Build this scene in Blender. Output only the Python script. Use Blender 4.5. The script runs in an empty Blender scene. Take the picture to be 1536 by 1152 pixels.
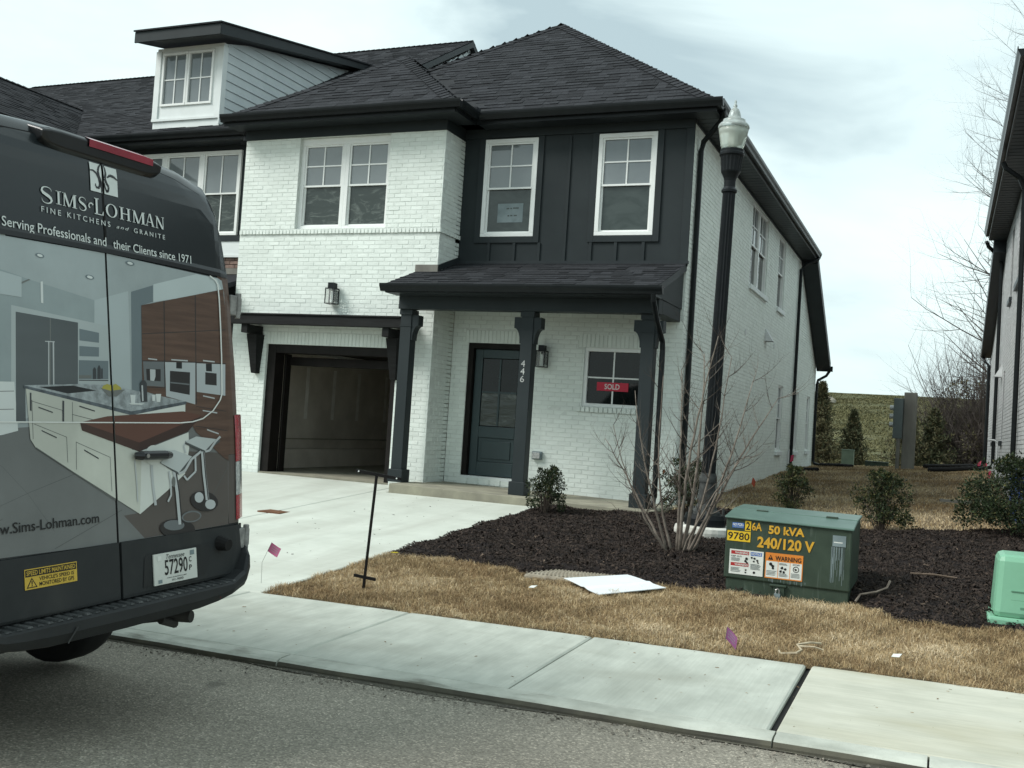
import bpy, bmesh, math, random
import numpy as np
from mathutils import Vector, Matrix
random.seed(7); RNG=np.random.default_rng(7)
scene=bpy.context.scene
COL=scene.collection
# ------------------------------------------------------------------ camera
CAM=np.array([3.595,-14.758,1.0]); F_PX=1544.165
_ya,_pi,_ro=[math.radians(a) for a in (22.951,2.07,3.708)]
_fw=Vector((-math.sin(_ya)*math.cos(_pi),math.cos(_ya)*math.cos(_pi),math.sin(_pi)))
_r0=Vector((math.cos(_ya),math.sin(_ya),0)); _u0=_r0.cross(_fw)
_r=_r0*math.cos(_ro)+_u0*math.sin(_ro); _u=-_r0*math.sin(_ro)+_u0*math.cos(_ro)
cd=bpy.data.cameras.new('camera'); cam=bpy.data.objects.new('camera',cd); COL.objects.link(cam)
cam.matrix_world=Matrix(((_r.x,_u.x,-_fw.x,CAM[0]),(_r.y,_u.y,-_fw.y,CAM[1]),(_r.z,_u.z,-_fw.z,CAM[2]),(0,0,0,1)))
cd.sensor_width=36; cd.lens=36*F_PX/1536; cd.clip_start=.1; cd.clip_end=3000
scene.camera=cam
# ------------------------------------------------------------------ light
SUN_EL,SUN_AZ=math.radians(44),math.radians(232)     # azimuth clockwise from +Y
w=bpy.data.worlds.new('World'); scene.world=w; w.use_nodes=True
nt=w.node_tree; nt.nodes.clear(); N=nt.nodes.new; L=nt.links.new
out=N('ShaderNodeOutputWorld'); bg=N('ShaderNodeBackground'); bg.inputs['Strength'].default_value=.11
sky=N('ShaderNodeTexSky'); sky.sky_type='NISHITA'; sky.sun_disc=False
sky.sun_elevation=SUN_EL; sky.sun_rotation=SUN_AZ; sky.air_density=1.2; sky.dust_density=2.
tc=N('ShaderNodeTexCoord'); mp=N('ShaderNodeMapping'); mp.inputs['Scale'].default_value=(1.,1.,2.6); mp.inputs['Location'].default_value=(8.37,8.48,3.1)
L(tc.outputs['Generated'],mp.inputs['Vector'])
n1=N('ShaderNodeTexNoise'); n1.inputs['Scale'].default_value=2.5; n1.inputs['Detail'].default_value=6; n1.inputs['Roughness'].default_value=.52; n1.inputs['Distortion'].default_value=.35
L(mp.outputs['Vector'],n1.inputs['Vector'])
r1=N('ShaderNodeValToRGB'); e=r1.color_ramp.elements
e[0].position=.36; e[0].color=(3.2,4.1,4.35,1); e[1].position=.66; e[1].color=(6.05,7.1,7.0,1)
m1=e.new(.50); m1.color=(5.2,6.25,6.3,1)
L(n1.outputs['Fac'],r1.inputs['Fac'])
mx=N('ShaderNodeMix'); mx.data_type='RGBA'; mx.inputs['Factor'].default_value=.94
L(sky.outputs['Color'],mx.inputs['A']); L(r1.outputs['Color'],mx.inputs['B'])
L(mx.outputs['Result'],bg.inputs['Color']); L(bg.outputs['Background'],out.inputs['Surface'])
sd=bpy.data.lights.new('sun','SUN'); sd.energy=2.35; sd.angle=math.radians(26); sd.color=(1.,.985,.945)
sun=bpy.data.objects.new('sun',sd); COL.objects.link(sun)
_sd=Vector((math.sin(SUN_AZ)*math.cos(SUN_EL),math.cos(SUN_AZ)*math.cos(SUN_EL),math.sin(SUN_EL)))
sun.rotation_euler=_sd.to_track_quat('Z','Y').to_euler(); sun.location=_sd*40
vs=scene.view_settings; vs.view_transform='Standard'; vs.look='None'; vs.exposure=.60; vs.gamma=1.; vs.use_curve_mapping=False
scene.cycles.max_bounces=6; scene.cycles.diffuse_bounces=3; scene.cycles.glossy_bounces=3; scene.cycles.transmission_bounces=4; scene.cycles.transparent_max_bounces=6
# ------------------------------------------------------------------ materials
def mat(name,c,c2=None,rough=.7,scale=6.,detail=4,island=0.,orand=0.,bump=0.,bscale=80.,bdist=.01,metal=0.,spec=.35,coord='Object',stretch=(1,1,1),lo=.35,hi=.65,emit=None,stain=None,dist=0.,broom=None):
    m=bpy.data.materials.new(name); m.use_nodes=True; t=m.node_tree; b=t.nodes['Principled BSDF']
    N=t.nodes.new; L=t.links.new
    c=tuple(c) if hasattr(c,'__len__') else (c,c,c)
    c2=tuple(x*.8 for x in c) if c2 is None else (tuple(c2) if hasattr(c2,'__len__') else (c2,)*3)
    tc=N('ShaderNodeTexCoord'); mp=N('ShaderNodeMapping'); mp.inputs['Scale'].default_value=stretch
    L(tc.outputs[coord],mp.inputs['Vector'])
    n=N('ShaderNodeTexNoise'); n.inputs['Scale'].default_value=scale; n.inputs['Detail'].default_value=detail; n.inputs['Roughness'].default_value=.6; n.inputs['Distortion'].default_value=dist
    L(mp.outputs['Vector'],n.inputs['Vector'])
    r=N('ShaderNodeValToRGB'); e=r.color_ramp.elements; e[0].position=lo; e[1].position=hi; e[0].color=(*c2,1); e[1].color=(*c,1)
    L(n.outputs['Fac'],r.inputs['Fac']); o=r.outputs['Color']
    if stain:
        sc,sm,st,s0,s1=stain
        n2=N('ShaderNodeTexNoise'); n2.inputs['Scale'].default_value=sc; n2.inputs['Detail'].default_value=5; n2.inputs['Distortion'].default_value=.4
        mp2=N('ShaderNodeMapping'); mp2.inputs['Scale'].default_value=st; L(tc.outputs[coord],mp2.inputs['Vector']); L(mp2.outputs['Vector'],n2.inputs['Vector'])
        r2=N('ShaderNodeMapRange'); r2.inputs[1].default_value=s0; r2.inputs[2].default_value=s1; L(n2.outputs['Fac'],r2.inputs[0])
        x=N('ShaderNodeMix'); x.data_type='RGBA'; L(r2.outputs[0],x.inputs['Factor']); L(o,x.inputs['A']); x.inputs['B'].default_value=(*sm,1); o=x.outputs['Result']
    if broom:
        mb_=N('ShaderNodeMapping'); mb_.inputs['Scale'].default_value=(broom[0],broom[1],1); nb_=N('ShaderNodeTexNoise'); nb_.inputs['Scale'].default_value=1.; nb_.inputs['Detail'].default_value=4
        L(tc.outputs[coord],mb_.inputs['Vector']); L(mb_.outputs['Vector'],nb_.inputs['Vector']); mr_=N('ShaderNodeMapRange'); mr_.inputs[1].default_value=.3; mr_.inputs[2].default_value=.7; mr_.inputs[3].default_value=1-broom[2]; mr_.inputs[4].default_value=1+broom[2]
        L(nb_.outputs['Fac'],mr_.inputs[0]); hs_=N('ShaderNodeHueSaturation'); L(mr_.outputs[0],hs_.inputs['Value']); L(o,hs_.inputs['Color']); o=hs_.outputs['Color']
    if island or orand:
        if island: g=N('ShaderNodeNewGeometry'); s=g.outputs['Random Per Island']; amp=island
        else: g=N('ShaderNodeObjectInfo'); s=g.outputs['Random']; amp=orand
        if island and orand:
            gi=N('ShaderNodeObjectInfo'); ad=N('ShaderNodeMath'); ad.operation='ADD'; L(s,ad.inputs[0]); L(gi.outputs['Random'],ad.inputs[1])
            fr=N('ShaderNodeMath'); fr.operation='FRACT'; L(ad.outputs[0],fr.inputs[0]); s=fr.outputs[0]
        mr=N('ShaderNodeMapRange'); mr.inputs[3].default_value=1-amp; mr.inputs[4].default_value=1+amp
        L(s,mr.inputs[0]); h=N('ShaderNodeHueSaturation'); L(mr.outputs[0],h.inputs['Value']); L(o,h.inputs['Color']); o=h.outputs['Color']
    L(o,b.inputs['Base Color'])
    b.inputs['Roughness'].default_value=rough; b.inputs['Metallic'].default_value=metal; b.inputs['Specular IOR Level'].default_value=spec
    if bump:
        nb=N('ShaderNodeTexNoise'); nb.inputs['Scale'].default_value=bscale; nb.inputs['Detail'].default_value=5; L(mp.outputs['Vector'],nb.inputs['Vector'])
        bp=N('ShaderNodeBump'); bp.inputs['Strength'].default_value=bump; bp.inputs['Distance'].default_value=bdist
        L(nb.outputs['Fac'],bp.inputs['Height']); L(bp.outputs['Normal'],b.inputs['Normal'])
    if emit: b.inputs['Emission Color'].default_value=(*emit[0],1); b.inputs['Emission Strength'].default_value=emit[1]
    return m
M={}
def dm(n,*a,**k): M[n]=mat(n,*a,**k)
dm('white_brick',(.735,.785,.74),(.67,.72,.675),rough=.75,scale=5,island=.04,orand=.04,bump=.5,bscale=45,bdist=.005)
dm('mortar_paint',(.68,.72,.68),(.58,.62,.58),rough=.85,scale=9)
dm('grey_brick',(.47,.48,.48),(.39,.40,.40),rough=.8,scale=5,island=.08,orand=.08,bump=.5,bscale=120,bdist=.003)
dm('grey_mortar',(.25,.26,.26),(.21,.22,.22),rough=.9)
dm('brown_brick',(.22,.15,.12),(.12,.085,.075),rough=.85,scale=7,island=.3,bump=.4,bscale=120,bdist=.003)
dm('dark_siding',(.027,.034,.036),(.023,.029,.031),rough=.5,scale=2,bump=.1,bscale=200,bdist=.001,spec=.15)
dm('dark_trim',(.030,.036,.039),(.025,.030,.033),rough=.42,scale=3,spec=.15)
dm('gutter_black',(.013,.0155,.0165),(.010,.012,.013),rough=.3,spec=.15)
dm('shingle',(.034,.036,.040),(.021,.0225,.0255),rough=.95,spec=.15,scale=34,island=.3,orand=.3,bump=.8,bscale=260,bdist=.004,lo=.3,hi=.7)
dm('roof_felt',(.022,.024,.027),(.017,.019,.021),rough=.95)
dm('white_vinyl',(.78,.80,.78),(.74,.76,.74),rough=.4)
dm('white_trim',(.72,.76,.75),(.66,.70,.69),rough=.55,scale=3)
dm('lap_siding',(.58,.63,.64),(.53,.58,.59),rough=.6,scale=3)
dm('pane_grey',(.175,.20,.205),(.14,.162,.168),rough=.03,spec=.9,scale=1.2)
dm('pane_dark',(.050,.064,.060),(.030,.041,.038),rough=.10,spec=.5,scale=2.,detail=3,dist=1.6,stretch=(1,1,2))
dm('pane_film',(.115,.135,.123),(.034,.045,.041),rough=.16,spec=.5,scale=2.2,detail=3,stretch=(1.1,1,3.2),dist=2.2,lo=.5,hi=.74,bump=.2,bscale=4,bdist=.03)
dm('pane_black',(.008,.011,.011),(.005,.007,.007),rough=.04,spec=.3)
dm('door_teal',(.040,.062,.066),(.034,.054,.058),rough=.4,scale=3)
dm('timber_black',(.016,.017,.017),(.010,.010,.010),rough=.7,scale=9,stretch=(.3,4,4),spec=.15)
dm('jamb_brown',(.013,.011,.010),(.008,.007,.006),rough=.5,spec=.15)
dm('drywall',(.62,.575,.50),(.46,.42,.36),rough=.9,scale=1.3)
dm('plaster',(.78,.76,.70),(.62,.60,.55),rough=.9,scale=5)
dm('concrete',(.50,.525,.465),(.355,.375,.33),rough=.9,stretch=(2.2,1,1),scale=2.2,detail=12,bump=.5,bscale=190,bdist=.004,lo=.3,hi=.7,stain=(1.3,(.33,.34,.29),(.6,1.6,1),.50,.85),broom=(70,1.5,.055))
dm('concrete_drive',(.56,.59,.53),(.45,.475,.42),rough=.9,scale=1.6,detail=12,bump=.4,bscale=190,bdist=.004,lo=.3,hi=.7,stain=(1.1,(.39,.40,.35),(2.2,.3,1),.50,.85),broom=(2.,60,.05))
dm('concrete_buff',(.53,.53,.45),(.41,.415,.345),rough=.9,stretch=(1,2,1),scale=2.2,detail=12,bump=.5,bscale=190,bdist=.004,lo=.3,hi=.7,stain=(1.2,(.37,.35,.25),(.6,1.6,1),.50,.85),broom=(2.,60,.06))
dm('concrete_kerb',(.50,.52,.46),(.33,.345,.30),rough=.92,scale=3.4,detail=9,bump=.6,bscale=120,bdist=.006,stain=(2.,(.17,.17,.14),(1,3,2),.58,.72))
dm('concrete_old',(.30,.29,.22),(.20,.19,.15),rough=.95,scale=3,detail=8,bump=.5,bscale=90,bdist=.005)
dm('gutter_stain',(.10,.095,.07),(.055,.052,.042),rough=.9,scale=4,detail=8,bump=.4,bscale=150,bdist=.004)
dm('joint_black',(.012,.012,.012),(.006,.006,.006),rough=.9)
dm('soil',(.20,.15,.09),(.09,.068,.04),rough=.95,scale=2.5,detail=8,bump=.8,bscale=40,bdist=.03)
dm('mulch_soil',(.016,.011,.010),(.009,.006,.006),rough=.95,scale=14,bump=.8,bscale=60,bdist=.03)
dm('mulch',(.038,.026,.019),(.017,.011,.009),rough=.85,scale=20,island=.6)
dm('mulch_pale',(.13,.095,.07),(.07,.05,.035),rough=.85,scale=20,island=.5)
dm('straw',(.43,.32,.18),(.29,.21,.11),rough=.8,scale=1.2,island=.38,spec=.2)
dm('straw_pale',(.64,.53,.36),(.48,.38,.23),rough=.8,scale=1.2,island=.3,spec=.2)
dm('straw_dark',(.25,.165,.085),(.15,.10,.05),rough=.8,scale=1.2,island=.4,spec=.2)
dm('hill_tuft',(.135,.130,.066),(.105,.101,.052),rough=.9,scale=.25,island=.18,spec=.1)
dm('leaf_dark',(.030,.044,.018),(.014,.024,.010),rough=.5,scale=9,island=.55,spec=.22)
dm('leaf_olive',(.105,.100,.038),(.055,.058,.022),rough=.5,scale=9,island=.45,spec=.2)
dm('needle',(.082,.092,.050),(.052,.062,.034),rough=.7,scale=3,island=.5,spec=.2)
dm('needle_olive',(.115,.105,.055),(.078,.072,.038),rough=.7,scale=3,island=.5,spec=.2)
dm('bark_grey',(.21,.18,.15),(.12,.098,.08),rough=.85,scale=14,bump=.3,bscale=120,bdist=.003)
dm('twig_brown',(.075,.058,.045),(.045,.034,.027),rough=.85,scale=9)
dm('twig_far',(.075,.062,.055),(.05,.042,.037),rough=.9,scale=3)
dm('rock',(.33,.30,.24),(.22,.20,.16),rough=.9,scale=3,bump=.6,bscale=8,bdist=.1)
dm('van_black',(.012,.016,.018),(.010,.014,.016),rough=.22,spec=.5,scale=2)
dm('van_glossblack',(.006,.007,.008),(.004,.005,.006),rough=.28,spec=.5)
dm('van_plastic',(.022,.025,.026),(.016,.019,.020),rough=.62,scale=5,bump=.2,bscale=300,bdist=.001,stain=(3.,(.055,.055,.05),(1,1,.4),.55,.85))
dm('bumper_plastic',(.017,.019,.020),(.012,.014,.015),rough=.55,scale=5,bump=.3,bscale=300,bdist=.001)
dm('step_wear',(.10,.105,.105),(.030,.033,.034),rough=.6,scale=16,detail=8,lo=.42,hi=.72,stretch=(1,2,1))
dm('rubber',(.010,.010,.010),(.006,.006,.006),rough=.85)
dm('steel_rim',(.42,.42,.41),(.3,.3,.3),rough=.4,metal=.8)
dm('under_grey',(.05,.05,.046),(.025,.025,.024),rough=.8)
dm('lamp_red',(.42,.012,.03),(.28,.008,.02),rough=.18,spec=.6,scale=40,stretch=(1,1,3))
dm('lamp_red_bright',(.30,.03,.05),(.22,.02,.035),rough=.15,spec=.7)
dm('lamp_clear',(.52,.53,.52),(.25,.26,.26),rough=.12,spec=.7,scale=60)
dm('galvanized',(.50,.51,.49),(.36,.37,.36),rough=.5,metal=.3,scale=9)
dm('print_wood',(.118,.070,.050),(.080,.047,.034),rough=.3,scale=3,stretch=(1,1,14),detail=6)
dm('hinge_white',(.30,.30,.285),(.17,.17,.165),rough=.6,scale=20)
dm('plate_white',(.62,.64,.60),(.55,.57,.53),rough=.4,scale=3)
dm('ink_black',(.012,.012,.012),(.008,.008,.008),rough=.5)
dm('vinyl_white',(.66,.70,.68),(.60,.64,.62),rough=.4)
dm('sticker_yellow',(.62,.43,.06),(.50,.34,.05),rough=.5,scale=3)
dm('label_yellow',(.66,.44,.02),(.58,.38,.02),rough=.5)
dm('stencil_yellow',(.60,.34,.03),(.50,.27,.025),rough=.55,scale=30)
dm('label_white',(.66,.68,.64),(.58,.60,.56),rough=.5)
dm('label_orange',(.66,.22,.03),(.58,.19,.03),rough=.5)
dm('label_red',(.40,.03,.03),(.32,.02,.02),rough=.5)
dm('label_blue',(.05,.14,.42),(.04,.11,.36),rough=.5)
dm('label_grey',(.20,.25,.26),(.14,.18,.19),rough=.5)
dm('sold_red',(.50,.02,.05),(.46,.018,.045),rough=.45)
dm('trans_green',(.036,.056,.038),(.024,.040,.027),rough=.55,scale=5,detail=9,stain=(7.,(.075,.10,.08),(5,1,.35),.60,.78))
dm('trans_top',(.085,.145,.120),(.065,.115,.095),rough=.4,scale=4)
dm('pedestal_green',(.185,.40,.27),(.165,.36,.24),rough=.45,scale=3)
dm('pedestal_dark',(.10,.23,.15),(.09,.21,.14),rough=.5)
dm('lamp_iron',(.012,.014,.016),(.008,.010,.011),rough=.38,spec=.15)
dm('lamp_dirty',(.06,.065,.062),(.018,.020,.020),rough=.8,scale=12)
dm('pad_white',(.60,.60,.55),(.46,.45,.40),rough=.9,scale=6,bump=.4,bscale=60,bdist=.006)
dm('rust',(.16,.075,.035),(.10,.045,.025),rough=.9,scale=9,detail=8)
dm('sheet_white',(.74,.78,.80),(.70,.74,.76),rough=.35)
dm('lid_tan',(.32,.29,.23),(.25,.22,.17),rough=.95,scale=9,bump=.7,bscale=70,bdist=.01)
dm('iron_sign',(.010,.010,.010),(.007,.007,.007),rough=.5,spec=.15)
dm('flag_pink',(.33,.085,.17),(.28,.07,.145),rough=.6,scale=5)
dm('flag_purple',(.24,.085,.20),(.19,.065,.16),rough=.6,scale=5)
dm('flag_orange',(.55,.08,.03),(.45,.06,.025),rough=.6)
dm('flag_red',(.60,.05,.12),(.5,.04,.1),rough=.6)
dm('wire',(.24,.24,.23),(.16,.16,.15),rough=.5,metal=.5)
dm('pvc',(.60,.62,.62),(.5,.52,.52),rough=.5)
dm('cord_pale',(.52,.45,.32),(.36,.30,.21),rough=.8,scale=20)
dm('meter_grey',(.10,.125,.125),(.085,.105,.105),rough=.5)
dm('post_grey',(.22,.215,.19),(.14,.135,.12),rough=.9,scale=3,stretch=(1,1,.3))
dm('box_green',(.20,.26,.19),(.16,.21,.155),rough=.6)
dm('blue_bin',(.02,.05,.16),(.018,.04,.13),rough=.5)
dm('flower_yellow',(.6,.5,.02),(.5,.4,.02),rough=.6)
dm('grit',(.20,.18,.15),(.10,.09,.075),rough=.95,island=.6)
dm('brass',(.35,.30,.2),(.25,.2,.14),rough=.3,metal=.8)
for n,c in dict(ceiling=(0.4,0.455,0.46),floor=(0.19,0.2,0.195),floor_brown=(0.115,0.1,0.09),kwall=(0.33,0.39,0.395),kwall_light=(0.43,0.49,0.495),kwall_dark=(0.16,0.2,0.215),kwall_pale=(0.53,0.6,0.6),kwhite=(0.42,0.47,0.47),klight=(0.66,0.7,0.68),tile_line=(.10,.105,.10),kline=(.16,.17,.16),fridge=(.075,.088,.092),chrome=(0.5,0.53,0.53),bottle=(.045,.05,.055),kdark=(.028,.026,.026),steel=(.155,.172,.178),steel_light=(0.46,0.5,0.51),kblack=(.014,.016,.017),cream=(0.64,0.66,0.58),cream_light=(0.68,0.71,0.66),marble=(0.36,0.4,0.41),marble_dark=(.10,.12,.135),table_top=(0.13,0.058,0.04),table_edge=(.062,.032,.024),table_edge2=(.05,.026,.02),bowl=(.17,.18,.17),fruit=(.42,.38,.07),seat=(0.52,0.56,0.55),seat_shadow=(.08,.09,.09),piping=(0.78,0.8,0.76)).items():
    big=n in ('ceiling','floor','floor_brown','kwall','cream','marble','cream_light')
    dm('print_'+n,c,tuple(x*(.5 if n in('marble','marble_dark') else .66 if n in('ceiling','floor','floor_brown','kwall','cream') else .82) for x in c),rough=.28,scale=26 if 'marble' in n else .9,detail=7 if big else 3,spec=.45)
M['print_fridge']=mat('print_fridge',(.11,.125,.13),(.05,.058,.06),rough=.28,scale=1.1,stretch=(1,.2,1))
# glass of the street lamp
m=bpy.data.materials.new('lamp_glass'); m.use_nodes=True; b=m.node_tree.nodes['Principled BSDF']
b.inputs['Base Color'].default_value=(.64,.69,.62,1); b.inputs['Roughness'].default_value=.15; b.inputs['Transmission Weight'].default_value=.6; b.inputs['IOR'].default_value=1.25; M['lamp_glass']=m
m=bpy.data.materials.new('lantern_glass'); m.use_nodes=True; b=m.node_tree.nodes['Principled BSDF']
b.inputs['Base Color'].default_value=(.9,.92,.9,1); b.inputs['Roughness'].default_value=.05; b.inputs['Transmission Weight'].default_value=.85; b.inputs['IOR'].default_value=1.1; M['lantern_glass']=m
m=M['lamp_glass'].copy(); m.name='lamp_cap'; m.node_tree.nodes['Principled BSDF'].inputs['Base Color'].default_value=(.66,.72,.70,1); m.node_tree.nodes['Principled BSDF'].inputs['Transmission Weight'].default_value=.6; m.node_tree.nodes['Principled BSDF'].inputs['Roughness'].default_value=.12; M['lamp_cap']=m
def asphalt_mat():
    m=bpy.data.materials.new('asphalt'); m.use_nodes=True; t=m.node_tree; b=t.nodes['Principled BSDF']; N=t.nodes.new; L=t.links.new
    tc=N('ShaderNodeTexCoord'); v=N('ShaderNodeTexVoronoi'); v.inputs['Scale'].default_value=110; L(tc.outputs['Object'],v.inputs['Vector'])
    bw=N('ShaderNodeSeparateColor'); L(v.outputs['Color'],bw.inputs[0])
    r=N('ShaderNodeValToRGB'); e=r.color_ramp.elements; e[0].position=.12; e[0].color=(.18,.167,.138,1); e[1].position=1.; e[1].color=(.48,.435,.355,1); q=e.new(.55); q.color=(.255,.237,.197,1); q=e.new(.88); q.color=(.31,.287,.238,1)
    L(bw.outputs[0],r.inputs['Fac'])
    n=N('ShaderNodeTexNoise'); n.inputs['Scale'].default_value=.7; n.inputs['Detail'].default_value=7; mp=N('ShaderNodeMapping'); mp.inputs['Scale'].default_value=(.5,1.3,1); L(tc.outputs['Object'],mp.inputs['Vector']); L(mp.outputs['Vector'],n.inputs['Vector'])
    mr=N('ShaderNodeMapRange'); mr.inputs[1].default_value=.3; mr.inputs[2].default_value=.7; mr.inputs[3].default_value=.72; mr.inputs[4].default_value=1.22; L(n.outputs['Fac'],mr.inputs[0])
    h=N('ShaderNodeHueSaturation'); L(r.outputs['Color'],h.inputs['Color']); L(mr.outputs[0],h.inputs['Value'])
    n3=N('ShaderNodeTexNoise'); n3.inputs['Scale'].default_value=2.3; n3.inputs['Detail'].default_value=3; L(tc.outputs['Object'],n3.inputs['Vector']); m3=N('ShaderNodeMapRange'); m3.inputs[1].default_value=.71; m3.inputs[2].default_value=.78; m3.inputs[4].default_value=.5; L(n3.outputs['Fac'],m3.inputs[0])
    x=N('ShaderNodeMix'); x.data_type='RGBA'; L(m3.outputs[0],x.inputs['Factor']); L(h.outputs['Color'],x.inputs['A']); x.inputs['B'].default_value=(.035,.034,.032,1); L(x.outputs['Result'],b.inputs['Base Color'])
    b.inputs['Roughness'].default_value=.95; b.inputs['Specular IOR Level'].default_value=.2
    bp=N('ShaderNodeBump'); bp.inputs['Strength'].default_value=.55; bp.inputs['Distance'].default_value=.005; L(v.outputs['Distance'],bp.inputs['Height']); L(bp.outputs['Normal'],b.inputs['Normal']); M['asphalt']=m
asphalt_mat()
# ------------------------------------------------------------------ helpers
class MB:
    def __init__(s): s.v=[];s.f=[];s.m=[];s.names=[]
    def mi(s,n):
        if n not in s.names: s.names.append(n)
        return s.names.index(n)
    def add(s,vs,fs,m):
        o=len(s.v); s.v.extend([tuple(map(float,p)) for p in vs]); k=s.mi(m)
        for f in fs: s.f.append(tuple(i+o for i in f)); s.m.append(k)
    def box(s,a,b,m,skip=''):
        x0,x1=sorted((a[0],b[0]));y0,y1=sorted((a[1],b[1]));z0,z1=sorted((a[2],b[2]))
        v=[(x0,y0,z0),(x1,y0,z0),(x1,y1,z0),(x0,y1,z0),(x0,y0,z1),(x1,y0,z1),(x1,y1,z1),(x0,y1,z1)]
        s.add(v,[(0,3,2,1),(4,5,6,7),(0,1,5,4),(1,2,6,5),(2,3,7,6),(3,0,4,7)],m)
    def hexa(s,v,m): s.add(v,[(0,3,2,1),(4,5,6,7),(0,1,5,4),(1,2,6,5),(2,3,7,6),(3,0,4,7)],m)
    def prism(s,pts,ext,m):
        n=len(pts); e=np.array(ext,float); p=np.array(pts,float)
        s.add(list(p)+list(p+e),[tuple(range(n-1,-1,-1)),tuple(range(n,2*n))]+[(i,(i+1)%n,n+(i+1)%n,n+i) for i in range(n)],m)
    def tube(s,pts,rad,m,n=8,cap=True):
        pts=[Vector(p) for p in pts]; k=len(pts)
        if not hasattr(rad,'__len__'): rad=[rad]*k
        up=Vector((.13,.27,.95)); vs=[]
        for i,p in enumerate(pts):
            t=(pts[min(i+1,k-1)]-pts[max(i-1,0)])
            if t.length<1e-9: t=Vector((0,0,1))
            t.normalize(); a=t.cross(up)
            if a.length<.05: a=t.cross(Vector((1,0,0)))
            a.normalize(); b=t.cross(a)
            for j in range(n):
                g=2*math.pi*j/n; vs.append(p+(a*math.cos(g)+b*math.sin(g))*rad[i])
        fs=[(i*n+j,i*n+(j+1)%n,(i+1)*n+(j+1)%n,(i+1)*n+j) for i in range(k-1) for j in range(n)]
        if cap: fs+= [tuple(range(n-1,-1,-1)),tuple((k-1)*n+j for j in range(n))]
        s.add(vs,fs,m)
    def lathe(s,c,prof,m,n=20,flute=0,fl=None):
        vs=[]
        for i,(r,z) in enumerate(prof):
            for j in range(n):
                rr=r*(1-(fl or 0)*(j%2)) if flute and flute[0]<=i<=flute[1] else r
                a=2*math.pi*j/n; vs.append((c[0]+rr*math.cos(a),c[1]+rr*math.sin(a),c[2]+z))
        k=len(prof)
        fs=[(i*n+j,i*n+(j+1)%n,(i+1)*n+(j+1)%n,(i+1)*n+j) for i in range(k-1) for j in range(n)]
        fs+=[tuple(range(n-1,-1,-1)),tuple((k-1)*n+j for j in range(n))]
        s.add(vs,fs,m)
    def mesh(s,name,org=(0,0,0),smooth=False):
        me=bpy.data.meshes.new(name); o=np.array(org,float)
        me.from_pydata([tuple(np.array(p)-o) for p in s.v],[],s.f)
        for n in s.names: me.materials.append(M[n])
        me.polygons.foreach_set('material_index',s.m)
        if smooth: me.polygons.foreach_set('use_smooth',[True]*len(s.f))
        me.update(); return me
    def build(s,name,parent=None,smooth=False,kind=None,org=None,bevel=0):
        o0=org if org is not None else ROOTLOC.get(parent.name,(0,0,0)) if parent else (0,0,0)
        me=s.mesh(name,o0,smooth); o=bpy.data.objects.new(name,me); COL.objects.link(o)
        if parent: o.parent=parent
        if org is not None and not parent: o.location=org
        ROOTLOC[o.name]=tuple(o0)
        if kind: o['kind']=kind
        if bevel:
            b=o.modifiers.new('bevel','BEVEL'); b.width=bevel; b.segments=2; b.limit_method='ANGLE'
        return o
ROOTLOC={}
def tag(o,label=None,cat=None,group=None,kind=None):
    if label: o['label']=label
    if cat: o['category']=cat
    if group: o['group']=group
    if kind: o['kind']=kind
    return o
def thing(name,loc,label,cat,group=None,rot=None):
    o=bpy.data.objects.new(name,None); COL.objects.link(o); o.location=loc; o.empty_display_size=.2
    ROOTLOC[o.name]=tuple(loc)
    if rot: o.rotation_euler=rot
    return tag(o,label,cat,group)
def fast_mesh(name,verts,faces,mats,mi=None,smooth=False):
    """numpy arrays: verts (n,3), faces (m,k)"""
    me=bpy.data.meshes.new(name); n=len(verts); m,k=faces.shape
    me.vertices.add(n); me.vertices.foreach_set('co',verts.astype(np.float32).ravel())
    me.loops.add(m*k); me.loops.foreach_set('vertex_index',faces.astype(np.int32).ravel())
    me.polygons.add(m); me.polygons.foreach_set('loop_start',np.arange(0,m*k,k,dtype=np.int32))
    for q in mats: me.materials.append(M[q])
    if mi is not None: me.polygons.foreach_set('material_index',mi.astype(np.int32))
    me.polygons.foreach_set('use_smooth',np.full(m,bool(smooth)))
    me.update(calc_edges=True); return me
def link(name,me,parent=None,kind=None,loc=None):
    o=bpy.data.objects.new(name,me); COL.objects.link(o)
    if parent: o.parent=parent
    if loc is not None: o.location=loc
    if kind: o['kind']=kind
    ROOTLOC[o.name]=ROOTLOC.get(parent.name,(0,0,0)) if parent else (0,0,0)
    return o
_tx={}
def text_geo(s,bold=0.,shear=0.,spacing=1.):
    k=(s,bold,shear,spacing)
    if k in _tx: return _tx[k]
    cu=bpy.data.curves.new('t','FONT'); cu.body=s; cu.size=1; cu.offset=bold; cu.shear=shear; cu.space_character=spacing; cu.resolution_u=3; cu.fill_mode='FRONT'
    o=bpy.data.objects.new('t',cu); COL.objects.link(o)
    me=bpy.data.meshes.new_from_object(o.evaluated_get(bpy.context.evaluated_depsgraph_get()))
    v=np.array([tuple(p.co) for p in me.vertices]); f=[tuple(p.vertices) for p in me.polygons]
    COL.objects.unlink(o); bpy.data.objects.remove(o); bpy.data.curves.remove(cu); bpy.data.meshes.remove(me)
    mn,mx=v.min(0),v.max(0); v=(v-mn)/np.maximum(mx-mn,1e-6)
    _tx[k]=(v[:,:2],f); return _tx[k]
def text(mb,s,org,U,V,wd,ht,m,**k):
    v,f=text_geo(s,**k); org=np.array(org,float);U=np.array(U,float);V=np.array(V,float)
    mb.add([org+U*wd*a+V*ht*b for a,b in v],f,m)
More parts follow.
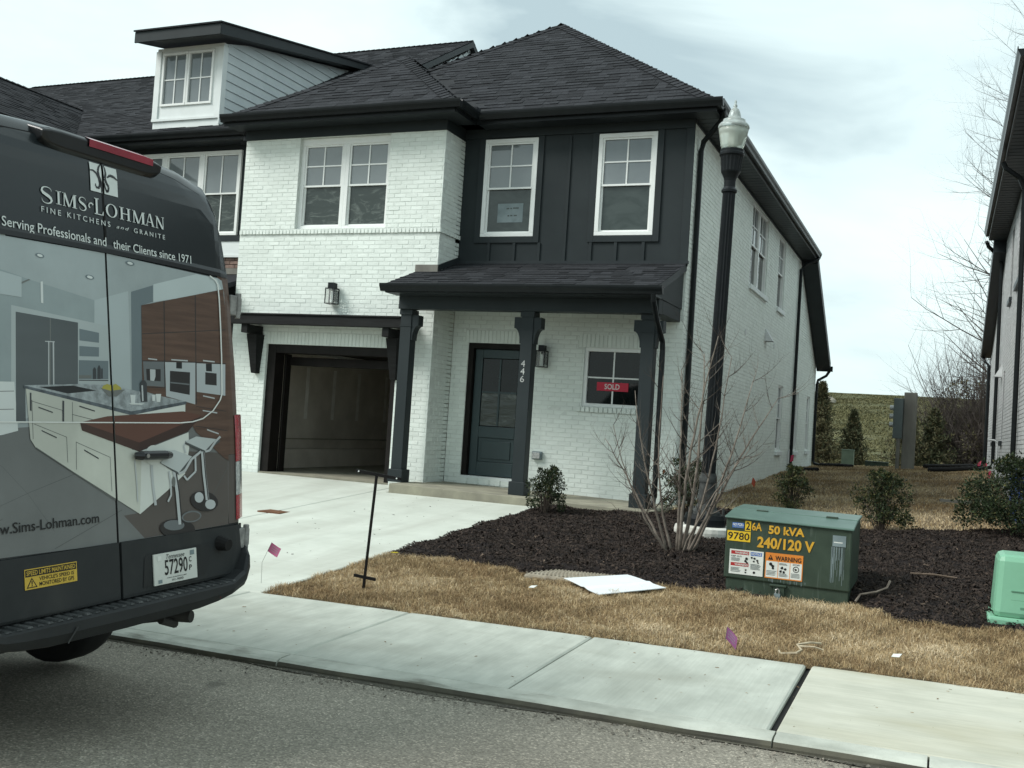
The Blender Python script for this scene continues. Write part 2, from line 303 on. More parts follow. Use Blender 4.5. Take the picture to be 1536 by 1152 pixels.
class Fr:                                   # a wall frame: u along, z up, d outward
    def __init__(s,org,U,Nn): s.o=np.array(org,float);s.U=np.array(U,float);s.N=np.array(Nn,float);s.Z=np.array((0,0,1.))
    def p(s,u,z,d=0.): return s.o+s.U*u+s.N*d+s.Z*z
    def box(s,mb,u0,u1,z0,z1,d0,d1,m):
        P=s.p; v=[P(u0,z0,d0),P(u1,z0,d0),P(u1,z0,d1),P(u0,z0,d1),P(u0,z1,d0),P(u1,z1,d0),P(u1,z1,d1),P(u0,z1,d1)]
        if np.dot(np.cross(s.U,s.N),s.Z)<0: v=[v[i] for i in (1,0,3,2,5,4,7,6)]
        mb.hexa(v,m)
FRONT=Fr((0,0,0),(1,0,0),(0,-1,0)); BAY=Fr((0,-.70,0),(1,0,0),(0,-1,0)); SIDE=Fr((0,0,0),(0,1,0),(1,0,0)); BAYR=Fr((-3.73,0,0),(0,1,0),(1,0,0))
NB=Fr((4.66,0,0),(0,1,0),(-1,0,0))
def wall(mb,F,u0,u1,z0,z1,holes,m,d0=-.2,d1=-.008):
    us=sorted({u0,u1,*[min(max(h[i],u0),u1) for h in holes for i in (0,1)]}); zs=sorted({z0,z1,*[min(max(h[i],z0),z1) for h in holes for i in (2,3)]})
    for a,b in zip(us[:-1],us[1:]):
        run=None
        for c,d in zip(zs[:-1],zs[1:]):
            mu,mz=(a+b)/2,(c+d)/2
            hole=any(h[0]<mu<h[1] and h[2]<mz<h[3] for h in holes)
            if not hole: run=(run[0],d) if run else (c,d)
            if hole and run: F.box(mb,a,b,run[0],run[1],d0,d1,m); run=None
        if run: F.box(mb,a,b,run[0],run[1],d0,d1,m)
def brick_rects(u0,u1,z0,z1,holes,L=.203,H=.0677,J=.0065):
    R=[];row=int(math.floor(z0/H))
    while row*H<z1:
        a,b=max(row*H,z0),min(row*H+H-J,z1)
        if b-a>.012:
            mz=(a+b)/2; cuts=sorted([(h[0],h[1]) for h in holes if h[2]<mz<h[3]])
            iv=[];cur=u0
            for c in cuts:
                if c[0]>cur: iv.append((cur,min(c[0],u1)))
                cur=max(cur,c[1])
            if cur<u1: iv.append((cur,u1))
            off=(row%2)*L/2
            for (p,q) in iv:
                k=math.floor((p-off)/L)
                while off+k*L<q:
                    s,e=max(off+k*L,p),min(off+k*L+L-J,q)
                    if e-s>.02: R.append((s,e,a,b,(e-s)>.19 and (b-a)>.055))
                    k+=1
        row+=1
    return R
def soldier_rects(u0,u1,z0,z1,H=.0677,J=.010):
    n=max(1,round((u1-u0)/H)); w=(u1-u0)/n
    return [(u0+i*w+J/2,u0+(i+1)*w-J/2,z0+.004,z1-.004,False) for i in range(n)]
def brick_geo(F,rects,d=0.):
    """all bricks of one wall as one array"""
    n=len(rects); V=np.empty((n,8,3)); T=np.array([(4,5,6,7),(0,1,5,4),(1,2,6,5),(2,3,7,6),(3,0,4,7)])
    for i,(a,b,c,e,_) in enumerate(rects):
        pr=d-.0022+RNG.normal(0,.0010); t=RNG.normal(0,.0007,4); j=RNG.normal(0,.0012,4); bv=.003
        for q,(u,z) in enumerate(((a,c),(b,c),(b,e),(a,e))):
            V[i,q]=F.p(u+(j[0] if q in(0,3) else j[1]),z+(j[2] if q<2 else j[3]),d-.012)
            su=bv if q in(0,3) else -bv; sz=bv if q<2 else -bv
            V[i,q+4]=F.p(u+su+(j[0] if q in(0,3) else j[1]),z+sz+(j[2] if q<2 else j[3]),pr+t[q]+.0022)
    flip=np.dot(np.cross(F.U,F.Z),F.N)<0
    if flip: T=T[:,::-1]
    return V.reshape(-1,3),(np.arange(n)[:,None,None]*8+T[None]).reshape(-1,4)
BR_MESH={}
def single_bricks(parent,F,rects,m,d=0.):
    """pickable bricks: separate objects that share six meshes"""
    ro=np.array(ROOTLOC[parent.name])
    for (a,b,c,e,_) in rects:
        k=(m,F is SIDE or F is NB,random.randrange(6))
        key=(id(F),)+k
        if key not in BR_MESH:
            G=Fr((0,0,0),F.U,F.N); L2=(.196/2,.0607/2)
            v,f=brick_geo(G,[(-L2[0],L2[0],-L2[1],L2[1],True)],0); BR_MESH[key]=fast_mesh('brick',v,f,[m])
        o=bpy.data.objects.new('brick',BR_MESH[key]); COL.objects.link(o); o.parent=parent
        o.location=F.p((a+b)/2,(c+e)/2,d+random.gauss(0,.0006))-ro
def split_bricks(groups,n=300):
    """groups: [(F,rects,candidate?)] -> marks the n full bricks nearest the camera"""
    cand=[]
    for gi,(F,R,ok) in enumerate(groups):
        if not ok: continue
        for i,r in enumerate(R):
            if r[4] and ok(r):
                p=F.p((r[0]+r[1])/2,(r[2]+r[3])/2); d=p-CAM; l=np.linalg.norm(d)
                cand.append((-abs(np.dot(d,F.N))/l**3,gi,i))
    cand.sort(); pick=[set() for _ in groups]
    for _,gi,i in cand[:n]: pick[gi].add(i)
    return pick
def bricks(parent,groups,m,n=300):
    pick=split_bricks(groups,n); vs=[];fs=[];o=0; ro=np.array(ROOTLOC[parent.name])
    for (F,R,ok),pk in zip(groups,pick):
        single_bricks(parent,F,[R[i] for i in sorted(pk)],m)
        v,f=brick_geo(F,[r for i,r in enumerate(R) if i not in pk]); vs.append(v-ro); fs.append(f+o); o+=len(v)
    b=link('brick',fast_mesh('brick_field',np.concatenate(vs),np.concatenate(fs),[m]),parent,'stuff'); return b
# ---- shingles
SH=[]      # collected tabs of one house: (matrix, width, length, score)
def shingle_plane(P,e,up,exposure=.143,seed=0,vis=True):
    """P: 3D polygon (convex); e: unit along the eave; up: unit up the slope"""
    e=Vector(e).normalized(); up=Vector(up).normalized(); n=e.cross(up).normalized()
    o=Vector(P[0]); q=[((Vector(p)-o).dot(e),(Vector(p)-o).dot(up)) for p in P]
    v0=min(b for a,b in q); v1=max(b for a,b in q); rnd=random.Random(seed); T=[]
    def span(v):
        xs=[]
        for (a,b),(c,d) in zip(q,q[1:]+q[:1]):
            if (b-v)*(d-v)<0: xs.append(a+(c-a)*(v-b)/(d-b))
        return (min(xs),max(xs)) if len(xs)>1 else None
    v=v0; k=0
    while v<v1-.02:
        s=span(v+exposure*.5); k+=1
        if s:
            x=s[0]-rnd.random()*.05
            while x<s[1]:
                w=rnd.choice((.13,.17,.21,.26,.31,.33)); a,b=max(x,s[0]),min(x+w,s[1]+.02)
                if b-a>.03: T.append((o+e*a+up*v,e,up,n,b-a,min(exposure,v1-v),rnd.choice((.006,.009,.013,.016)),vis))
                x+=w
        v+=exposure
    return T
def tab_geo(t):
    o,e,up,n,w,l,h,_=t; g=.002
    return [o+e*g+n*h,o+e*(w-g)+n*h,o+e*(w-g)+up*(l+.01)+n*.003,o+e*g+up*(l+.01)+n*.003,o+e*g,o+e*(w-g),o+e*(w-g)+up*l,o+e*g+up*l]
TABF=[(0,1,2,3),(4,5,1,0),(5,6,2,1),(7,4,0,3)]
def shingles(parent,tabs,n=300):
    ro=Vector(ROOTLOC[parent.name]); sc=[]
    for i,t in enumerate(tabs):
        d=t[0]-Vector(CAM); l=d.length
        if t[7]: sc.append((-abs(d.dot(t[3]))/l**3*t[4],i))
    sc.sort(); pk={i for _,i in sc[:n]}; V=[];Fc=[]; cache={}
    for i,t in enumerate(tabs):
        if i in pk:
            key=(round(t[4],2),round(t[5],3),t[6])
            if key not in cache:
                c=(Vector((0,0,0)),Vector((1,0,0)),Vector((0,1,0)),Vector((0,0,1)),key[0],t[5],t[6],0)
                me=bpy.data.meshes.new('shingle'); me.from_pydata([tuple(p) for p in tab_geo(c)],[],TABF); me.materials.append(M['shingle']); cache[key]=me
            o=bpy.data.objects.new('shingle',cache[key]); COL.objects.link(o); o.parent=parent
            e,u,nn=t[1],t[2],t[3]; p=t[0]-ro
            o.matrix_local=Matrix(((e.x,u.x,nn.x,p.x),(e.y,u.y,nn.y,p.y),(e.z,u.z,nn.z,p.z),(0,0,0,1)))
        else:
            b=len(V); V+= [tuple(p-ro) for p in tab_geo(t)]; Fc+=[tuple(x+b for x in f) for f in TABF]
    if V: link('shingle',fast_mesh('shingle_field',np.array(V),np.array(Fc),['shingle']),parent,'stuff')
def hipcap(mb,a,b,m='shingle',w=.15,step=.14):
    a,b=Vector(a),Vector(b); L_=(b-a).length; d=(b-a)/L_; s=d.cross(Vector((0,0,1))).normalized(); up=s.cross(d).normalized()
    k=int(L_/step)
    for i in range(k):
        p=a+d*i*step; q=p+d*(step+.02); h0,h1=.030,.016; dr=.075
        mb.add([p-s*w-up*dr+up*h0,p+up*h0,p+s*w-up*dr+up*h0,q-s*w-up*dr+up*h1,q+up*h1,q+s*w-up*dr+up*h1,p-s*w-up*dr,p,p+s*w-up*dr],[(0,1,4,3),(1,2,5,4),(6,7,1,0),(7,8,2,1)],m)
# ---- windows
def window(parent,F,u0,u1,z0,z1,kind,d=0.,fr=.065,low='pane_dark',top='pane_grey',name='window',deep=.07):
    """kind: dh (double hung 2x2 over one), grid (2x2), dh2 (2x1 over 2x1), plain"""
    mb=MB(); B=F.box
    B(mb,u0,u1,z1-fr,z1,d-deep,d+.012,'white_vinyl');B(mb,u0,u1,z0,z0+fr*.9,d-deep,d+.012,'white_vinyl')
    B(mb,u0,u0+fr,z0+fr*.9,z1-fr,d-deep,d+.012,'white_vinyl');B(mb,u1-fr,u1,z0+fr*.9,z1-fr,d-deep,d+.012,'white_vinyl')
    wn=mb.build(name,parent,bevel=.004); a,b,c,e=u0+fr,u1-fr,z0+fr*.9,z1-fr
    def pane(a,b,c,e,dd,m):
        p=MB(); B(p,a,b,c,e,dd-.012,dd,m); return p.build('pane',wn)
    def sash(a,b,c,e,dd,s):
        p=MB(); B(p,a,b,e-s,e,dd-.03,dd,'white_vinyl');B(p,a,b,c,c+s,dd-.03,dd,'white_vinyl');B(p,a,a+s,c+s,e-s,dd-.03,dd,'white_vinyl');B(p,b-s,b,c+s,e-s,dd-.03,dd,'white_vinyl'); return p.build('sash',wn)
    def grid(a,b,c,e,dd,nx,nz,m,t=.011):
        p=MB()
        for i in range(1,nx): x=a+(b-a)*i/nx; B(p,x-t,x+t,c,e,dd-.006,dd+.006,'white_vinyl')
        for i in range(1,nz): z=c+(e-c)*i/nz; B(p,a,b,z-t,z+t,dd-.005,dd+.0045,'white_vinyl')
        p.build('muntin',wn)
        for i in range(nx):
            for j in range(nz):
                pane(a+(b-a)*i/nx+t*.5,a+(b-a)*(i+1)/nx-t*.5,c+(e-c)*j/nz+t*.5,c+(e-c)*(j+1)/nz-t*.5,dd-.008,m)
    s=.028
    if kind in('dh','dh2'):
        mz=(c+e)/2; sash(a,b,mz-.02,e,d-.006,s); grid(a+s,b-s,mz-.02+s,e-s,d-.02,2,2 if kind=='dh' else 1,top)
        sash(a,b,c,mz+.03,d-.032,s)
        if kind=='dh': pane(a+s,b-s,c+s,mz+.03-s,d-.05,low)
        else: grid(a+s,b-s,c+s,mz+.03-s,d-.05,2,1,low)
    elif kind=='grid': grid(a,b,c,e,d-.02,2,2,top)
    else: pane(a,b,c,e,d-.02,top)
    return wn
# ---- ground height
def zroad(x): return -.6+.015*np.clip(x,-25,25)
_gy=np.array([-7.7,-6.2,-4.0,-1.5,0.,5.,11.,16.5,22.,28.,36.,48.,60.,72.,90.,140.,400.])
_ga=np.array([-.515,-.42,-.285,-.13,-.085,.02,.22,.27,.18,.05,.75,2.65,4.35,5.0,5.1,3.5,0.])
_gb=np.array([.015,.015,.015,.015,.02,.03,.065,.06,.05,.03,.01,.0,.0,.0,.0,0.,0.])
def G(x,y): return np.interp(y,_gy,_ga)+np.interp(y,_gy,_gb)*np.clip(x,-25,12)
def zdrive(x,y):
    t=(np.asarray(y)+7.68)/(7.68-.74); return (-.508+.015*np.asarray(x))*(1-t)+t*(-.105)
def zporch(x): return -.02-.0125*(x+3.73)
# ------------------------------------------------------------------ setting
def grid_sheet(name,xs,ys,zf,m,kind='structure'):
    X,Y=np.meshgrid(xs,ys); Z=zf(X,Y); V=np.stack([X,Y,Z],-1).reshape(-1,3); nx,ny=len(xs),len(ys)
    i=(np.arange(ny-1)[:,None]*nx+np.arange(nx-1)[None]).ravel(); Fc=np.stack([i,i+1,i+nx+1,i+nx],1)
    return link(name,fast_mesh(name,V,Fc,m if isinstance(m,list) else [m],smooth=True),None,kind)
def bumps(X,Y,a,s): return a*(np.sin(X*s*1.3+Y*s*.7)+np.sin(X*s*.6-Y*s*1.7+1.3)+np.sin(X*s*2.3+2.)*np.sin(Y*s*2.1))/2
xs=np.concatenate([np.arange(-60,-8,4.),np.arange(-8,7,.15),np.arange(7,60,4.)]); ys=np.concatenate([np.arange(-7.72,-1,.12),np.arange(-1,24,.35),[24.]])
def zlot(X,Y):
    Z=G(X,Y)+bumps(X,Y,.012,2.1)*(Y>-7.5)
    Z=Z-.16*((X<-1.52)&(Y<0.)&(X>-7.6))-.35*((X<-.3)&(Y>-.9)); return Z-.012
grid_sheet('ground',xs,ys,zlot,'soil')
hm=mat('hill_grass',(.115,.115,.052),(.062,.066,.030),rough=.95,scale=1.6,detail=9,bump=1.,bscale=1.4,bdist=.6,stretch=(.5,1.7,1.7),stain=(.35,(.17,.15,.07),(.4,1.2,1),.5,.75)); M['hill_grass']=hm
grid_sheet('hill',np.concatenate([np.arange(-400,-40,24.),np.arange(-40,60,1.2),np.arange(60,400,24.)]),np.concatenate([np.arange(23.9,80,.9),np.arange(80,420,18.)]),lambda X,Y:G(X,Y)+bumps(X,Y,.035,.55)*np.clip((Y-26)/8,0,1)+bumps(X,Y,.03,3.1)*np.clip((Y-26)/8,0,1),'hill_grass')
hz=MB(); hz.box((-900,-900,-1.1),(900,900,-1.05),'soil'); hz.build('terrain',kind='structure')
grid_sheet('road',np.arange(-60,61,.5),np.concatenate([np.arange(-17.6,-9.4,.25),[-9.40]]),lambda X,Y:zroad(X)+.018*np.clip(-9.41-Y,0,4)*.6+bumps(X,Y,.003,3.),'asphalt')
st=MB()
for i in range(-40,40):                                     # thin silt line at the foot of the kerb
    x0,x1=i*.5,i*.5+.5
    f=lambda x:-9.435-.03*math.sin(x*2.1)-.018*math.sin(x*5.3+1)
    st.add([(x0,f(x0),zroad(x0)+.005),(x1,f(x1),zroad(x1)+.005),(x1,-9.36,zroad(x1)+.011),(x0,-9.36,zroad(x0)+.011)],[(0,1,2,3)],'gutter_stain')
st.build('gutter_silt',kind='structure')
# kerb
kb=thing('kerb',(0,-9.4,-.6),None,None); kb['kind']='structure'
for k,(x0,x1) in enumerate(((-26,-9.2),(-9.19,-6.2),(-6.19,-3.2),(-3.19,-.122),(-.112,2.86),(2.87,3.585),(3.595,6.6),(6.61,26))):
    mb=MB(); pr=[(-9.40,-.12),(-9.405,.018),(-9.398,.036),(-9.38,.048),(-9.35,.053),(-9.258,.056),(-9.258,-.12)]
    n=max(2,int((x1-x0)/.4)); xx=np.linspace(x0,x1,n+1); vs=[]
    for x in xx:
        for j,(y,z) in enumerate(pr):
            jit=(random.gauss(0,.0035) if j in(2,3,4) else 0)
            vs.append((x,y+jit,zroad(x)+z+jit*.6))
    m_=len(pr); fs=[(i*m_+j,(i+1)*m_+j,(i+1)*m_+j+1,i*m_+j+1) for i in range(n) for j in range(m_-1)]+[tuple(range(m_)),tuple(n*m_+j for j in range(m_-1,-1,-1))]
    mb.add(vs,[f for i,f in enumerate(fs) if i>=n*(m_-1) or i%(m_-1)>1],'concrete_kerb'); mb.add(vs,[f for i,f in enumerate(fs) if i<n*(m_-1) and i%(m_-1)<=1],'gutter_stain'); mb.build('kerb_segment',kb)
# sidewalk slabs
sw=thing('sidewalk',(0,-8.5,-.55),None,None); sw['kind']='structure'
def slab(par,x0,x1,y0,y1,zf,m,name='slab',th=.1,ch=.012,jit=0):
    mb=MB(); n=max(1,int((x1-x0)/.5)); xx=np.linspace(x0,x1,n+1)
    inner=np.concatenate([[x0],[x0+ch],xx[1:-1],[x1-ch],[x1]]); yy=[y0,y0+ch,(2*y0+y1)/3,(y0+2*y1)/3,y1-ch,y1]; vs=[]
    for y in yy:
        for x in inner:
            edge=(x in(x0,x1)) or (y in(y0,y1)); vs.append((x,y,float(zf(x,y))-(ch*.7 if edge else 0)))
    k=len(inner); fs=[(j*k+i,j*k+i+1,(j+1)*k+i+1,(j+1)*k+i) for j in range(len(yy)-1) for i in range(k-1)]
    nb=len(vs); ring=[i for i in range(k)]+[j*k+k-1 for j in range(1,len(yy))]+[(len(yy)-1)*k+i for i in range(k-2,-1,-1)]+[j*k for j in range(len(yy)-2,0,-1)]
    vs+=[(vs[i][0],vs[i][1],vs[i][2]-th) for i in ring]; q=len(ring)
    fs+=[(ring[(i+1)%q],ring[i],nb+i,nb+(i+1)%q) for i in range(q)]
    mb.add(vs,fs,m); return mb.build(name,par,smooth=False)
zsw=lambda x,y: zroad(x)+.056+(y+9.255)/1.555*.036
ed=[-.117+1.472*k for k in range(-12,3)]
for a,b in zip(ed[:-1],ed[1:]): slab(sw,a+.005,b-.005,-9.253,-7.7,zsw,'concrete')
for a,b in ((2.862,5.9),(5.91,8.9),(8.91,24.)): slab(sw,a,b,-9.253,-7.7,zsw,'concrete_buff')
slab(sw,-26,ed[0]-.005,-9.253,-7.7,zsw,'concrete')
jb=MB()
for x in np.arange(-26,24,1.): jb.add([(x,-9.26,zroad(x)+.03),(x+1,-9.26,zroad(x+1)+.03),(x+1,-7.69,zroad(x+1)+.062),(x,-7.69,zroad(x)+.062)],[(0,1,2,3)],'joint_black')
jb.build('joint_filler',sw)
# driveway
dw=thing('driveway',(-4.4,-4.,-.3),None,None); dw['kind']='structure'
slab(dw,-7.4,-4.106,-7.69,-.75,zdrive,'concrete_drive'); slab(dw,-4.094,-1.5,-7.69,-1.505,zdrive,'concrete_drive'); slab(dw,-4.094,-3.905,-1.495,-.75,zdrive,'concrete_drive')
jb=MB(); jb.add([(x,y,float(zdrive(x,y))-.02) for x,y in ((-4.12,-7.69),(-4.08,-7.69),(-4.08,-.75),(-4.12,-.75))],[(0,1,2,3)],'joint_black'); jb.build('joint_filler',dw)
# mulch bed
MULCH=[(-1.49,-1.52),(-1.5,-5.68),(-1.1,-5.72),(-.6,-5.66),(-.2,-5.76),(.16,-5.85),(.62,-5.78),(1.15,-5.84),(1.85,-5.72),(2.95,-5.60),(3.15,-5.85),(3.3,-6.15),(3.9,-6.06),(4.6,-6.0),(6.2,-6.05),(6.2,-.3),(4.6,-.1),(3.66,-.72),(3.2,-1.05),(2.69,-1.36),(2.2,-1.0),(1.6,-.5),(1.1,-.25),(.6,-.3),(.2,-.6),(.12,-1.52)]
def inpoly(X,Y,P):
    r=np.zeros(np.shape(X),bool); n=len(P)
    for i in range(n):
        (a,b),(c,d)=P[i],P[(i+1)%n]
        if b==d: continue
        r^=((b>Y)!=(d>Y))&(X<(c-a)*(Y-b)/(d-b)+a)
    return r
def edge_d(X,Y,P):
    D=np.full(np.shape(X),9.)
    for (a,b),(c,d) in zip(P,P[1:]+P[:1]):
        t=np.clip(((X-a)*(c-a)+(Y-b)*(d-b))/((c-a)**2+(d-b)**2),0,1); D=np.minimum(D,np.hypot(X-a-t*(c-a),Y-b-t*(d-b)))
    return D
def zmulch(X,Y): return G(X,Y)+.055*np.clip(edge_d(X,Y,MULCH)/.22,0,1)+bumps(X,Y,.018,4.)+bumps(X,Y,.010,11.)
xs=np.arange(-1.6,6.3,.07); ys=np.arange(-6.3,0.1,.07); X,Y=np.meshgrid(xs,ys); ins=inpoly(X,Y,MULCH); V=np.stack([X,Y,np.where(ins,zmulch(X,Y),G(X,Y)-.05)],-1).reshape(-1,3)
nx=len(xs); i=(np.arange(len(ys)-1)[:,None]*nx+np.arange(nx-1)[None]).ravel(); Fc=np.stack([i,i+1,i+nx+1,i+nx],1); I=ins.ravel(); Fc=Fc[I[Fc].any(1)]
link('mulch_bed',fast_mesh('mulch_bed',V,Fc,['mulch_soil'],smooth=True),None,'structure')
def scatter(n,x0,x1,y0,y1,test):
    P=np.empty((0,2))
    while len(P)<n:
        q=np.stack([RNG.uniform(x0,x1,n),RNG.uniform(y0,y1,n)],1); P=np.concatenate([P,q[test(q[:,0],q[:,1])]])
    return P[:n]
def chips(n,P,Z,lmin,lmax,wr,tilt):
    a=RNG.uniform(0,2*np.pi,n); l=RNG.uniform(lmin,lmax,n)*RNG.choice([.5,.8,1.,1.5],n,p=[.3,.35,.25,.1]); w=l*RNG.uniform(*wr,n); t=RNG.normal(0,tilt,n); rr=RNG.normal(0,tilt,n)
    d=np.stack([np.cos(a)*np.cos(t),np.sin(a)*np.cos(t),np.sin(t)],1); s=np.stack([-np.sin(a)*np.cos(rr),np.cos(a)*np.cos(rr),np.sin(rr)],1)
    c=np.stack([P[:,0],P[:,1],Z],1); h=np.array([0,0,1.])*(w*.35)[:,None]
    D=d*l[:,None]/2;S=s*w[:,None]/2
    V=np.stack([c-D-S,c+D-S*.6,c+D+S*.6,c-D+S,c-D*.7+h,c+D*.7+h],1); Fq=np.array([(0,1,5,4),(2,3,4,5)])
    T=np.arange(n)[:,None,None]*6
    return V.reshape(-1,3),(T+Fq).reshape(-1,4)
def visible_w(x,y): return ((x-CAM[0])/(y-CAM[1])<.08+.1)&(x>-1.55)
n=140000; P=scatter(n,-1.5,5.3,-6.15,-.2,lambda x,y:inpoly(x,y,MULCH)); Z=zmulch(P[:,0],P[:,1])+RNG.uniform(0,.022,n)
v,f=chips(n,P,Z,.014,.046,(.22,.5),.5); mi=(RNG.random(n)<.013).astype(int).repeat(2)
link('bark_mulch',fast_mesh('bark_mulch',v,f,['mulch','mulch_pale'],mi),None,'stuff')
n=2600; gx=RNG.uniform(-2,5.5,n); gy=-9.42-np.abs(RNG.normal(0,.10,n)); P=np.stack([gx,gy],1); v,f=chips(n,P,zroad(gx)+.007,.004,.016,(.6,1.),.3); link('loose_grit',fast_mesh('loose_grit',v,f,['grit']),None,'stuff')
n=130; gx=RNG.uniform(-1.4,5.5,n); gy=RNG.uniform(-9.2,-7.75,n); P=np.stack([gx,gy],1); v,f=chips(n,P,zsw(gx,gy)+.003,.008,.028,(.15,.4),.1); link('leaf_litter',fast_mesh('leaf_litter',v,f,['straw_dark']),None,'stuff')
n=90; gx=RNG.uniform(-3.5,-1.55,n); gy=RNG.uniform(-7.4,-1.6,n); P=np.stack([gx,gy],1); v,f=chips(n,P,zdrive(gx,gy)+.003,.008,.03,(.2,.5),.1); link('leaf_litter',fast_mesh('leaf_litter',v,f,['mulch']),None,'stuff')
# dormant grass
def blades(n,P,Z,h0,h1,wd,lean):
    a=RNG.uniform(0,2*np.pi,n); h=RNG.uniform(h0,h1,n); le=RNG.uniform(.25,1.,n)*lean; b=RNG.uniform(0,2*np.pi,n)
    base=np.stack([P[:,0],P[:,1],Z-.006],1); s=np.stack([np.cos(b),np.sin(b),np.zeros(n)],1)*(wd*RNG.uniform(.6,1.3,n))[:,None]
    dr=np.stack([np.cos(a),np.sin(a),np.zeros(n)],1)
    mid=base+dr*(h*le*.35)[:,None]+np.array([0,0,1.])*(h*.62)[:,None]*(1-.35*le)[:,None]; tip=base+dr*(h*le*1.05)[:,None]+np.array([0,0,1.])*(h*(1-.62*le))[:,None]
    V=np.stack([base-s,base+s,mid-s*.7,mid+s*.7,tip],1).reshape(-1,3); T=np.arange(n)[:,None]*5
    Fq=np.concatenate([np.stack([T+0,T+1,T+3],-1),np.stack([T+0,T+3,T+2],-1),np.stack([T+2,T+3,T+4],-1)],1).reshape(-1,3)
    return V,Fq
TR=(1.86,2.96,-5.72,-4.9)
def lawn_ok(x,y):
    e=-1.5-.03*np.sin(y*9); ok=(x>e)&(y>-7.70+.02*np.sin(x*13))&~inpoly(x,y+.03*np.sin(x*17)+.02*np.sin(x*7),MULCH)
    ok&=~((x>TR[0])&(x<TR[1])&(y>TR[2])&(y<TR[3])); ok&=~((x>3.95)&(x<4.75)&(y>-5.95)&(y<-5.3)); return ok
patch=lambda x,y: .5+.25*np.sin(x*3.1+y*2.2)+.25*np.sin(x*1.3-y*4.7+2)
patch2=lambda x,y: .5+.2*np.sin(x*9.1+y*7.3+2*np.sin(y*5))+.2*np.sin(x*14.3-y*11.7+1.7*np.sin(x*6))+.12*np.sin(x*31+y*23)
n=170000; P=scatter(n,-1.6,5.4,-7.72,-5.55,lawn_ok); 
v,f=blades(n,P,zlot(P[:,0],P[:,1])+.034*patch2(P[:,0],P[:,1]),.025,.075,.0018,1.35); pt=patch(P[:,0],P[:,1])*.5+patch2(P[:,0],P[:,1])*.5+RNG.normal(0,.24,n); mi=np.where(pt<.28,2,np.where(pt>.82,1,0)).repeat(3)
link('dormant_grass',fast_mesh('dormant_grass',v,f,['straw','straw_pale','straw_dark'],mi),None,'stuff')
n=95000; P=scatter(n,.02,5.2,-1.4,23.,lambda x,y:~inpoly(x,y,MULCH)&(x<4.62+3*(y<0))); yy=P[:,1]
v,f=blades(n,P,zlot(P[:,0],P[:,1]),.03,.08,.0042,1.); pt=patch(P[:,0]*.7,yy*.5)+RNG.normal(0,.3,n)+np.where(yy>3,.06,.26); mi=np.where(pt<.38,2,np.where(pt>.85,1,0)).repeat(3)
link('dormant_grass',fast_mesh('side_grass',v,f,['straw','straw_pale','straw_dark'],mi),None,'stuff')
n=60000; P=scatter(n,-8,9,26.,62.,lambda x,y:x>-1-(y-27)*.25); v,f=blades(n,P,G(P[:,0],P[:,1]),.05,.16,.035,1.2)
link('hill_tufts',fast_mesh('hill_tufts',v,f,['hill_tuft']),None,'stuff')
# ------------------------------------------------------------------ the white brick house
H=thing('townhouse',(-3.7,0,-.1),'white painted brick townhouse with dark board siding, open garage and black porch posts','house')
zb=-.22
GO=(-6.80,-4.34,-.5,2.02); DO=(-3.445,-2.40,.09,2.205); WS=(-1.495,-.573,1.30,2.19); WB=(-6.42,-4.712,3.926,5.44)
HB=[GO,WB]; HF=[DO,WS]
SW=[(5.065,6.989,3.93,5.56),(8.52,9.49,3.93,5.56),(9.45,10.25,.71,2.25),(12.45,13.1,.70,2.25),(14.83,15.5,.72,2.25)]
mb=MB()
wall(mb,BAY,-7.51,-3.73,zb,5.62,HB,'mortar_paint',-.16,-.0034); wall(mb,BAYR,-.693,-.15,zb,5.62,[],'mortar_paint',-.16,-.0034)
wall(mb,FRONT,-3.73,-.007,zb,5.62,[DO,WS,(-3.357,-2.451,3.89,5.448),(-1.457,-.542,3.89,5.448)],'mortar_paint',-.16,-.0034)
wall(mb,SIDE,.005,12.2,zb,5.66,SW,'mortar_paint',-.16,-.005); wall(mb,SIDE,12.2,16.6,zb,3.2,SW,'mortar_paint',-.16,-.005)
mb.prism([(-.16,12.2,3.2),(-.16,16.6,3.2),(-.16,12.2,5.66)],(.153,0,0),'mortar_paint')
mb.box((-7.51,16.4,zb),(-.17,16.59,3.2),'mortar_paint'); mb.box((-7.51,-.53,zb),(-7.35,16.4,5.6),'mortar_paint')
mb.box((-7.34,12.0,3.2),(-.17,12.15,5.6),'mortar_paint')
mb.build('wall',H)
lint=(-6.80,-4.34,2.02,2.225); lintw=(-1.60,-.47,2.19,2.40); lintd=(-3.50,-2.3,2.205,2.41)
gB=brick_rects(-7.51,-3.732,zb,3.80,[GO,lint,(-6.95,-4.2,2.235,2.25)])+brick_rects(-7.51,-3.732,3.915,5.44,[WB])
gR=brick_rects(-.695,-.004,zb,3.80,[])+brick_rects(-.695,-.004,3.915,5.44,[])
gF=brick_rects(-3.726,-.003,zb,3.4,[DO,WS,lintw,lintd,(-1.56,-.5,1.20,1.30)])
gS=[r for r in brick_rects(.006,16.6,zb,5.6,SW) if r[1]<12.2 or (r[3]<5.66-(r[0]-12.2)*.575-.1)]
bricks(H,[(BAY,gB,lambda r:r[0]>-7.0),(BAYR,gR,None),(FRONT,gF,lambda r:r[0]>-2.35 and r[3]<2.75),(SIDE,gS,None)],'white_brick',300)
def course(name,F,R,d):
    v,f=brick_geo(F,R,d); link('brick',fast_mesh(name,v-np.array(ROOTLOC['townhouse']),f,['white_brick']),H,'stuff')
course('lintel_bricks',BAY,soldier_rects(*lint),.004); course('lintel_bricks',FRONT,soldier_rects(*lintw),.004); course('lintel_bricks',FRONT,soldier_rects(*lintd),.004)
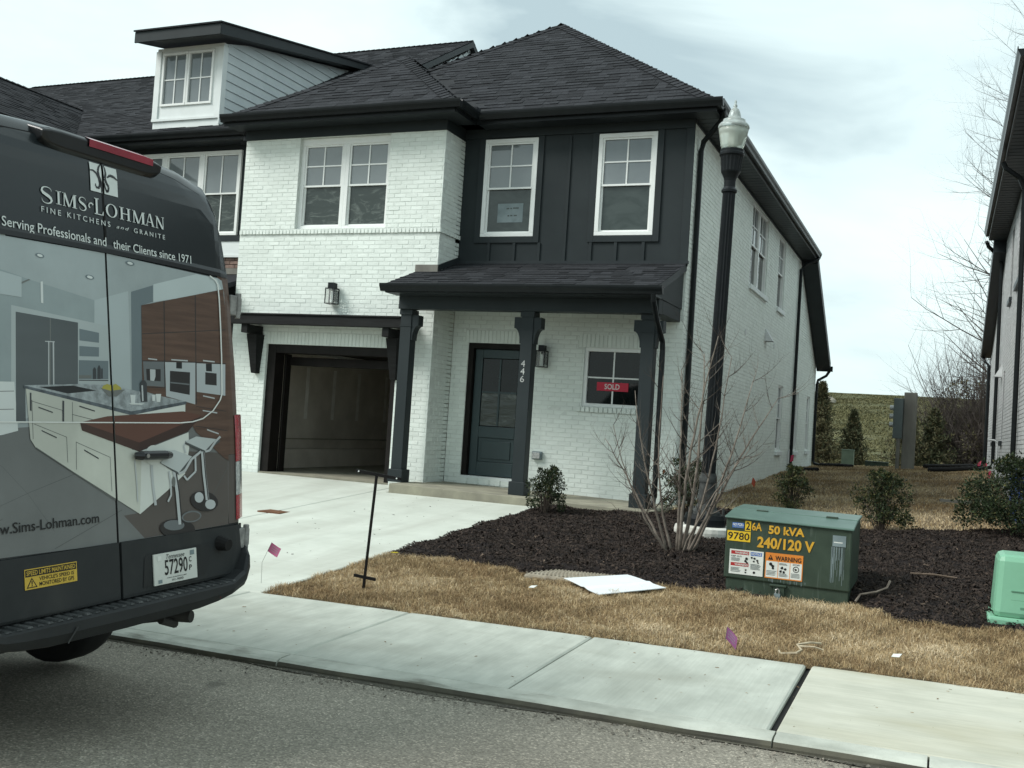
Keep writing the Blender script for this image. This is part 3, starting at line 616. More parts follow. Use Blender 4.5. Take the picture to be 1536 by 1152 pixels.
course('ledge_bricks',BAY,soldier_rects(-7.51,-3.712,3.835,3.912,.0677),.022); course('ledge_bricks',BAYR,soldier_rects(-.72,-.004,3.835,3.912),.022)
course('sill_bricks',FRONT,soldier_rects(-1.57,-.49,1.21,1.295,.07),.03)
course('door_step_bricks',FRONT,soldier_rects(-3.5,-2.36,zporch(-3)+.0,.085,.2),.012)
for (u0,u1,z0,z1) in SW:
    mb=MB(); SIDE.box(mb,u0-.05,u1+.05,z0-.10,z0-.005,-.06,.05,'white_trim'); mb.build('window_sill',H,bevel=.006)
# garage room
mb=MB()
x0,x1,y1,zf,zc=-7.30,-3.95,5.0,-.085,2.6
mb.box((x0,-.69,zf-.1),(x1,y1,zf),'concrete_old'); mb.build('garage_floor',H)
mb=MB(); mb.box((x0,y1,zf),(x1,y1+.1,zc),'drywall'); mb.box((x0-.1,-.53,zf),(x0,y1,zc),'drywall'); mb.box((x1,-.53,zf),(x1+.1,y1,zc),'drywall'); mb.box((x0,-.53,zc),(x1,y1,zc+.1),'drywall')
for x,z0,z1 in [(-6.95,.9,1.9),(-6.35,.9,1.9),(-5.75,.9,1.9),(-5.2,.9,1.9),(-4.45,.9,1.8),(-4.1,.9,1.8)]: mb.box((x-.05,y1-.003,z0),(x+.05,y1,z1),'plaster'); mb.box((x-.09,y1-.003,2.05),(x+.06,y1,2.5),'plaster')
for y in (.6,1.3,2.2,3.1,4.2): mb.box((x0,y-.05,.8),(x0+.003,y+.05,1.75),'plaster'); mb.box((x0,y-.05,1.98),(x0+.003,y+.05,2.35),'plaster')
mb.box((x0+.004,-.4,.42),(x0+.02,y1-.02,.44),'concrete_old')
mb.build('garage_room',H)
mb=MB(); mb.box((x0+.01,-.4,zf),(x0+.16,y1-.2,.25),'drywall'); mb.box((x0+.2,y1-.16,zf),(x1-.1,y1-.01,.22),'drywall'); mb.build('garage_curb',H)
mb=MB(); mb.box((-5.0,y1-.24,.28),(-4.72,y1-.17,.40),'plaster'); mb.build('outlet_box',H)
mb=MB()                                                    # dark jamb of the garage door
BAY.box(mb,-6.80,-6.64,-.10,2.02,-.30,-.05,'jamb_brown');BAY.box(mb,-4.45,-4.34,-.10,2.02,-.30,-.05,'jamb_brown');BAY.box(mb,-6.64,-4.45,1.88,2.02,-.30,-.05,'jamb_brown')
BAY.box(mb,-6.64,-6.60,-.10,1.88,-.45,-.302,'jamb_brown');BAY.box(mb,-6.64,-4.45,1.70,1.84,-.55,-.42,'jamb_brown'); mb.build('garage_jamb',H,bevel=.006)
mb=MB(); mb.box((-6.58,-.1,1.93),(-6.54,3.2,1.97),'galvanized'); mb.box((-4.55,-.1,1.93),(-4.51,3.2,1.97),'galvanized')
mb.build('door_track',H)
mb=MB(); mb.box((-6.55,.2,1.975),(-4.54,2.6,2.02),'jamb_brown'); mb.build('garage_door',H)
# timber awning over the garage
mb=MB(); mb.box((-7.27,-1.16,2.30),(-4.04,-1.04,2.445),'timber_black'); mb.box((-7.25,-1.18,2.448),(-4.06,-.70,2.475),'timber_black'); mb.build('awning_beam',H,bevel=.006)
for x in (-6.955,-4.33):
    mb=MB(); mb.box((x-.06,-1.12,2.16),(x+.06,-.69,2.298),'timber_black')
    mb.hexa([(x-.05,-.80,1.52),(x+.05,-.80,1.52),(x+.05,-.69,1.52),(x-.05,-.69,1.52),(x-.10,-.92,2.16),(x+.10,-.92,2.16),(x+.10,-.69,2.16),(x-.10,-.69,2.16)],'timber_black'); mb.build('awning_bracket',H,bevel=.005)
# front door
mb=MB(); B=FRONT.box
B(mb,-3.445,-3.36,.09,2.205,-.16,-.02,'jamb_brown');B(mb,-2.47,-2.40,.09,2.205,-.16,-.02,'jamb_brown');B(mb,-3.36,-2.47,2.12,2.205,-.16,-.02,'jamb_brown');B(mb,-3.445,-2.40,.06,.105,-.16,.012,'white_trim')
mb.build('door_frame',H)
mb=MB(); a,b,c,e=-3.355,-2.475,.115,2.115
for r in ((a,a+.13,c,e),(b-.13,b,c,e),(a+.13,b-.13,e-.14,e),(a+.13,b-.13,c,c+.22),(a+.13,b-.13,c+.60,c+.78)): B(mb,*r,-.145,-.10,'door_teal')
B(mb,a+.13,b-.13,c+.22,c+.60,-.14,-.125,'door_teal');B(mb,a+.19,b-.19,c+.27,c+.55,-.135,-.108,'door_teal')
dr=mb.build('front_door',H,bevel=.008)
g0,g1,h0,h1=a+.14,b-.14,c+.79,e-.15; mb=MB()
B(mb,(g0+g1)/2-.014,(g0+g1)/2+.014,h0,h1,-.13,-.108,'door_teal');B(mb,g0,g1,(h0+h1)/2-.014,(h0+h1)/2+.014,-.129,-.109,'door_teal'); mb.build('muntin',dr)
for i in(0,1):
    for j in(0,1):
        mb=MB(); B(mb,g0+(g1-g0)*i/2,g0+(g1-g0)*(i+1)/2,h0+(h1-h0)*j/2,h0+(h1-h0)*(j+1)/2,-.132,-.124,'pane_film' if j==0 else 'pane_black'); mb.build('pane',dr)
mb=MB(); mb.tube([(b-.06,.10,1.0),(b-.06,.055,1.0)],.028,'brass'); mb.tube([(b-.06,.055,1.0),(b-.06,.0,1.0)],.026,'brass'); mb.build('handle',dr)
# windows of the front
wn=window(H,FRONT,*WS,'grid',d=-.035,top='pane_black',fr=.055)
mb=MB(); FRONT.box(mb,-1.282,-.79,1.546,1.676,-.046,-.042,'sold_red'); sg=mb.build('sold_sign',wn)
mb=MB(); text(mb,'SOLD',(-1.16,.0410,1.572),(1,0,0),(0,0,1),.235,.082,'vinyl_white',bold=.012); mb.build('lettering',wn)
window(H,BAY,-6.42,-5.566,3.926,5.388,'dh',d=-.085,low='pane_film'); window(H,BAY,-5.566,-4.712,3.926,5.388,'dh',d=-.085,low='pane_film')
mb=MB(); BAY.box(mb,-6.42,-4.712,5.388,5.435,-.16,-.075,'white_vinyl'); mb.build('window_head',H)
w1=window(H,FRONT,-3.357,-2.451,3.89,5.448,'dh',d=.03,low='pane_dark'); w2=window(H,FRONT,-1.457,-.542,3.89,5.448,'dh',d=.03,low='pane_dark')
mb=MB(); FRONT.box(mb,-3.10,-2.665,4.125,4.425,-.0185,-.016,'label_grey')
for k,(u,z,l) in enumerate(((-2.95,4.335,.05),(-2.885,4.335,.03),(-2.84,4.34,.10),(-2.925,4.22,.03),(-2.88,4.222,.04),(-2.82,4.222,.055))): FRONT.box(mb,u,u+l,z,z+.022,-.016,-.0155,'pane_dark')
mb.build('paper_note',w1)
# dark board and batten field
mb=MB(); B=FRONT.box
wall(mb,FRONT,-3.725,-.0,3.42,5.62,[(-3.357,-2.451,3.89,5.448),(-1.457,-.542,3.89,5.448)],'dark_siding',-.006,.018); mb.build('siding_panel',H)
for u in (-3.193,-2.76,-2.34,-1.92,-1.50,-1.10,-.67):
    z1=5.45 if abs(u+1.92)<.02 else 3.79
    mb=MB(); B(mb,u-.024,u+.024,3.50,z1,.019,.042,'dark_siding'); mb.build('batten',H,bevel=.003)
for (a,b) in ((-3.357,-2.451),(-1.457,-.542)):
    mb=MB(); B(mb,a-.10,a-.002,3.79,5.47,.019,.047,'dark_siding');B(mb,b+.002,b+.10,3.79,5.47,.019,.047,'dark_siding');B(mb,a-.002,b+.002,3.79,3.888,.019,.047,'dark_siding'); mb.build('window_trim',H,bevel=.003)
mb=MB(); B(mb,-3.725,.016,5.472,5.62,.019,.05,'dark_siding'); mb.build('frieze_board',H,bevel=.003)
mb=MB(); B(mb,-.10,.016,3.42,5.470,.019,.048,'dark_siding'); mb.build('corner_board',H,bevel=.003)
mb=MB(); BAY.box(mb,-7.52,-3.715,5.44,5.63,-.01,.022,'dark_siding'); BAYR.box(mb,-.70,-.05,5.44,5.63,-.01,.018,'dark_siding'); mb.build('frieze_board',H,bevel=.003)
mb=MB(); SIDE.box(mb,0.,12.2,5.56,5.66,-.01,.02,'dark_trim'); mb.build('frieze_board',H)
# ------------------------------------------------------------------ roofs of the house
ze=5.74
mb=MB()
def deck(mb,P,m='roof_felt',dz=.0):
    mb.add([tuple(p) for p in P],[tuple(range(len(P)))],m)
A1=(-3.61,3.61,8.74);A2=(-3.61,8.2,8.74)
deck(mb,[(.39,-.39,ze),A1,(-7.61,-.39,ze)][::-1]); deck(mb,[(.39,-.39,ze),(.39,12.2,ze),A2,A1]); deck(mb,[(-7.61,-.39,ze),A1,A2,(-7.61,12.2,ze)]); deck(mb,[(.39,12.2,ze),(-7.61,12.2,ze),A2])
deck(mb,[(.39,12.2,ze+.02),(.39,16.5,3.30),(-7.61,16.5,3.30),(-7.61,12.2,ze+.02)])
BA=(-5.54,1.06,7.35);BT=(-5.54,1.75,7.35)
deck(mb,[(-7.69,-1.09,ze),(-3.39,-1.09,ze),BA]); deck(mb,[(-3.39,-1.09,ze),(-3.39,-.39,ze),BT,BA]); deck(mb,[(-7.69,-1.09,ze),BA,BT,(-7.69,-.39,ze)])
deck(mb,[(-4.1,-1.60,2.905),(.0,-1.60,2.905),(.0,0.0,3.47),(-4.1,0.,3.47)])
mb.build('roof',H)
S=Vector((0,.8,.6)); T=shingle_plane([(-7.61,-.39,ze),(.39,-.39,ze),A1],(1,0,0),S,seed=1)
T=[t for t in T if not (t[0].x<-3.5 and t[0].y<min(-.39+(-3.39-t[0].x),1.7) and t[0].x>-7.6 )]
T+=shingle_plane([(-7.69,-1.09,ze),(-3.39,-1.09,ze),BA],(1,0,0),S,seed=2)
up=Vector((0,1.6,.565)).normalized()
T+=[t for t in shingle_plane([(-4.1,-1.60,2.905),(0,-1.60,2.905),(0,0.,3.47),(-4.1,0.,3.47)],(1,0,0),up,seed=3) if not (t[0].x+t[4]<-3.72 and t[0].y>-.72)]
T+=shingle_plane([(-3.39,-1.09,ze),(-3.39,-.39,ze),BT,BA],(0,1,0),(-.8,0,.6),seed=4,vis=False)
T+=shingle_plane([(.39,-.39,ze),(.39,12.2,ze),A2,A1],(0,1,0),(-.8,0,.6),seed=5,vis=False,exposure=.2)
T+=shingle_plane([(-7.61,12.2,ze),(-7.61,-.39,ze),A1,A2],(0,-1,0),(.8,0,.6),seed=6,vis=False,exposure=.2)
shingles(H,T,300)
mb=MB()
for a,b in (((.39,-.39,ze),A1),((-7.61,-.39,ze),A1),(A1,A2),((-3.39,-1.09,ze),BA),((-7.69,-1.09,ze),BA),(BA,BT),((.39,12.2,ze),A2)): hipcap(mb,a,b)
mb.build('ridge_cap',H)
mb=MB(); mb.box((-3.50,-.45,5.76),(-3.36,-.30,5.86),'shingle'); mb.box((-3.25,-.40,5.755),(-3.02,-.28,5.80),'shingle'); mb.build('valley_flashing',H)
# soffit, fascia, gutters
mb=MB(); zs=5.60
mb.box((-3.36,-.37,zs),(.37,-.05,zs+.02),'dark_trim'); mb.box((-7.67,-1.07,zs),(-3.41,-.72,zs+.02),'dark_trim'); mb.box((-3.72,-.719,zs),(-3.41,-.37,zs+.02),'dark_trim'); mb.box((.02,-.049,zs),(.37,12.2,zs+.02),'dark_trim')
for i in range(60): mb.box((.025,.2*i,zs-.004),(.365,.2*i+.012,zs-.0),'gutter_black')
mb.build('soffit',H)
def gutter(a,b,ztop,nrm,name='gutter',parent=None,hh=.12,ww=.10):
    """K-style gutter from a to b (x,y), nrm = outward direction"""
    mb=MB(); a=Vector((*a,0));b=Vector((*b,0));n=Vector((*nrm,0)); pr=[(0,0),(0,-hh),(ww*.62,-hh),(ww*.72,-hh*.72),(ww*.95,-hh*.40),(ww,-.022),(ww,0),(ww-.012,.002),(ww-.014,-.03),(.012,-.03)]
    vs=[]
    for p in (a,b):
        for (o,z) in pr: q=p+n*o; vs.append((q.x,q.y,ztop+z))
    k=len(pr); fs=[(i,(i+1)%k,k+(i+1)%k,k+i) for i in range(k)]+[tuple(range(k-1,-1,-1)),tuple(range(k,2*k))]
    mb.add(vs,fs,'gutter_black'); return mb.build(name,parent or H)
def fascia(mb,a,b,z0,z1,n,t=.02):
    a=Vector((*a,0));b=Vector((*b,0));n=Vector((*n,0)); q=[a,b,b+n*t,a+n*t]; mb.hexa([(p.x,p.y,z0) for p in q]+[(p.x,p.y,z1) for p in q],'gutter_black')
mb=MB(); fascia(mb,(.37,-.37),(-3.38,-.37),zs-.01,5.73,(0,-1)); fascia(mb,(-3.41,-1.07),(-7.69,-1.07),zs-.01,5.73,(0,-1)); fascia(mb,(.37,12.2),(.37,-.39),zs-.01,5.73,(1,0)); fascia(mb,(-3.41,-.37),(-3.41,-1.07),zs-.01,5.73,(1,0))
mb.build('fascia',H)
gutter((.49,-.392),(-3.30,-.392),5.765,(0,-1)); gutter((-3.29,-1.092),(-7.72,-1.092),5.765,(0,-1)); gutter((.392,12.25),(.392,-.392),5.765,(1,0)); gutter((-3.388,-.48),(-3.388,-1.092),5.765,(1,0)); gutter((.1,-1.60),(-4.15,-1.60),2.90,(0,-1),hh=.11)
# rear rake
mb=MB(); mb.hexa([(.02,12.2,5.50),(.41,12.2,5.50),(.41,16.55,3.06),(.02,16.55,3.06),(.02,12.2,5.74),(.41,12.2,5.74),(.41,16.55,3.30),(.02,16.55,3.30)],'dark_trim'); mb.build('rear_rake',H)
mb=MB(); mb.box((.02,16.5,3.05),(.47,16.62,3.20),'gutter_black'); mb.build('rear_gutter',H)
def downspout(pts,parent=None,r=.042,name='downspout'):
    mb=MB(); mb.tube(pts,[r]*len(pts),'gutter_black',n=8)
    for z in (1.2,3.2):
        p=[q for q in pts]; 
    return mb.build(name,parent or H)
downspout([(.44,-.2,5.66),(.42,-.02,5.60),(.25,.10,5.46),(.09,.22,5.33),(.05,.26,5.20),(.05,.26,.16),(.09,.22,.08),(.22,.10,.03)])
downspout([(.44,12.15,5.66),(.42,12.05,5.58),(.16,11.8,5.42),(.06,11.75,5.28),(.055,11.75,.42),(.1,11.72,.32),(.3,11.6,.28)])
downspout([(.38,16.56,3.06),(.30,16.54,2.92),(.08,16.5,2.78),(.055,16.5,2.66),(.055,16.5,.42),(.1,16.46,.34),(.3,16.3,.30)])
downspout([(-.02,-1.66,2.80),(-.02,-1.64,2.70),(-.01,-1.45,2.46),(.0,-1.14,2.22),(.0,-1.10,2.10),(.0,-1.08,.1),(.02,-1.2,-.02)],r=.038)
downspout([(-7.75,-.46,5.66),(-7.75,-.44,5.58),(-7.62,-.60,5.44),(-7.56,-.74,5.40)],r=.035)
# ------------------------------------------------------------------ porch
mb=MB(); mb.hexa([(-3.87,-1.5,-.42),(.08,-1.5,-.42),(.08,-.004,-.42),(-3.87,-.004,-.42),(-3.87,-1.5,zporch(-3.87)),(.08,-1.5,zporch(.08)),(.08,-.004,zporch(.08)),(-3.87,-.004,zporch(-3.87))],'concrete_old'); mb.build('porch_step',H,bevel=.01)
mb=MB(); mb.box((-4.06,-1.24,2.58),(-.05,-1.04,2.80),'dark_siding'); mb.box((-.28,-1.039,2.60),(-.05,-.02,2.80),'dark_siding'); mb.build('porch_beam',H,bevel=.006)
mb=MB(); mb.box((-3.72,-1.03,2.72),(-.29,-.01,2.74),'dark_trim'); mb.box((-4.1,-1.60,2.775),(-.02,-1.25,2.795),'dark_trim'); mb.box((-4.08,-1.60,2.79),(-.02,-1.575,2.895),'gutter_black'); mb.build('porch_ceiling',H)
mb=MB(); mb.prism([(-.05,-1.57,2.79),(-.05,-.004,2.79),(-.05,-.004,3.44),(-.05,-1.57,2.895)],(.012,0,0),'dark_siding'); mb.build('gable_panel',H)
mb=MB(); mb.hexa([(-.037,-1.60,2.79),(.0,-1.60,2.79),(.0,-.004,3.355),(-.037,-.004,3.355),(-.037,-1.60,2.90),(.0,-1.60,2.90),(.0,-.004,3.468),(-.037,-.004,3.468)],'dark_trim'); mb.build('rake_board',H)
mb=MB(); FRONT.box(mb,-3.70,.03,3.455,3.50,.02,.07,'dark_trim'); mb.build('flashing',H)
mb=MB(); mb.box((-4.1,-.735,3.22),(-3.71,-.705,3.33),'post_grey'); mb.hexa([(-3.727,-.71,3.24),(-3.70,-.71,3.24),(-3.70,-.02,3.475),(-3.727,-.02,3.475),(-3.727,-.71,3.33),(-3.70,-.71,3.33),(-3.70,-.02,3.565),(-3.727,-.02,3.565)],'dark_trim'); mb.build('step_flashing',H)
def post(x,yc,zbase,label=None):
    mb=MB(); s=.09
    mb.box((x-s,yc-s,zbase),(x+s,yc+s,2.58),'dark_siding')
    p=mb.build('porch_post',H,bevel=.004)
    mb=MB(); mb.box((x-.122,yc-.122,zbase),(x+.122,yc+.122,zbase+.19),'dark_siding'); mb.build('post_base',p,bevel=.006)
    mb=MB(); mb.box((x-.107,yc-.107,2.50),(x+.107,yc+.107,2.578),'dark_siding'); mb.build('post_capital',p,bevel=.003); mb=MB(); mb.box((x-.098,yc-.098,2.325),(x+.098,yc+.098,2.343),'dark_siding'); mb.build('post_moulding',p)
    for sg in (-1,1):
        if x<-3 and sg<0: continue
        prof=[(.0,2.12),(.022,2.12),(.022,2.15)]+[(.022+.093*(1-math.cos(t*math.pi/2)),2.15+.19*math.sin(t*math.pi/2)) for t in (.2,.4,.6,.8,1.)]+[(.115,2.46),(.115,2.495),(0,2.495)]
        mb=MB(); mb.prism([(x+sg*(s+.001+a),yc-.075,z) for a,z in prof],(0,.15,0),'dark_siding'); mb.build('corbel',p)
    return p
post(-3.955,-1.08,zporch(-3.955)); pm=post(-1.965,-1.12,zporch(-1.965)); post(-.20,-1.08,zporch(-.2))
for k,(s,z) in enumerate((('4',1.785),('4',1.675),('6',1.565))):
    mb=MB(); text(mb,s,(-2.022,-1.213,z),(1,0,0),(0,0,1),.062,.092,'galvanized'); mb.build('house_number',pm)
# wall lanterns
def lantern(F,u,z,hh,ww,dd):
    mb=MB(); B=F.box
    B(mb,u-.05,u+.05,z-.03,z+hh*.55,.0,.022,'lamp_iron'); B(mb,u-.015,u+.015,z+hh*.52,z+hh*.60,.02,dd*.6,'lamp_iron'); B(mb,u-ww/2,u+ww/2,z+hh*.62,z+hh*.68,.03,dd,'lamp_iron')
    B(mb,u-ww*.30,u+ww*.30,z+hh*.68,z+hh,.05,dd-.02,'lamp_iron'); B(mb,u-ww/2,u+ww/2,z-hh*.3,z-hh*.26,.03,dd,'lamp_iron')
    for a in (-1,1):
        for d in (.03,dd-.012): B(mb,u+a*(ww/2-.006)-.006,u+a*(ww/2-.006)+.006,z-hh*.26,z+hh*.62,d,d+.012,'lamp_iron')
    l=mb.build('wall_lantern',H)
    mb=MB(); B(mb,u-ww/2+.012,u+ww/2-.012,z-hh*.25,z+hh*.61,.044,dd-.016,'lantern_glass'); mb.build('lantern_pane',l)
    mb=MB(); mb.tube([F.p(u,z-.05,dd*.55),F.p(u,z+.12,dd*.55)],.02,'vinyl_white'); mb.build('bulb_tube',l)
lantern(BAY,-5.53,2.76,.26,.17,.19); lantern(FRONT,-2.14,1.93,.26,.15,.19)
mb=MB(); FRONT.box(mb,-2.225,-2.07,.44,.565,.0,.07,'label_grey'); FRONT.box(mb,-2.21,-2.085,.455,.55,.07,.09,'lamp_clear'); mb.build('outlet_cover',H,bevel=.012)
# side wall windows, vents
for (u0,u1,z0,z1),k in zip(SW,('dh','dh','dh','dh','dh')):
    if u1-u0>1.5: 
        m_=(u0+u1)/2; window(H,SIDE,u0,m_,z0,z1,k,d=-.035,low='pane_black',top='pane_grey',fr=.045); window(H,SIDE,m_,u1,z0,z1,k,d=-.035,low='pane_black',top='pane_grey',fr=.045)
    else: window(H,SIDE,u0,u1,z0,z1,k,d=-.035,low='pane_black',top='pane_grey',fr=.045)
for y,z,s in ((4.92,2.98,.05),(7.30,3.16,.13),(8.46,3.04,.05)):
    mb=MB(); mb.prism([(0,y-s,z-s),(0,y+s,z-s),(0,y+s,z+s),(0,y-s,z+s)],(.012,0,0),'pvc')
    if s>.1: mb.add([(.012,y-s,z+s),(.012,y+s,z+s),(.012,y+s,z-s),(.012,y-s,z-s),(.17,y-s*.9,z-s),(.17,y+s*.9,z-s)],[(0,1,5,4),(1,2,5),(3,0,4)],'pvc')
    mb.build('vent_hood',H)
mb=MB(); mb.tube([(.05,11.35,.25),(.05,11.35,.75)],.025,'pvc'); mb.build('vent_pipe',H)
# ------------------------------------------------------------------ attached house on the left
A=thing('townhouse',(-12.5,0,-.2),'attached townhouse left of the white one, with shed roofed white dormer and triple window','house')
mb=MB(); wall(mb,FRONT,-19.,-7.52,-.3,5.62,[(-10.70,-8.12,3.97,5.50),(-12.6,-8.4,-.3,2.1)],'dark_siding',-.16,-.0); mb.box((-19,.15,-.3),(-7.53,.2,5.6),'dark_trim'); mb.build('wall',A)
mb=MB(); mb.box((-16.5,-2.9,-.5),(-12.1,-.005,5.70),'dark_siding'); mb.prism([(-16.6,-2.9,5.701),(-12.0,-2.9,5.701),(-14.3,-2.9,7.08)],(0,2.6,0),'dark_siding'); mb.box((-16.7,-3.15,5.60),(-11.85,-2.905,5.70),'dark_trim'); mb.build('front_bay',A)
for k in (0,1): window(A,Fr((0,-2.9,0),(1,0,0),(0,-1,0)),-15.2+.9*k,-14.3+.9*k,3.97,5.45,'dh',d=.03,low='pane_dark')
mb=MB(); FRONT.box(mb,-11.2,-7.56,3.62,3.86,.001,.03,'white_trim'); FRONT.box(mb,-11.2,-7.56,3.862,3.96,.001,.045,'dark_trim'); FRONT.box(mb,-11.2,-7.56,3.575,3.618,.001,.05,'white_trim'); mb.build('trim_band',A)
mb=MB(); FRONT.box(mb,-11.2,-7.56,3.27,3.375,.001,.06,'post_grey'); FRONT.box(mb,-11.2,-7.56,3.376,3.57,.0005,.004,'joint_black'); mb.build('stone_cap',A)
v,f=brick_geo(FRONT,brick_rects(-11.2,-7.56,3.378,3.57,[]),.014); link('brick',fast_mesh('brown_bricks',v-np.array(ROOTLOC[A.name]),f,['brown_brick']),A,'stuff')
mb=MB(); mb.hexa([(-11.4,-1.3,2.75),(-7.56,-1.3,2.75),(-7.56,-.06,3.2),(-11.4,-.06,3.2),(-11.4,-1.3,2.85),(-7.56,-1.3,2.85),(-7.56,-.06,3.26),(-11.4,-.06,3.26)],'shingle'); mb.box((-11.4,-1.32,2.6),(-7.56,-1.2,2.745),'timber_black'); mb.build('porch_roof',A)
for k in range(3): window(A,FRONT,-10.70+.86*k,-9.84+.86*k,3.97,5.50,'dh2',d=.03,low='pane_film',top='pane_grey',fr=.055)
zl=lambda y:5.74+.583*(y+.39)
LR=[(-13.2,-.39),(-7.0,-.39)]
mb=MB(); RY=6.6
mb.add([(-15.3,-.39,zl(-.39)),(-7.0,-.39,zl(-.39)),(-7.0,RY,zl(RY)),(-15.3,RY,zl(RY))],[(0,1,2,3)],'roof_felt'); mb.add([(-7.0,RY,zl(RY)),(-15.3,RY,zl(RY)),(-15.3,13.,zl(0)),(-7.0,13.,zl(0))],[(0,1,2,3)],'roof_felt')
mb.add([(-26,-.39,zl(-.39)),(-15.3,-.39,zl(-.39)),(-15.3,5.7,zl(5.7)),(-26,5.7,zl(5.7))],[(0,1,2,3)],'roof_felt')
mb.add([(-14.3,-3.2,7.22),(-14.3,2.2,7.25),(-11.76,-.35,5.77),(-11.76,-3.2,5.77)],[(0,1,2,3)],'roof_felt'); mb.add([(-14.3,-3.2,7.22),(-14.3,2.2,7.25),(-16.84,-.35,5.77),(-16.84,-3.2,5.77)],[(3,2,1,0)],'roof_felt')
mb.build('roof',A)
ul=Vector((0,1,.583)).normalized()
T=shingle_plane([(-13.5,-.39,zl(-.39)+.004),(-7.0,-.39,zl(-.39)+.004),(-7.0,RY,zl(RY)),(-15.3,RY,zl(RY)),(-15.3,1.3,zl(1.3))],(1,0,0),ul,seed=11)
T=[t for t in T if not(-10.2<t[0].x and t[0].x+t[4]<-8.75 and .05<t[0].y<4.2)]
T+=shingle_plane([(-20,2.5,zl(2.5)),(-15.3,2.5,zl(2.5)),(-15.3,5.7,zl(5.7)),(-20,5.7,zl(5.7))],(1,0,0),ul,seed=12)
T+=shingle_plane([(-11.76,-3.2,5.775),(-11.76,-.35,5.775),(-14.3,2.2,7.252),(-14.3,-3.2,7.252)],(0,1,0),Vector((-2.54,0,1.477)).normalized(),seed=13)
shingles(A,T,300)
mb=MB(); hipcap(mb,(-7.0,RY,zl(RY)),(-15.3,RY,zl(RY))); hipcap(mb,(-15.3,5.7,zl(5.7)),(-20,5.7,zl(5.7))); hipcap(mb,(-14.3,-3.2,7.25),(-14.3,2.2,7.25)); mb.build('ridge_cap',A)
# right gable end above the hip roof
GE=Fr((-7.06,0,0),(0,1,0),(1,0,0))
mb=MB(); mb.hexa([(-7.08,-.39,zl(-.39)-.15),(-6.98,-.39,zl(-.39)-.15),(-6.98,RY,zl(RY)-.15),(-7.08,RY,zl(RY)-.15),(-7.08,-.39,zl(-.39)-.01),(-6.98,-.39,zl(-.39)-.01),(-6.98,RY,zl(RY)-.01),(-7.08,RY,zl(RY)-.01)],'dark_trim')
mb.hexa([(-7.08,RY,zl(RY)-.15),(-6.98,RY,zl(RY)-.15),(-6.98,13,zl(.2)-.15),(-7.08,13,zl(.2)-.15),(-7.08,RY,zl(RY)-.01),(-6.98,RY,zl(RY)-.01),(-6.98,13,zl(.2)-.01),(-7.08,13,zl(.2)-.01)],'dark_trim'); mb.build('rake_board',A)
for k in range(30):
    z0=5.6+.14*k; z1=z0+.15
    y0=max((z0-5.74)/.583-.39+.45,.2); y1=2*RY-y0
    if y0<RY-.05: 
        mb=MB(); mb.hexa([(-7.16,y0,z0),(-7.085,y0,z0),(-7.085,y1,z0),(-7.16,y1,z0),(-7.16,y0+.2,z1),(-7.10,y0+.2,z1),(-7.10,y1-.2,z1),(-7.16,y1-.2,z1)],'lap_siding'); mb.build('plank',A)
# dormer
DF=Fr((0,0.02,0),(1,0,0),(0,-1,0)); dx0,dx1=-10.26,-8.73; dzb=6.12; DS=Fr((dx1,0,0),(0,1,0),(1,0,0))
mb=MB(); wall(mb,DF,dx0,dx1,5.95,7.50,[(-10.11,-8.93,6.40,7.40)],'white_trim',-.12,0.); mb.build('dormer_face',A)
mb=MB(); DF.box(mb,dx0-.02,dx1+.02,dzb,dzb+.05,.0,.03,'white_trim');DF.box(mb,dx1-.11,dx1+.012,dzb+.05,7.44,.0,.028,'white_trim');DF.box(mb,dx0-.012,dx0+.11,dzb+.05,7.44,.0,.028,'white_trim');DS.box(mb,-.02,.11,6.0,7.44,.001,.026,'white_trim'); mb.build('corner_board',A,bevel=.003)
for a,b in ((-10.11,-9.523),(-9.517,-8.93)): window(A,DF,a,b,6.40,7.40,'grid',d=.015,fr=.045)
sof=lambda z:max(.115,(z-7.45)/.2066-.42)
for k in range(16):
    z0=6.02+.165*k; z1=z0+.168; ye=(z0-5.74)/.583-.39+.2
    if ye<sof(z0)+.05: continue
    e1=max(ye+.2,sof(z1)+.03)
    mb=MB(); mb.hexa([(dx1-.03,sof(z0),z0),(dx1+.020,sof(z0),z0),(dx1+.020,ye,z0),(dx1-.03,ye,z0),(dx1-.03,sof(z1),z1),(dx1+.003,sof(z1),z1),(dx1+.003,e1,z1),(dx1-.03,e1,z1)],'lap_siding'); mb.build('plank',A)
ds=lambda y:7.68+.19*(y+.42)
mb=MB(); x0,x1=-10.38,-8.46
mb.hexa([(x0,-.42,7.475),(x1,-.42,7.475),(x1,4.6,ds(4.6)-.12),(x0,4.6,ds(4.6)-.12),(x0,-.42,ds(-.42)),(x1,-.42,ds(-.42)),(x1,4.6,ds(4.6)),(x0,4.6,ds(4.6))],'dark_trim')
mb.build('dormer_roof',A)
mb=MB(); mb.box((x0-.02,-.45,7.465),(x1+.01,-.421,7.66),'dark_siding'); mb.build('fascia',A,bevel=.004)
mb=MB(); mb.hexa([(x0-.03,-.48,7.662),(x1+.03,-.48,7.662),(x1+.03,4.7,ds(4.7)+.005),(x0-.03,4.7,ds(4.7)+.005),(x0-.03,-.48,7.69),(x1+.03,-.48,7.69),(x1+.03,4.7,ds(4.7)+.035),(x0-.03,4.7,ds(4.7)+.035)],'shingle'); mb.build('roof_edge',A)
mb=MB(); mb.box((-19,-.37,5.60),(-7.7,-.01,5.62),'dark_trim'); mb.build('soffit',A); mb=MB(); fascia(mb,(-7.7,-.37),(-19,-.37),5.59,5.73,(0,-1)); mb.build('fascia',A)
gutter((-7.74,-.392),(-19,-.392),5.765,(0,-1),parent=A)
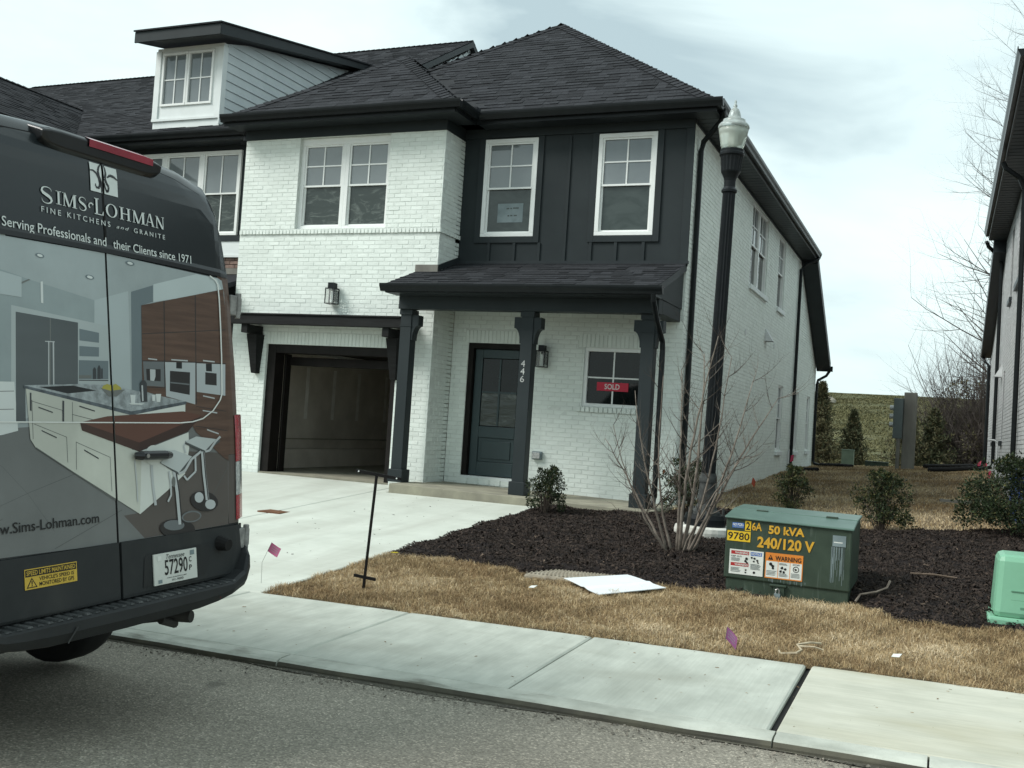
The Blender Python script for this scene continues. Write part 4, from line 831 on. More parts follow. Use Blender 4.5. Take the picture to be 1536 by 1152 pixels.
# ------------------------------------------------------------------ neighbour on the right
R=thing('townhouse',(8.4,0,.2),'grey brick townhouse at the right edge, only its long side wall and eave in view','house')
NW=[(4.6,5.9,4.05,5.5),(7.4,8.1,4.05,5.5),(8.6,9.1,1.25,2.7),(12.4,12.9,1.25,2.7)]
mb=MB(); wall(mb,NB,-.6,10.6,-.3,5.76,NW,'grey_mortar',-.16,-.005); wall(mb,NB,10.6,16.4,-.3,3.9,NW,'grey_mortar',-.16,-.005); mb.prism([(4.667,10.6,3.9),(4.667,16.4,3.9),(4.667,10.6,5.74)],(.153,0,0),'grey_mortar')
mb.box((4.83,-.59,-.3),(12.5,-.4,5.7),'grey_mortar'); mb.box((4.83,16.2,-.3),(12.5,16.38,3.8),'grey_mortar'); mb.box((12.4,-.58,-.3),(12.6,16.2,5.7),'grey_mortar'); mb.build('wall',R)
gN=[r for r in brick_rects(-.6,16.4,-.2,5.72,NW) if r[1]<10.6 or r[3]<5.7-(r[0]-10.6)*.317-.06]
bricks(R,[(NB,gN,lambda r:r[0]>3.8 and r[2]>.7)],'grey_brick',300)
for (u0,u1,z0,z1) in NW:
    window(R,NB,u0,u1,z0,z1,'dh',d=-.085,low='pane_black'); mb=MB(); NB.box(mb,u0-.06,u1+.06,z0-.10,z0-.004,-.06,.05,'dark_trim'); mb.build('window_sill',R)
mb=MB(); mb.box((4.31,-1.,5.76),(4.67,10.6,5.78),'dark_trim')
for i in range(55): mb.box((4.315,-.9+.2*i,5.755),(4.66,-.888+.2*i,5.759),'gutter_black')
mb.build('soffit',R)
mb=MB(); fascia(mb,(4.31,-1.),(4.31,10.6),5.77,5.94,(-1,0)); mb.build('fascia',R)
gutter((4.29,-1.),(4.29,10.65),5.98,(-1,0),parent=R)
mb=MB(); mb.add([(4.3,-1,5.95),(4.3,10.6,5.95),(8.5,7.,8.9),(8.5,3.2,8.9)],[(0,1,2,3)],'shingle'); mb.add([(12.7,-1,5.95),(4.3,-1,5.95),(8.5,3.2,8.9)],[(0,1,2)],'shingle'); mb.add([(12.7,10.6,5.95),(12.7,-1,5.95),(8.5,3.2,8.9),(8.5,7,8.9)],[(0,1,2,3)],'shingle'); mb.add([(4.3,10.6,5.95),(12.7,10.6,5.95),(8.5,7,8.9)],[(0,1,2)],'shingle')
mb.add([(4.42,10.6,5.94),(12.6,10.6,5.94),(12.6,16.6,3.9),(4.42,16.6,3.9)],[(0,1,2,3)],'shingle'); mb.build('roof',R)
mb=MB(); mb.hexa([(4.40,10.6,5.50),(4.66,10.6,5.50),(4.66,16.6,3.60),(4.40,16.6,3.60),(4.40,10.6,5.93),(4.66,10.6,5.93),(4.66,16.6,3.89),(4.40,16.6,3.89)],'dark_trim'); mb.build('rear_rake',R)
downspout([(4.25,10.6,5.74),(4.3,10.7,5.64),(4.52,11.0,5.48),(4.60,11.1,5.3),(4.605,11.1,.78),(4.56,11.05,.66),(4.3,10.9,.60)],R)
downspout([(4.44,16.6,3.66),(4.5,16.5,3.5),(4.605,16.3,3.36),(4.605,16.3,.72),(4.55,16.3,.62),(4.3,16.2,.58)],R)
downspout([(4.25,3.6,5.74),(4.3,3.62,5.64),(4.52,3.66,5.48),(4.60,3.7,5.3),(4.605,3.7,.5),(4.5,3.7,.4)],R)
mb=MB(); mb.tube([(4.61,9.3,.35),(4.61,9.3,1.22),(4.55,9.3,1.26),(4.42,9.3,1.26)],.02,'pvc'); mb.build('vent_pipe',R)
mb=MB(); mb.prism([(4.66,9.75,2.62),(4.66,10.05,2.62),(4.66,10.05,2.9),(4.66,9.75,2.9)],(-.012,0,0),'pvc'); mb.add([(4.648,9.76,2.9),(4.648,10.04,2.9),(4.5,10.03,2.64),(4.5,9.77,2.64),(4.648,9.76,2.64),(4.648,10.04,2.64)],[(0,1,2,3),(0,3,4),(1,5,2)],'pvc'); mb.build('vent_hood',R)
# ------------------------------------------------------------------ the van
PH=math.radians(1.7); VO=(.09,-11.015,-.6)
V=thing('panel_van',VO,'black high roof panel van with a kitchen picture printed on its rear doors','van',rot=(PH,0,0))
ROOTLOC[V.name]=(0,0,0)
OUT=[(0,.54),(.70,.54),(.88,.56),(.955,.66),(.973,.9),(1.007,1.4),(1.007,1.75),(.985,2.27),(.95,2.49),(.905,2.66),(.82,2.75),(.62,2.795),(.3,2.815),(0,2.822)]
CEN=1.6
def sval(w,h):
    w=abs(w);dw,dh=w,h-CEN; best=0.
    for (a,b),(c,d) in zip(OUT[:-1],OUT[1:]):
        det=dw*-(d-b)+dh*(c-a)
        if abs(det)<1e-12: continue
        k=(-a*(d-b)+(b-CEN)*(c-a))/det; t=(dw*(b-CEN)-dh*a)/det
        if k>1e-9 and -1e-6<=t<=1+1e-6: best=max(best,1/k)
    return best
def vx(w,h,off=0.):
    s=sval(w,h); q=min(max((s-.84)/.16,0.),1.)
    return -.13*(h-.9)-.11*(1-math.sqrt(1-q*q*.98))+off
def ring(scale):
    pts=[(w*scale,CEN+(h-CEN)*scale) for w,h in OUT]; return pts+[(-w,h) for w,h in pts[-2:0:-1]]
mb=MB(); vs=[];fs=[]; rings=[1.,.99,.97,.94,.91,.88,.85,.83]
for s in rings: vs+=[(vx(w*.99999,h),w,h) for w,h in ring(s)]
k=len(ring(1.))
for i in range(len(rings)-1): fs+=[(i*k+j,i*k+(j+1)%k,(i+1)*k+(j+1)%k,(i+1)*k+j) for j in range(k)]
fs.append(tuple((len(rings)-1)*k+j for j in range(k))); nrear=len(fs)
# loft forward: (x, outline width scale, roof height, belly)
secs=[(-.45,1.,2.822),(-1.2,1.01,2.825),(-3.6,1.01,2.81),(-4.15,1.,2.72),(-4.6,.985,2.25),(-5.0,.97,1.72),(-5.25,.96,1.42),(-5.75,.90,1.22),(-5.95,.80,1.0)]
prev=list(range(k)); 
for x,sc,zt in secs:
    b=len(vs)
    for w,h in ring(1.):
        hh=.45+(h-.54)*(zt-.45)/(2.822-.54); vs.append((x,w*sc,hh))
    fs+=[(prev[j],b+j,b+(j+1)%k,prev[(j+1)%k]) for j in range(k)]; prev=[b+j for j in range(k)]
fs.append(tuple(reversed(prev))); mb.add(vs,fs,'van_black')
body=mb.build('body',V,smooth=True)
for p in body.data.polygons: p.use_smooth=len(p.vertices)<6
for n_ in ('print_wood','print_floor_brown','print_floor','van_plastic'): body.data.materials.append(M[n_])
for p in body.data.polygons:
    if p.center.x>-.9 and len(p.vertices)<6:
        if p.center.z<.93: p.material_index=4
        elif p.center.z<2.26: p.material_index=(1 if p.center.z>1.25 else 2) if p.center.y>0 else 3
VCUT=[(1,0,w) for w in (-.96,-.92,-.88,-.84,-.80,.80,.84,.88,.92,.96)]+[(0,1,h) for h in (.5,.56,.62,.68,2.45,2.54,2.6,2.65,2.69,2.73,2.77)]
def skin(mb,poly,off,m,side=None):
    """lay a flat print polygon (w,h) on the curved rear of the van"""
    bm=bmesh.new(); vv=[bm.verts.new((w,h,0)) for w,h in poly]
    try: bm.faces.new(vv)
    except ValueError: bm.free(); return
    def cut(co,no,clear=False):
        g=bm.verts[:]+bm.edges[:]+bm.faces[:]
        bmesh.ops.bisect_plane(bm,geom=g,plane_co=co,plane_no=no,clear_inner=clear,dist=1e-6)
    bmesh.ops.triangulate(bm,faces=bm.faces[:])
    if side: cut((side*.006,0,0),(side,0,0),True)
    ws=[v.co.x for v in bm.verts]; hs=[v.co.y for v in bm.verts]
    if ws:
        for a,b,c in VCUT:
            r=ws if a else hs
            if min(r)<c<max(r): cut((a*c,b*c,0),(a,b,0))
        bm.verts.index_update()
        V_=[(vx(v.co.x,v.co.y,off),v.co.x,v.co.y) for v in bm.verts]; F_=[]
        for f in bm.faces:
            i=[v.index for v in f.verts]
            if f.normal.z<0: i=i[::-1]
            F_.append(tuple(i))
        mb.add(V_,F_,m)
    bm.free()
def arc_outline(s,side):
    """door leaf outline inside the rear frame"""
    pts=[(.006,.665),(.80,.665),(.885,.72),(.905,.93),(.935,1.4),(.935,1.75),(.912,2.27),(.875,2.47),(.82,2.60),(.72,2.68),(.52,2.728),(.25,2.752),(.006,2.757)]
    return [(side*a,b) for a,b in pts]
doors={}
for sd_ in (1,-1):
    mb=MB(); pts=arc_outline(1,sd_); skin(mb,pts,.012,'van_black')
    n0=len(pts)
    for (a,b),(c,d) in zip(pts,pts[1:]+pts[:1]):
        mb.add([(vx(a,b,.012),a,b),(vx(c,d,.012),c,d),(vx(c,d,-.02),c,d),(vx(a,b,-.02),a,b)],[(0,1,2,3)],'van_glossblack')
    doors[sd_]=mb.build('rear_door',V)
mb=MB()
for (a,b) in ((arc_outline(1,1),0),(arc_outline(1,-1),0)):
    q=[(w*1.012 if abs(w)>.1 else w,h+(.008 if h>1.6 else 0)) for w,h in a]; skin(mb,q,.002,'joint_black')
mb.build('door_gap',V)
mb=MB()
for i in range(22):
    h0,h1=.66+i*.0955,.66+(i+1)*.0955; j=lambda h:-.008*math.sin(h*5)
    mb.add([(vx(0,h0,.0128),-.0065+j(h0),h0),(vx(0,h0,.0128),.0065+j(h0),h0),(vx(0,h1,.0128),.0065+j(h1),h1),(vx(0,h1,.0128),-.0065+j(h1),h1)],[(0,1,2,3)],'joint_black')
mb.build('door_seal',V)
PRINT=[
('ceiling',[(-692,2257),(-575,2256),(10,2265),(609,2251),(803,2248),(840,2238),(855,2172),(854,2039),(848,1850),(838,1568),(821,1289),(795,932),(-8,921),(-632,932),(-793,934)]),
('floor',[(-772,1452),(-610,1453),(3,1479),(832,1484),(821,1289),(795,932),(-8,921),(-632,932),(-793,934)]),
('floor_brown',[(478,1328),(818,1308),(795,932),(171,926),(43,1043),(144,1047)]),
('tile_line',[(-736,1373),(-616,1299),(-616,1297),(-736,1371)]),
('tile_line',[(-616,1299),(-492,1178),(-492,1176),(-616,1297)]),
('tile_line',[(-492,1185),(-237,1252),(-237,1249),(-492,1183)]),
('tile_line',[(-706,1120),(-492,1185),(-492,1183),(-706,1118)]),
('tile_line',[(-492,1178),(-364,1014),(-364,1012),(-492,1176)]),
('tile_line',[(-668,1072),(-625,1089),(-625,1087),(-668,1070)]),
('tile_line',[(-368,939),(34,1072),(34,1069),(-363,937)]),
('tile_line',[(645,1062),(812,1234),(817,1234),(650,1060)]),
('kwall',[(-729,2131),(-581,2111),(-450,2088),(-82,2036),(4,2062),(-19,1663),(-749,1634)]),
('kwall_light',[(-82,2036),(4,2062),(134,2102),(124,1606),(-31,1639),(-97,1772)]),
('kwall_dark',[(154,2101),(305,2150),(300,2068),(224,2043),(197,1595),(130,1606)]),
('kwall_pale',[(308,2155),(635,2248),(800,2243),(839,2180),(302,2066)]),
('kwhite',[(-544,1968),(-2,1923),(-17,1647),(-216,1642),(-201,1642),(-567,1453)]),
('kwall',[(-720,1949),(-558,1947),(-567,1754),(-729,1746)]),
('klight',[(-733,1645),(-543,1647),(-533,1444),(-611,1428),(-742,1413)]),
('kline',[(-726,1603),(-546,1610),(-546,1607),(-727,1600)]),
('kline',[(-729,1531),(-550,1535),(-550,1532),(-730,1528)]),
('fridge',[(-523,1942),(-186,1924),(-201,1646),(-489,1634),(-492,1481),(-542,1480)]),
('kline',[(-344,1930),(-339,1930),(-353,1639),(-358,1639)]),
('chrome',[(-358,1830),(-352,1830),(-361,1639),(-367,1639)]),
('chrome',[(-334,1830),(-326,1831),(-334,1640),(-341,1640)]),
('chrome',[(-375,1829),(-323,1830),(-323,1826),(-375,1825)]),
('kwall_dark',[(-180,1897),(-63,1887),(-66,1841),(-182,1844)]),
('kwall_dark',[(-184,1819),(-67,1820),(-70,1777),(-186,1773)]),
('kwall_dark',[(-190,1755),(-13,1760),(-18,1675),(-195,1670)]),
('kline',[(-194,1687),(-120,1690),(-121,1676),(-194,1673)]),
('bottle',[(-113,1672),(-111,1716),(-103,1726),(-97,1726),(-90,1717),(-92,1673)]),
('bottle',[(-86,1673),(-83,1721),(-76,1736),(-68,1737),(-62,1722),(-65,1674)]),
('bottle',[(-63,1676),(-60,1720),(-54,1726),(-50,1720),(-52,1677)]),
('bottle',[(-195,1667),(-18,1671),(-18,1667),(-195,1663)]),
('kwall_dark',[(-361,2198),(-364,2193),(-373,2190),(-386,2189),(-397,2191),(-406,2195),(-409,2200),(-406,2205),(-397,2208),(-385,2209),(-373,2207),(-364,2203)]),
('klight',[(-370,2198),(-372,2195),(-378,2193),(-385,2193),(-393,2194),(-398,2197),(-400,2200),(-398,2203),(-392,2205),(-385,2205),(-377,2204),(-372,2201)]),
('kwall_dark',[(-78,2138),(-82,2133),(-92,2130),(-106,2129),(-119,2131),(-129,2135),(-132,2141),(-128,2146),(-118,2149),(-105,2150),(-91,2148),(-81,2143)]),
('klight',[(-88,2138),(-91,2135),(-97,2133),(-105,2133),(-114,2134),(-120,2137),(-122,2141),(-119,2144),(-113,2146),(-105,2146),(-96,2144),(-90,2142)]),
('kwall_dark',[(184,2238),(180,2233),(168,2229),(153,2228),(139,2230),(128,2234),(124,2240),(129,2245),(140,2249),(155,2250),(169,2248),(180,2244)]),
('klight',[(172,2238),(170,2235),(163,2233),(154,2232),(145,2234),(138,2236),(136,2240),(138,2243),(145,2245),(154,2246),(163,2244),(170,2242)]),
('klight',[(-388,2085),(-375,2087),(-377,1992),(-390,1993)]),
('kline',[(-636,2002),(-450,2089),(-441,2086),(-637,1992)]),
('kwall_light',[(-648,2111),(-487,2092),(-491,2006),(-653,2010)]),
('wood',[(217,2042),(614,2136),(847,2192),(854,2039),(848,1850),(838,1568),(819,1266),(771,1291),(570,1423),(492,1529),(357,1597),(199,1628)]),
('kdark',[(374,2080),(381,2080),(358,1645),(352,1645)]),
('kdark',[(611,2134),(618,2135),(585,1565),(579,1565)]),
('kdark',[(215,1905),(600,1946),(600,1942),(214,1901)]),
('kdark',[(600,1946),(846,1973),(846,1969),(600,1942)]),
('kdark',[(206,1773),(363,1780),(363,1776),(206,1769)]),
('kdark',[(363,1780),(589,1785),(589,1781),(363,1776)]),
('kdark',[(589,1785),(838,1789),(837,1785),(589,1781)]),
('kdark',[(579,1556),(821,1532),(821,1529),(579,1553)]),
('kdark',[(572,1455),(822,1428),(821,1425),(572,1452)]),
('kdark',[(228,1647),(354,1646),(354,1643),(228,1644)]),
('chrome',[(246,1787),(308,1785),(308,1779),(246,1781)]),
('chrome',[(410,1790),(532,1791),(532,1784),(410,1784)]),
('chrome',[(651,1798),(744,1796),(743,1789),(650,1791)]),
('chrome',[(637,1613),(729,1602),(729,1595),(637,1607)]),
('chrome',[(629,1537),(745,1525),(744,1518),(629,1531)]),
('chrome',[(656,1438),(748,1415),(747,1408),(655,1431)]),
('steel',[(210,1769),(357,1774),(351,1649),(212,1652)]),
('kdark',[(229,1734),(330,1736),(326,1676),(230,1678)]),
('chrome',[(255,1733),(293,1733),(291,1698),(280,1676),(254,1678)]),
('steel_light',[(363,1773),(589,1780),(573,1565),(360,1603)]),
('kdark',[(396,1731),(545,1729),(534,1613),(388,1629)]),
('steel',[(395,1676),(536,1670),(535,1663),(394,1669)]),
('kblack',[(445,1776),(487,1777),(485,1745),(442,1745)]),
('steel_light',[(598,1778),(830,1783),(817,1614),(589,1630)]),
('kdark',[(663,1734),(754,1731),(750,1667),(658,1670)]),
('kblack',[(671,1779),(719,1781),(717,1740),(670,1740)]),
('cream',[(-488,1621),(116,1513),(111,1347),(174,1340),(146,1041),(-448,1371),(-474,1408)]),
('cream_light',[(116,1511),(497,1566),(494,1525),(116,1473)]),
('cream_light',[(174,1340),(511,1423),(511,1344),(470,1215),(333,1137),(144,1041)]),
('marble',[(-498,1634),(-201,1648),(-9,1648),(506,1578),(116,1523)]),
('marble_dark',[(-498,1634),(117,1527),(116,1509),(-497,1622)]),
('marble_dark',[(117,1527),(506,1580),(505,1565),(116,1509)]),
('kblack',[(-419,1629),(-234,1640),(-95,1621),(-265,1604)]),
('kline',[(-458,1569),(-300,1532),(-300,1529),(-458,1566)]),
('kline',[(-452,1473),(-282,1415),(-282,1412),(-452,1470)]),
('kline',[(-244,1514),(-49,1475),(-49,1472),(-245,1511)]),
('kline',[(-229,1392),(-32,1318),(-32,1315),(-229,1389)]),
('kline',[(-447,1374),(-7,1121),(-7,1117),(-448,1370)]),
('kline',[(-461,1573),(-458,1573),(-459,1408),(-462,1408)]),
('kline',[(-300,1532),(-297,1532),(-294,1480),(-297,1480)]),
('kline',[(-282,1415),(-279,1415),(-278,1302),(-281,1302)]),
('kline',[(-229,1392),(-226,1392),(-231,1269),(-234,1269)]),
('kline',[(-32,1318),(-29,1318),(-27,1160),(-30,1161)]),
('kline',[(-242,1568),(-239,1568),(-241,1480),(-244,1480)]),
('bottle',[(-427,1545),(-351,1523),(-351,1518),(-427,1540)]),
('bottle',[(-201,1552),(-111,1530),(-112,1525),(-201,1546)]),
('bottle',[(-415,1446),(-335,1414),(-336,1409),(-415,1441)]),
('bottle',[(-184,1357),(-101,1316),(-101,1310),(-184,1351)]),
('bottle',[(-469,1604),(-461,1603),(-464,1526),(-472,1529)]),
('bottle',[(-296,1573),(-286,1571),(-291,1480),(-301,1480)]),
('table_top',[(-201,1477),(-38,1504),(479,1529),(626,1507),(160,1377)]),
('table_edge',[(-201,1477),(160,1379),(157,1336),(-192,1441)]),
('table_edge2',[(160,1379),(626,1508),(581,1483),(505,1426),(269,1368),(157,1336)]),
('bowl',[(-71,1634),(1,1628),(80,1629),(26,1596),(-25,1595)]),
('fruit',[(-65,1632),(-54,1645),(-30,1653),(-3,1648),(24,1655),(52,1641),(60,1630),(-10,1622)]),
('bottle',[(182,1663),(195,1677),(216,1677),(227,1664),(226,1574),(181,1573)]),
('chrome',[(190,1653),(200,1653),(200,1578),(190,1576)]),
('klight',[(113,1606),(148,1606),(142,1564),(117,1564)]),
('klight',[(285,1613),(323,1614),(314,1574),(289,1574)]),
('klight',[(259,1608),(283,1609),(278,1579),(259,1579)]),
('klight',[(102,1567),(205,1566),(187,1559),(113,1560)]),
('kdark',[(713,1053),(707,1037),(690,1025),(665,1017),(634,1014),(601,1017),(568,1024),(539,1036),(517,1050),(504,1067),(500,1083),(506,1098),(521,1110),(545,1118),(575,1121),(608,1119),(641,1112),(671,1101),(694,1086),(709,1069)]),
('chrome',[(601,1088),(598,1080),(593,1073),(585,1067),(575,1064),(564,1064),(553,1066),(544,1070),(537,1077),(533,1085),(532,1093),(534,1101),(539,1108),(547,1113),(557,1116),(568,1117),(578,1115),(588,1110),(595,1104),(599,1096)]),
('chrome',[(692,1045),(689,1038),(683,1031),(673,1026),(661,1024),(649,1023),(636,1026),(625,1030),(617,1036),(611,1044),(610,1052),(613,1059),(619,1066),(628,1070),(640,1073),(652,1073),(665,1071),(676,1067),(685,1061),(690,1053)]),
('kdark',[(524,932),(517,918),(497,907),(467,900),(431,898),(391,901),(353,909),(319,920),(292,934),(276,949),(271,964),(278,978),(296,989),(324,996),(359,998),(398,996),(437,989),(473,978),(501,964),(519,948)]),
('steel',[(446,961),(442,953),(431,947),(414,943),(392,942),(369,943),(347,946),(327,952),(311,959),(301,967),(298,975),(302,982),(313,988),(329,992),(350,994),(373,993),(396,990),(416,984),(433,977),(443,969)]),
('chrome',[(486,1320),(473,1355),(461,1353),(474,1318)]),
('chrome',[(471,1351),(501,1372),(492,1378),(462,1357)]),
('chrome',[(596,1323),(601,1207),(628,1207),(623,1324)]),
('chrome',[(601,1207),(616,1072),(643,1072),(628,1208)]),
('kdark',[(613,1319),(619,1207),(627,1207),(621,1319)]),
('kdark',[(619,1207),(632,1072),(640,1072),(627,1207)]),
('chrome',[(545,1299),(542,1224),(556,1224),(558,1299)]),
('chrome',[(544,1227),(476,1187),(485,1180),(553,1220)]),
('chrome',[(486,1186),(465,1209),(454,1204),(475,1181)]),
('seat_shadow',[(478,1364),(629,1316),(751,1370),(752,1383),(630,1332),(482,1380)]),
('seat',[(481,1376),(564,1401),(721,1384),(630,1326)]),
('chrome',[(631,1316),(666,1321),(662,1332),(628,1326)]),
('chrome',[(671,1323),(723,1370),(709,1376),(658,1330)]),
('chrome',[(722,1369),(762,1393),(750,1401),(711,1377)]),
('chrome',[(119,1299),(126,1183),(134,1183),(127,1299)]),
('chrome',[(126,1183),(127,1101),(135,1101),(134,1183)]),
('chrome',[(225,1268),(228,1177),(244,1176),(242,1268)]),
('chrome',[(228,1176),(240,1075),(257,1076),(244,1177)]),
('chrome',[(346,1233),(354,1177),(367,1178),(358,1234)]),
('chrome',[(354,1178),(354,1118),(366,1118),(367,1177)]),
('chrome',[(355,1120),(330,1088),(341,1083),(366,1116)]),
('chrome',[(378,1231),(392,1131),(422,1132),(408,1232)]),
('chrome',[(392,1132),(402,968),(432,967),(422,1132)]),
('kdark',[(398,1226),(413,1131),(422,1131),(407,1227)]),
('kdark',[(413,1131),(423,967),(432,967),(422,1131)]),
('steel',[(575,998),(571,989),(560,981),(542,975),(521,971),(498,971),(476,972),(455,977),(440,984),(430,992),(427,1000),(431,1009),(442,1017),(459,1023),(479,1027),(502,1028),(525,1026),(546,1022),(562,1015),(572,1007)]),
('floor_brown',[(565,998),(561,991),(551,985),(537,980),(518,977),(499,976),(479,977),(462,980),(448,985),(440,992),(437,999),(441,1005),(450,1012),(464,1017),(482,1020),(502,1021),(521,1020),(539,1016),(553,1011),(562,1005)]),
('seat_shadow',[(294,1276),(419,1213),(533,1282),(528,1300),(420,1230),(294,1283)]),
('cream_light',[(309,1314),(305,1299),(296,1286),(282,1276),(265,1269),(246,1268),(228,1271),(212,1278),(200,1290),(193,1303),(191,1318),(195,1333),(204,1346),(217,1356),(234,1363),(253,1365),(271,1362),(287,1355),(300,1343),(307,1329)]),
('seat',[(297,1276),(346,1335),(396,1337),(524,1300),(422,1224)]),
('chrome',[(422,1213),(467,1222),(462,1233),(417,1224)]),
('chrome',[(472,1225),(528,1284),(513,1290),(458,1231)]),
('chrome',[(526,1282),(601,1319),(591,1329),(515,1291)]),
('kline',[(394,1180),(393,1172),(391,1165),(388,1159),(384,1156),(380,1155),(376,1156),(373,1160),(371,1166),(369,1173),(369,1181),(370,1189),(373,1196),(376,1202),(379,1205),(383,1206),(387,1205),(390,1201),(393,1195),(394,1188)]),
('piping',[(-731,1480),(-608,1479),(-608,1484),(-731,1485)]),
('piping',[(-608,1479),(-144,1474),(-144,1479),(-608,1484)]),
('piping',[(-144,1474),(449,1468),(450,1474),(-144,1479)]),
('piping',[(450,1468),(541,1473),(540,1479),(449,1474)]),
('piping',[(542,1473),(623,1489),(621,1495),(539,1479)]),
('piping',[(624,1489),(710,1532),(705,1537),(619,1494)]),
('piping',[(711,1533),(772,1589),(764,1592),(703,1536)]),
('piping',[(773,1590),(789,1622),(780,1624),(763,1591)]),
('piping',[(790,1623),(802,1819),(792,1819),(780,1623)]),
('piping',[(802,1819),(806,1988),(796,1987),(792,1819)]),
('piping',[(806,1988),(807,2129),(796,2128),(796,1987)]),
('piping',[(807,2129),(800,2213),(790,2211),(796,2127)]),
('piping',[(799,2214),(781,2236),(772,2231),(790,2210)]),
('piping',[(780,2236),(736,2254),(729,2248),(773,2230)]),
]
PRINT=[('wood',[(800,1300),(935,1300),(936,1750),(914,2262),(800,2270)]),('floor_brown',[(800,935),(905,935),(930,1299),(800,1299)]),('floor',[(-905,935),(-560,935),(-560,1299),(-930,1299)]),('kwall',[(-930,1299),(-560,1299),(-560,2270),(-914,2262)])]+PRINT
# (w,h) outlines in millimetres of the vinyl print, back to front
for sd_ in (1,-1):
    mb=MB()
    for i,(mn,poly) in enumerate(PRINT):
        pl=[(a/1000,b/1000) for a,b in poly]
        if max(p[0]*sd_ for p in pl)>.006: skin(mb,pl,.0135+i*.00005,'print_wood' if mn=='wood' else 'print_'+mn,sd_)
    mb.build('printed_panel',doors[sd_])
    mb=MB(); cl=[(sd_*.008,.668),(sd_*.80,.668),(sd_*.90,.722),(sd_*.92,.925),(sd_*.008,.925)]; skin(mb,cl,.026,'van_plastic')
    for (a,b),(c,d) in zip(cl,cl[1:]+cl[:1]): mb.add([(vx(a,b,.026),a,b),(vx(c,d,.026),c,d),(vx(c,d,.01),c,d),(vx(a,b,.01),a,b)],[(0,1,2,3)],'van_plastic')
    mb.build('cladding',doors[sd_])
mb=MB()                                            # header above the print: raised lip with a soft lower line
for i in range(24):
    a,b=-.9+i*.075,-.9+(i+1)*.075; z=lambda w:2.288-.012*(w/.9)**2
    mb.add([(vx(a,z(a),.019),a,z(a)),(vx(b,z(b),.019),b,z(b)),(vx(b,z(b)-.022,.019),b,z(b)-.022),(vx(a,z(a)-.022,.019),a,z(a)-.022),(vx(a,z(a)+.02,.0125),a,z(a)+.02),(vx(b,z(b)+.02,.0125),b,z(b)+.02)],[(0,1,2,3),(4,5,1,0)],'van_glossblack')
mb.build('door_moulding',V)
LT=.0175
def vt(par,s,w0,w1,h0,h1,m,off=LT,name='lettering',**k):
    mb=MB(); v,f=text_geo(s,**k); mb.add([(vx(w0+(w1-w0)*a,h0+(h1-h0)*b,off),w0+(w1-w0)*a,h0+(h1-h0)*b) for a,b in v],f,m); return mb.build(name,par)
vt(doors[-1],'Serving Professionals and',-.578,.004,2.284,2.340,'vinyl_white',bold=.004); vt(doors[1],'their Clients since 1971',.047,.594,2.296,2.338,'vinyl_white',bold=.004)
vt(doors[-1],'FINE KITCHENS',-.369,.034,2.394,2.419,'vinyl_white',spacing=1.5); vt(doors[1],'and',.073,.156,2.396,2.412,'vinyl_white',shear=.35,spacing=1.3); vt(doors[1],'GRANITE',.188,.404,2.393,2.416,'vinyl_white',spacing=1.5)
vt(doors[-1],'www.Sims-Lohman.com',-.735,-.112,1.026,1.070,'ink_black',bold=.006)
# wide serif capitals built from strokes
def serif(ch):
    P=[]
    def bar(x0,x1,y0,y1): P.append([(x0,y0),(x1,y0),(x1,y1),(x0,y1)])
    def dia(x0,y0,x1,y1,t): P.append([(x0-t/2,y0),(x0+t/2,y0),(x1+t/2,y1),(x1-t/2,y1)])
    sf=.045
    if ch=='I': bar(.36,.64,0,1);bar(.1,.9,0,sf);bar(.1,.9,1-sf,1)
    if ch=='L': bar(.16,.36,0,1);bar(.02,.5,1-sf,1);bar(.02,.9,0,sf*1.2);P.append([(.80,0),(.95,0),(.98,.26),(.93,.26)])
    if ch=='H': bar(.12,.28,0,1);bar(.72,.88,0,1);bar(.28,.72,.48,.54);[bar(x,x+.36,y,y+sf) for x in (.02,.62) for y in (0,1-sf)]
    if ch=='N': bar(.13,.20,0,1);bar(.80,.87,0,1);dia(.16,1,.80,0,.2);bar(.03,.30,0,sf);bar(.70,.97,1-sf,1);bar(.02,.2,1-sf,1)
    if ch=='M': bar(.10,.16,0,1);bar(.76,.92,0,1);dia(.15,1,.46,0,.14);dia(.80,1,.48,0,.06);bar(.02,.24,0,sf);bar(.68,1.,0,sf);bar(.02,.18,1-sf,1);bar(.80,.99,1-sf,1)
    if ch=='A': dia(.14,0,.46,1,.06);dia(.84,0,.52,1,.17);bar(.28,.70,.30,.36);bar(.0,.28,0,sf);bar(.68,1.,0,sf)
    if ch=='O':
        n=24
        for i in range(n):
            a,b=2*math.pi*i/n,2*math.pi*(i+1)/n; o=lambda t:(.5+.48*math.cos(t),.5+.52*math.sin(t)); q=lambda t:(.5+.31*math.cos(t),.5+.47*math.sin(t))
            P.append([o(a),o(b),q(b),q(a)])
    if ch in 'Ss':
        ce=[(.86,.74),(.84,.86),(.72,.95),(.52,.98),(.30,.95),(.16,.85),(.13,.73),(.22,.62),(.42,.54),(.64,.46),(.80,.36),(.86,.24),(.78,.11),(.60,.03),(.40,.02),(.22,.07),(.14,.18),(.12,.30)]
        wd=[.01,.03,.04,.045,.06,.11,.16,.18,.19,.19,.18,.16,.11,.06,.045,.04,.03,.01]
        L_=[];R_=[]
        for i,(x,y) in enumerate(ce):
            x0,y0=ce[max(i-1,0)];x1,y1=ce[min(i+1,len(ce)-1)]; l=math.hypot(x1-x0,y1-y0); nx,ny=-(y1-y0)/l,(x1-x0)/l
            L_.append((x+nx*wd[i]/2,y+ny*wd[i]/2));R_.append((x-nx*wd[i]/2,y-ny*wd[i]/2))
        for i in range(len(ce)-1): P.append([L_[i],L_[i+1],R_[i+1],R_[i]])
    return P
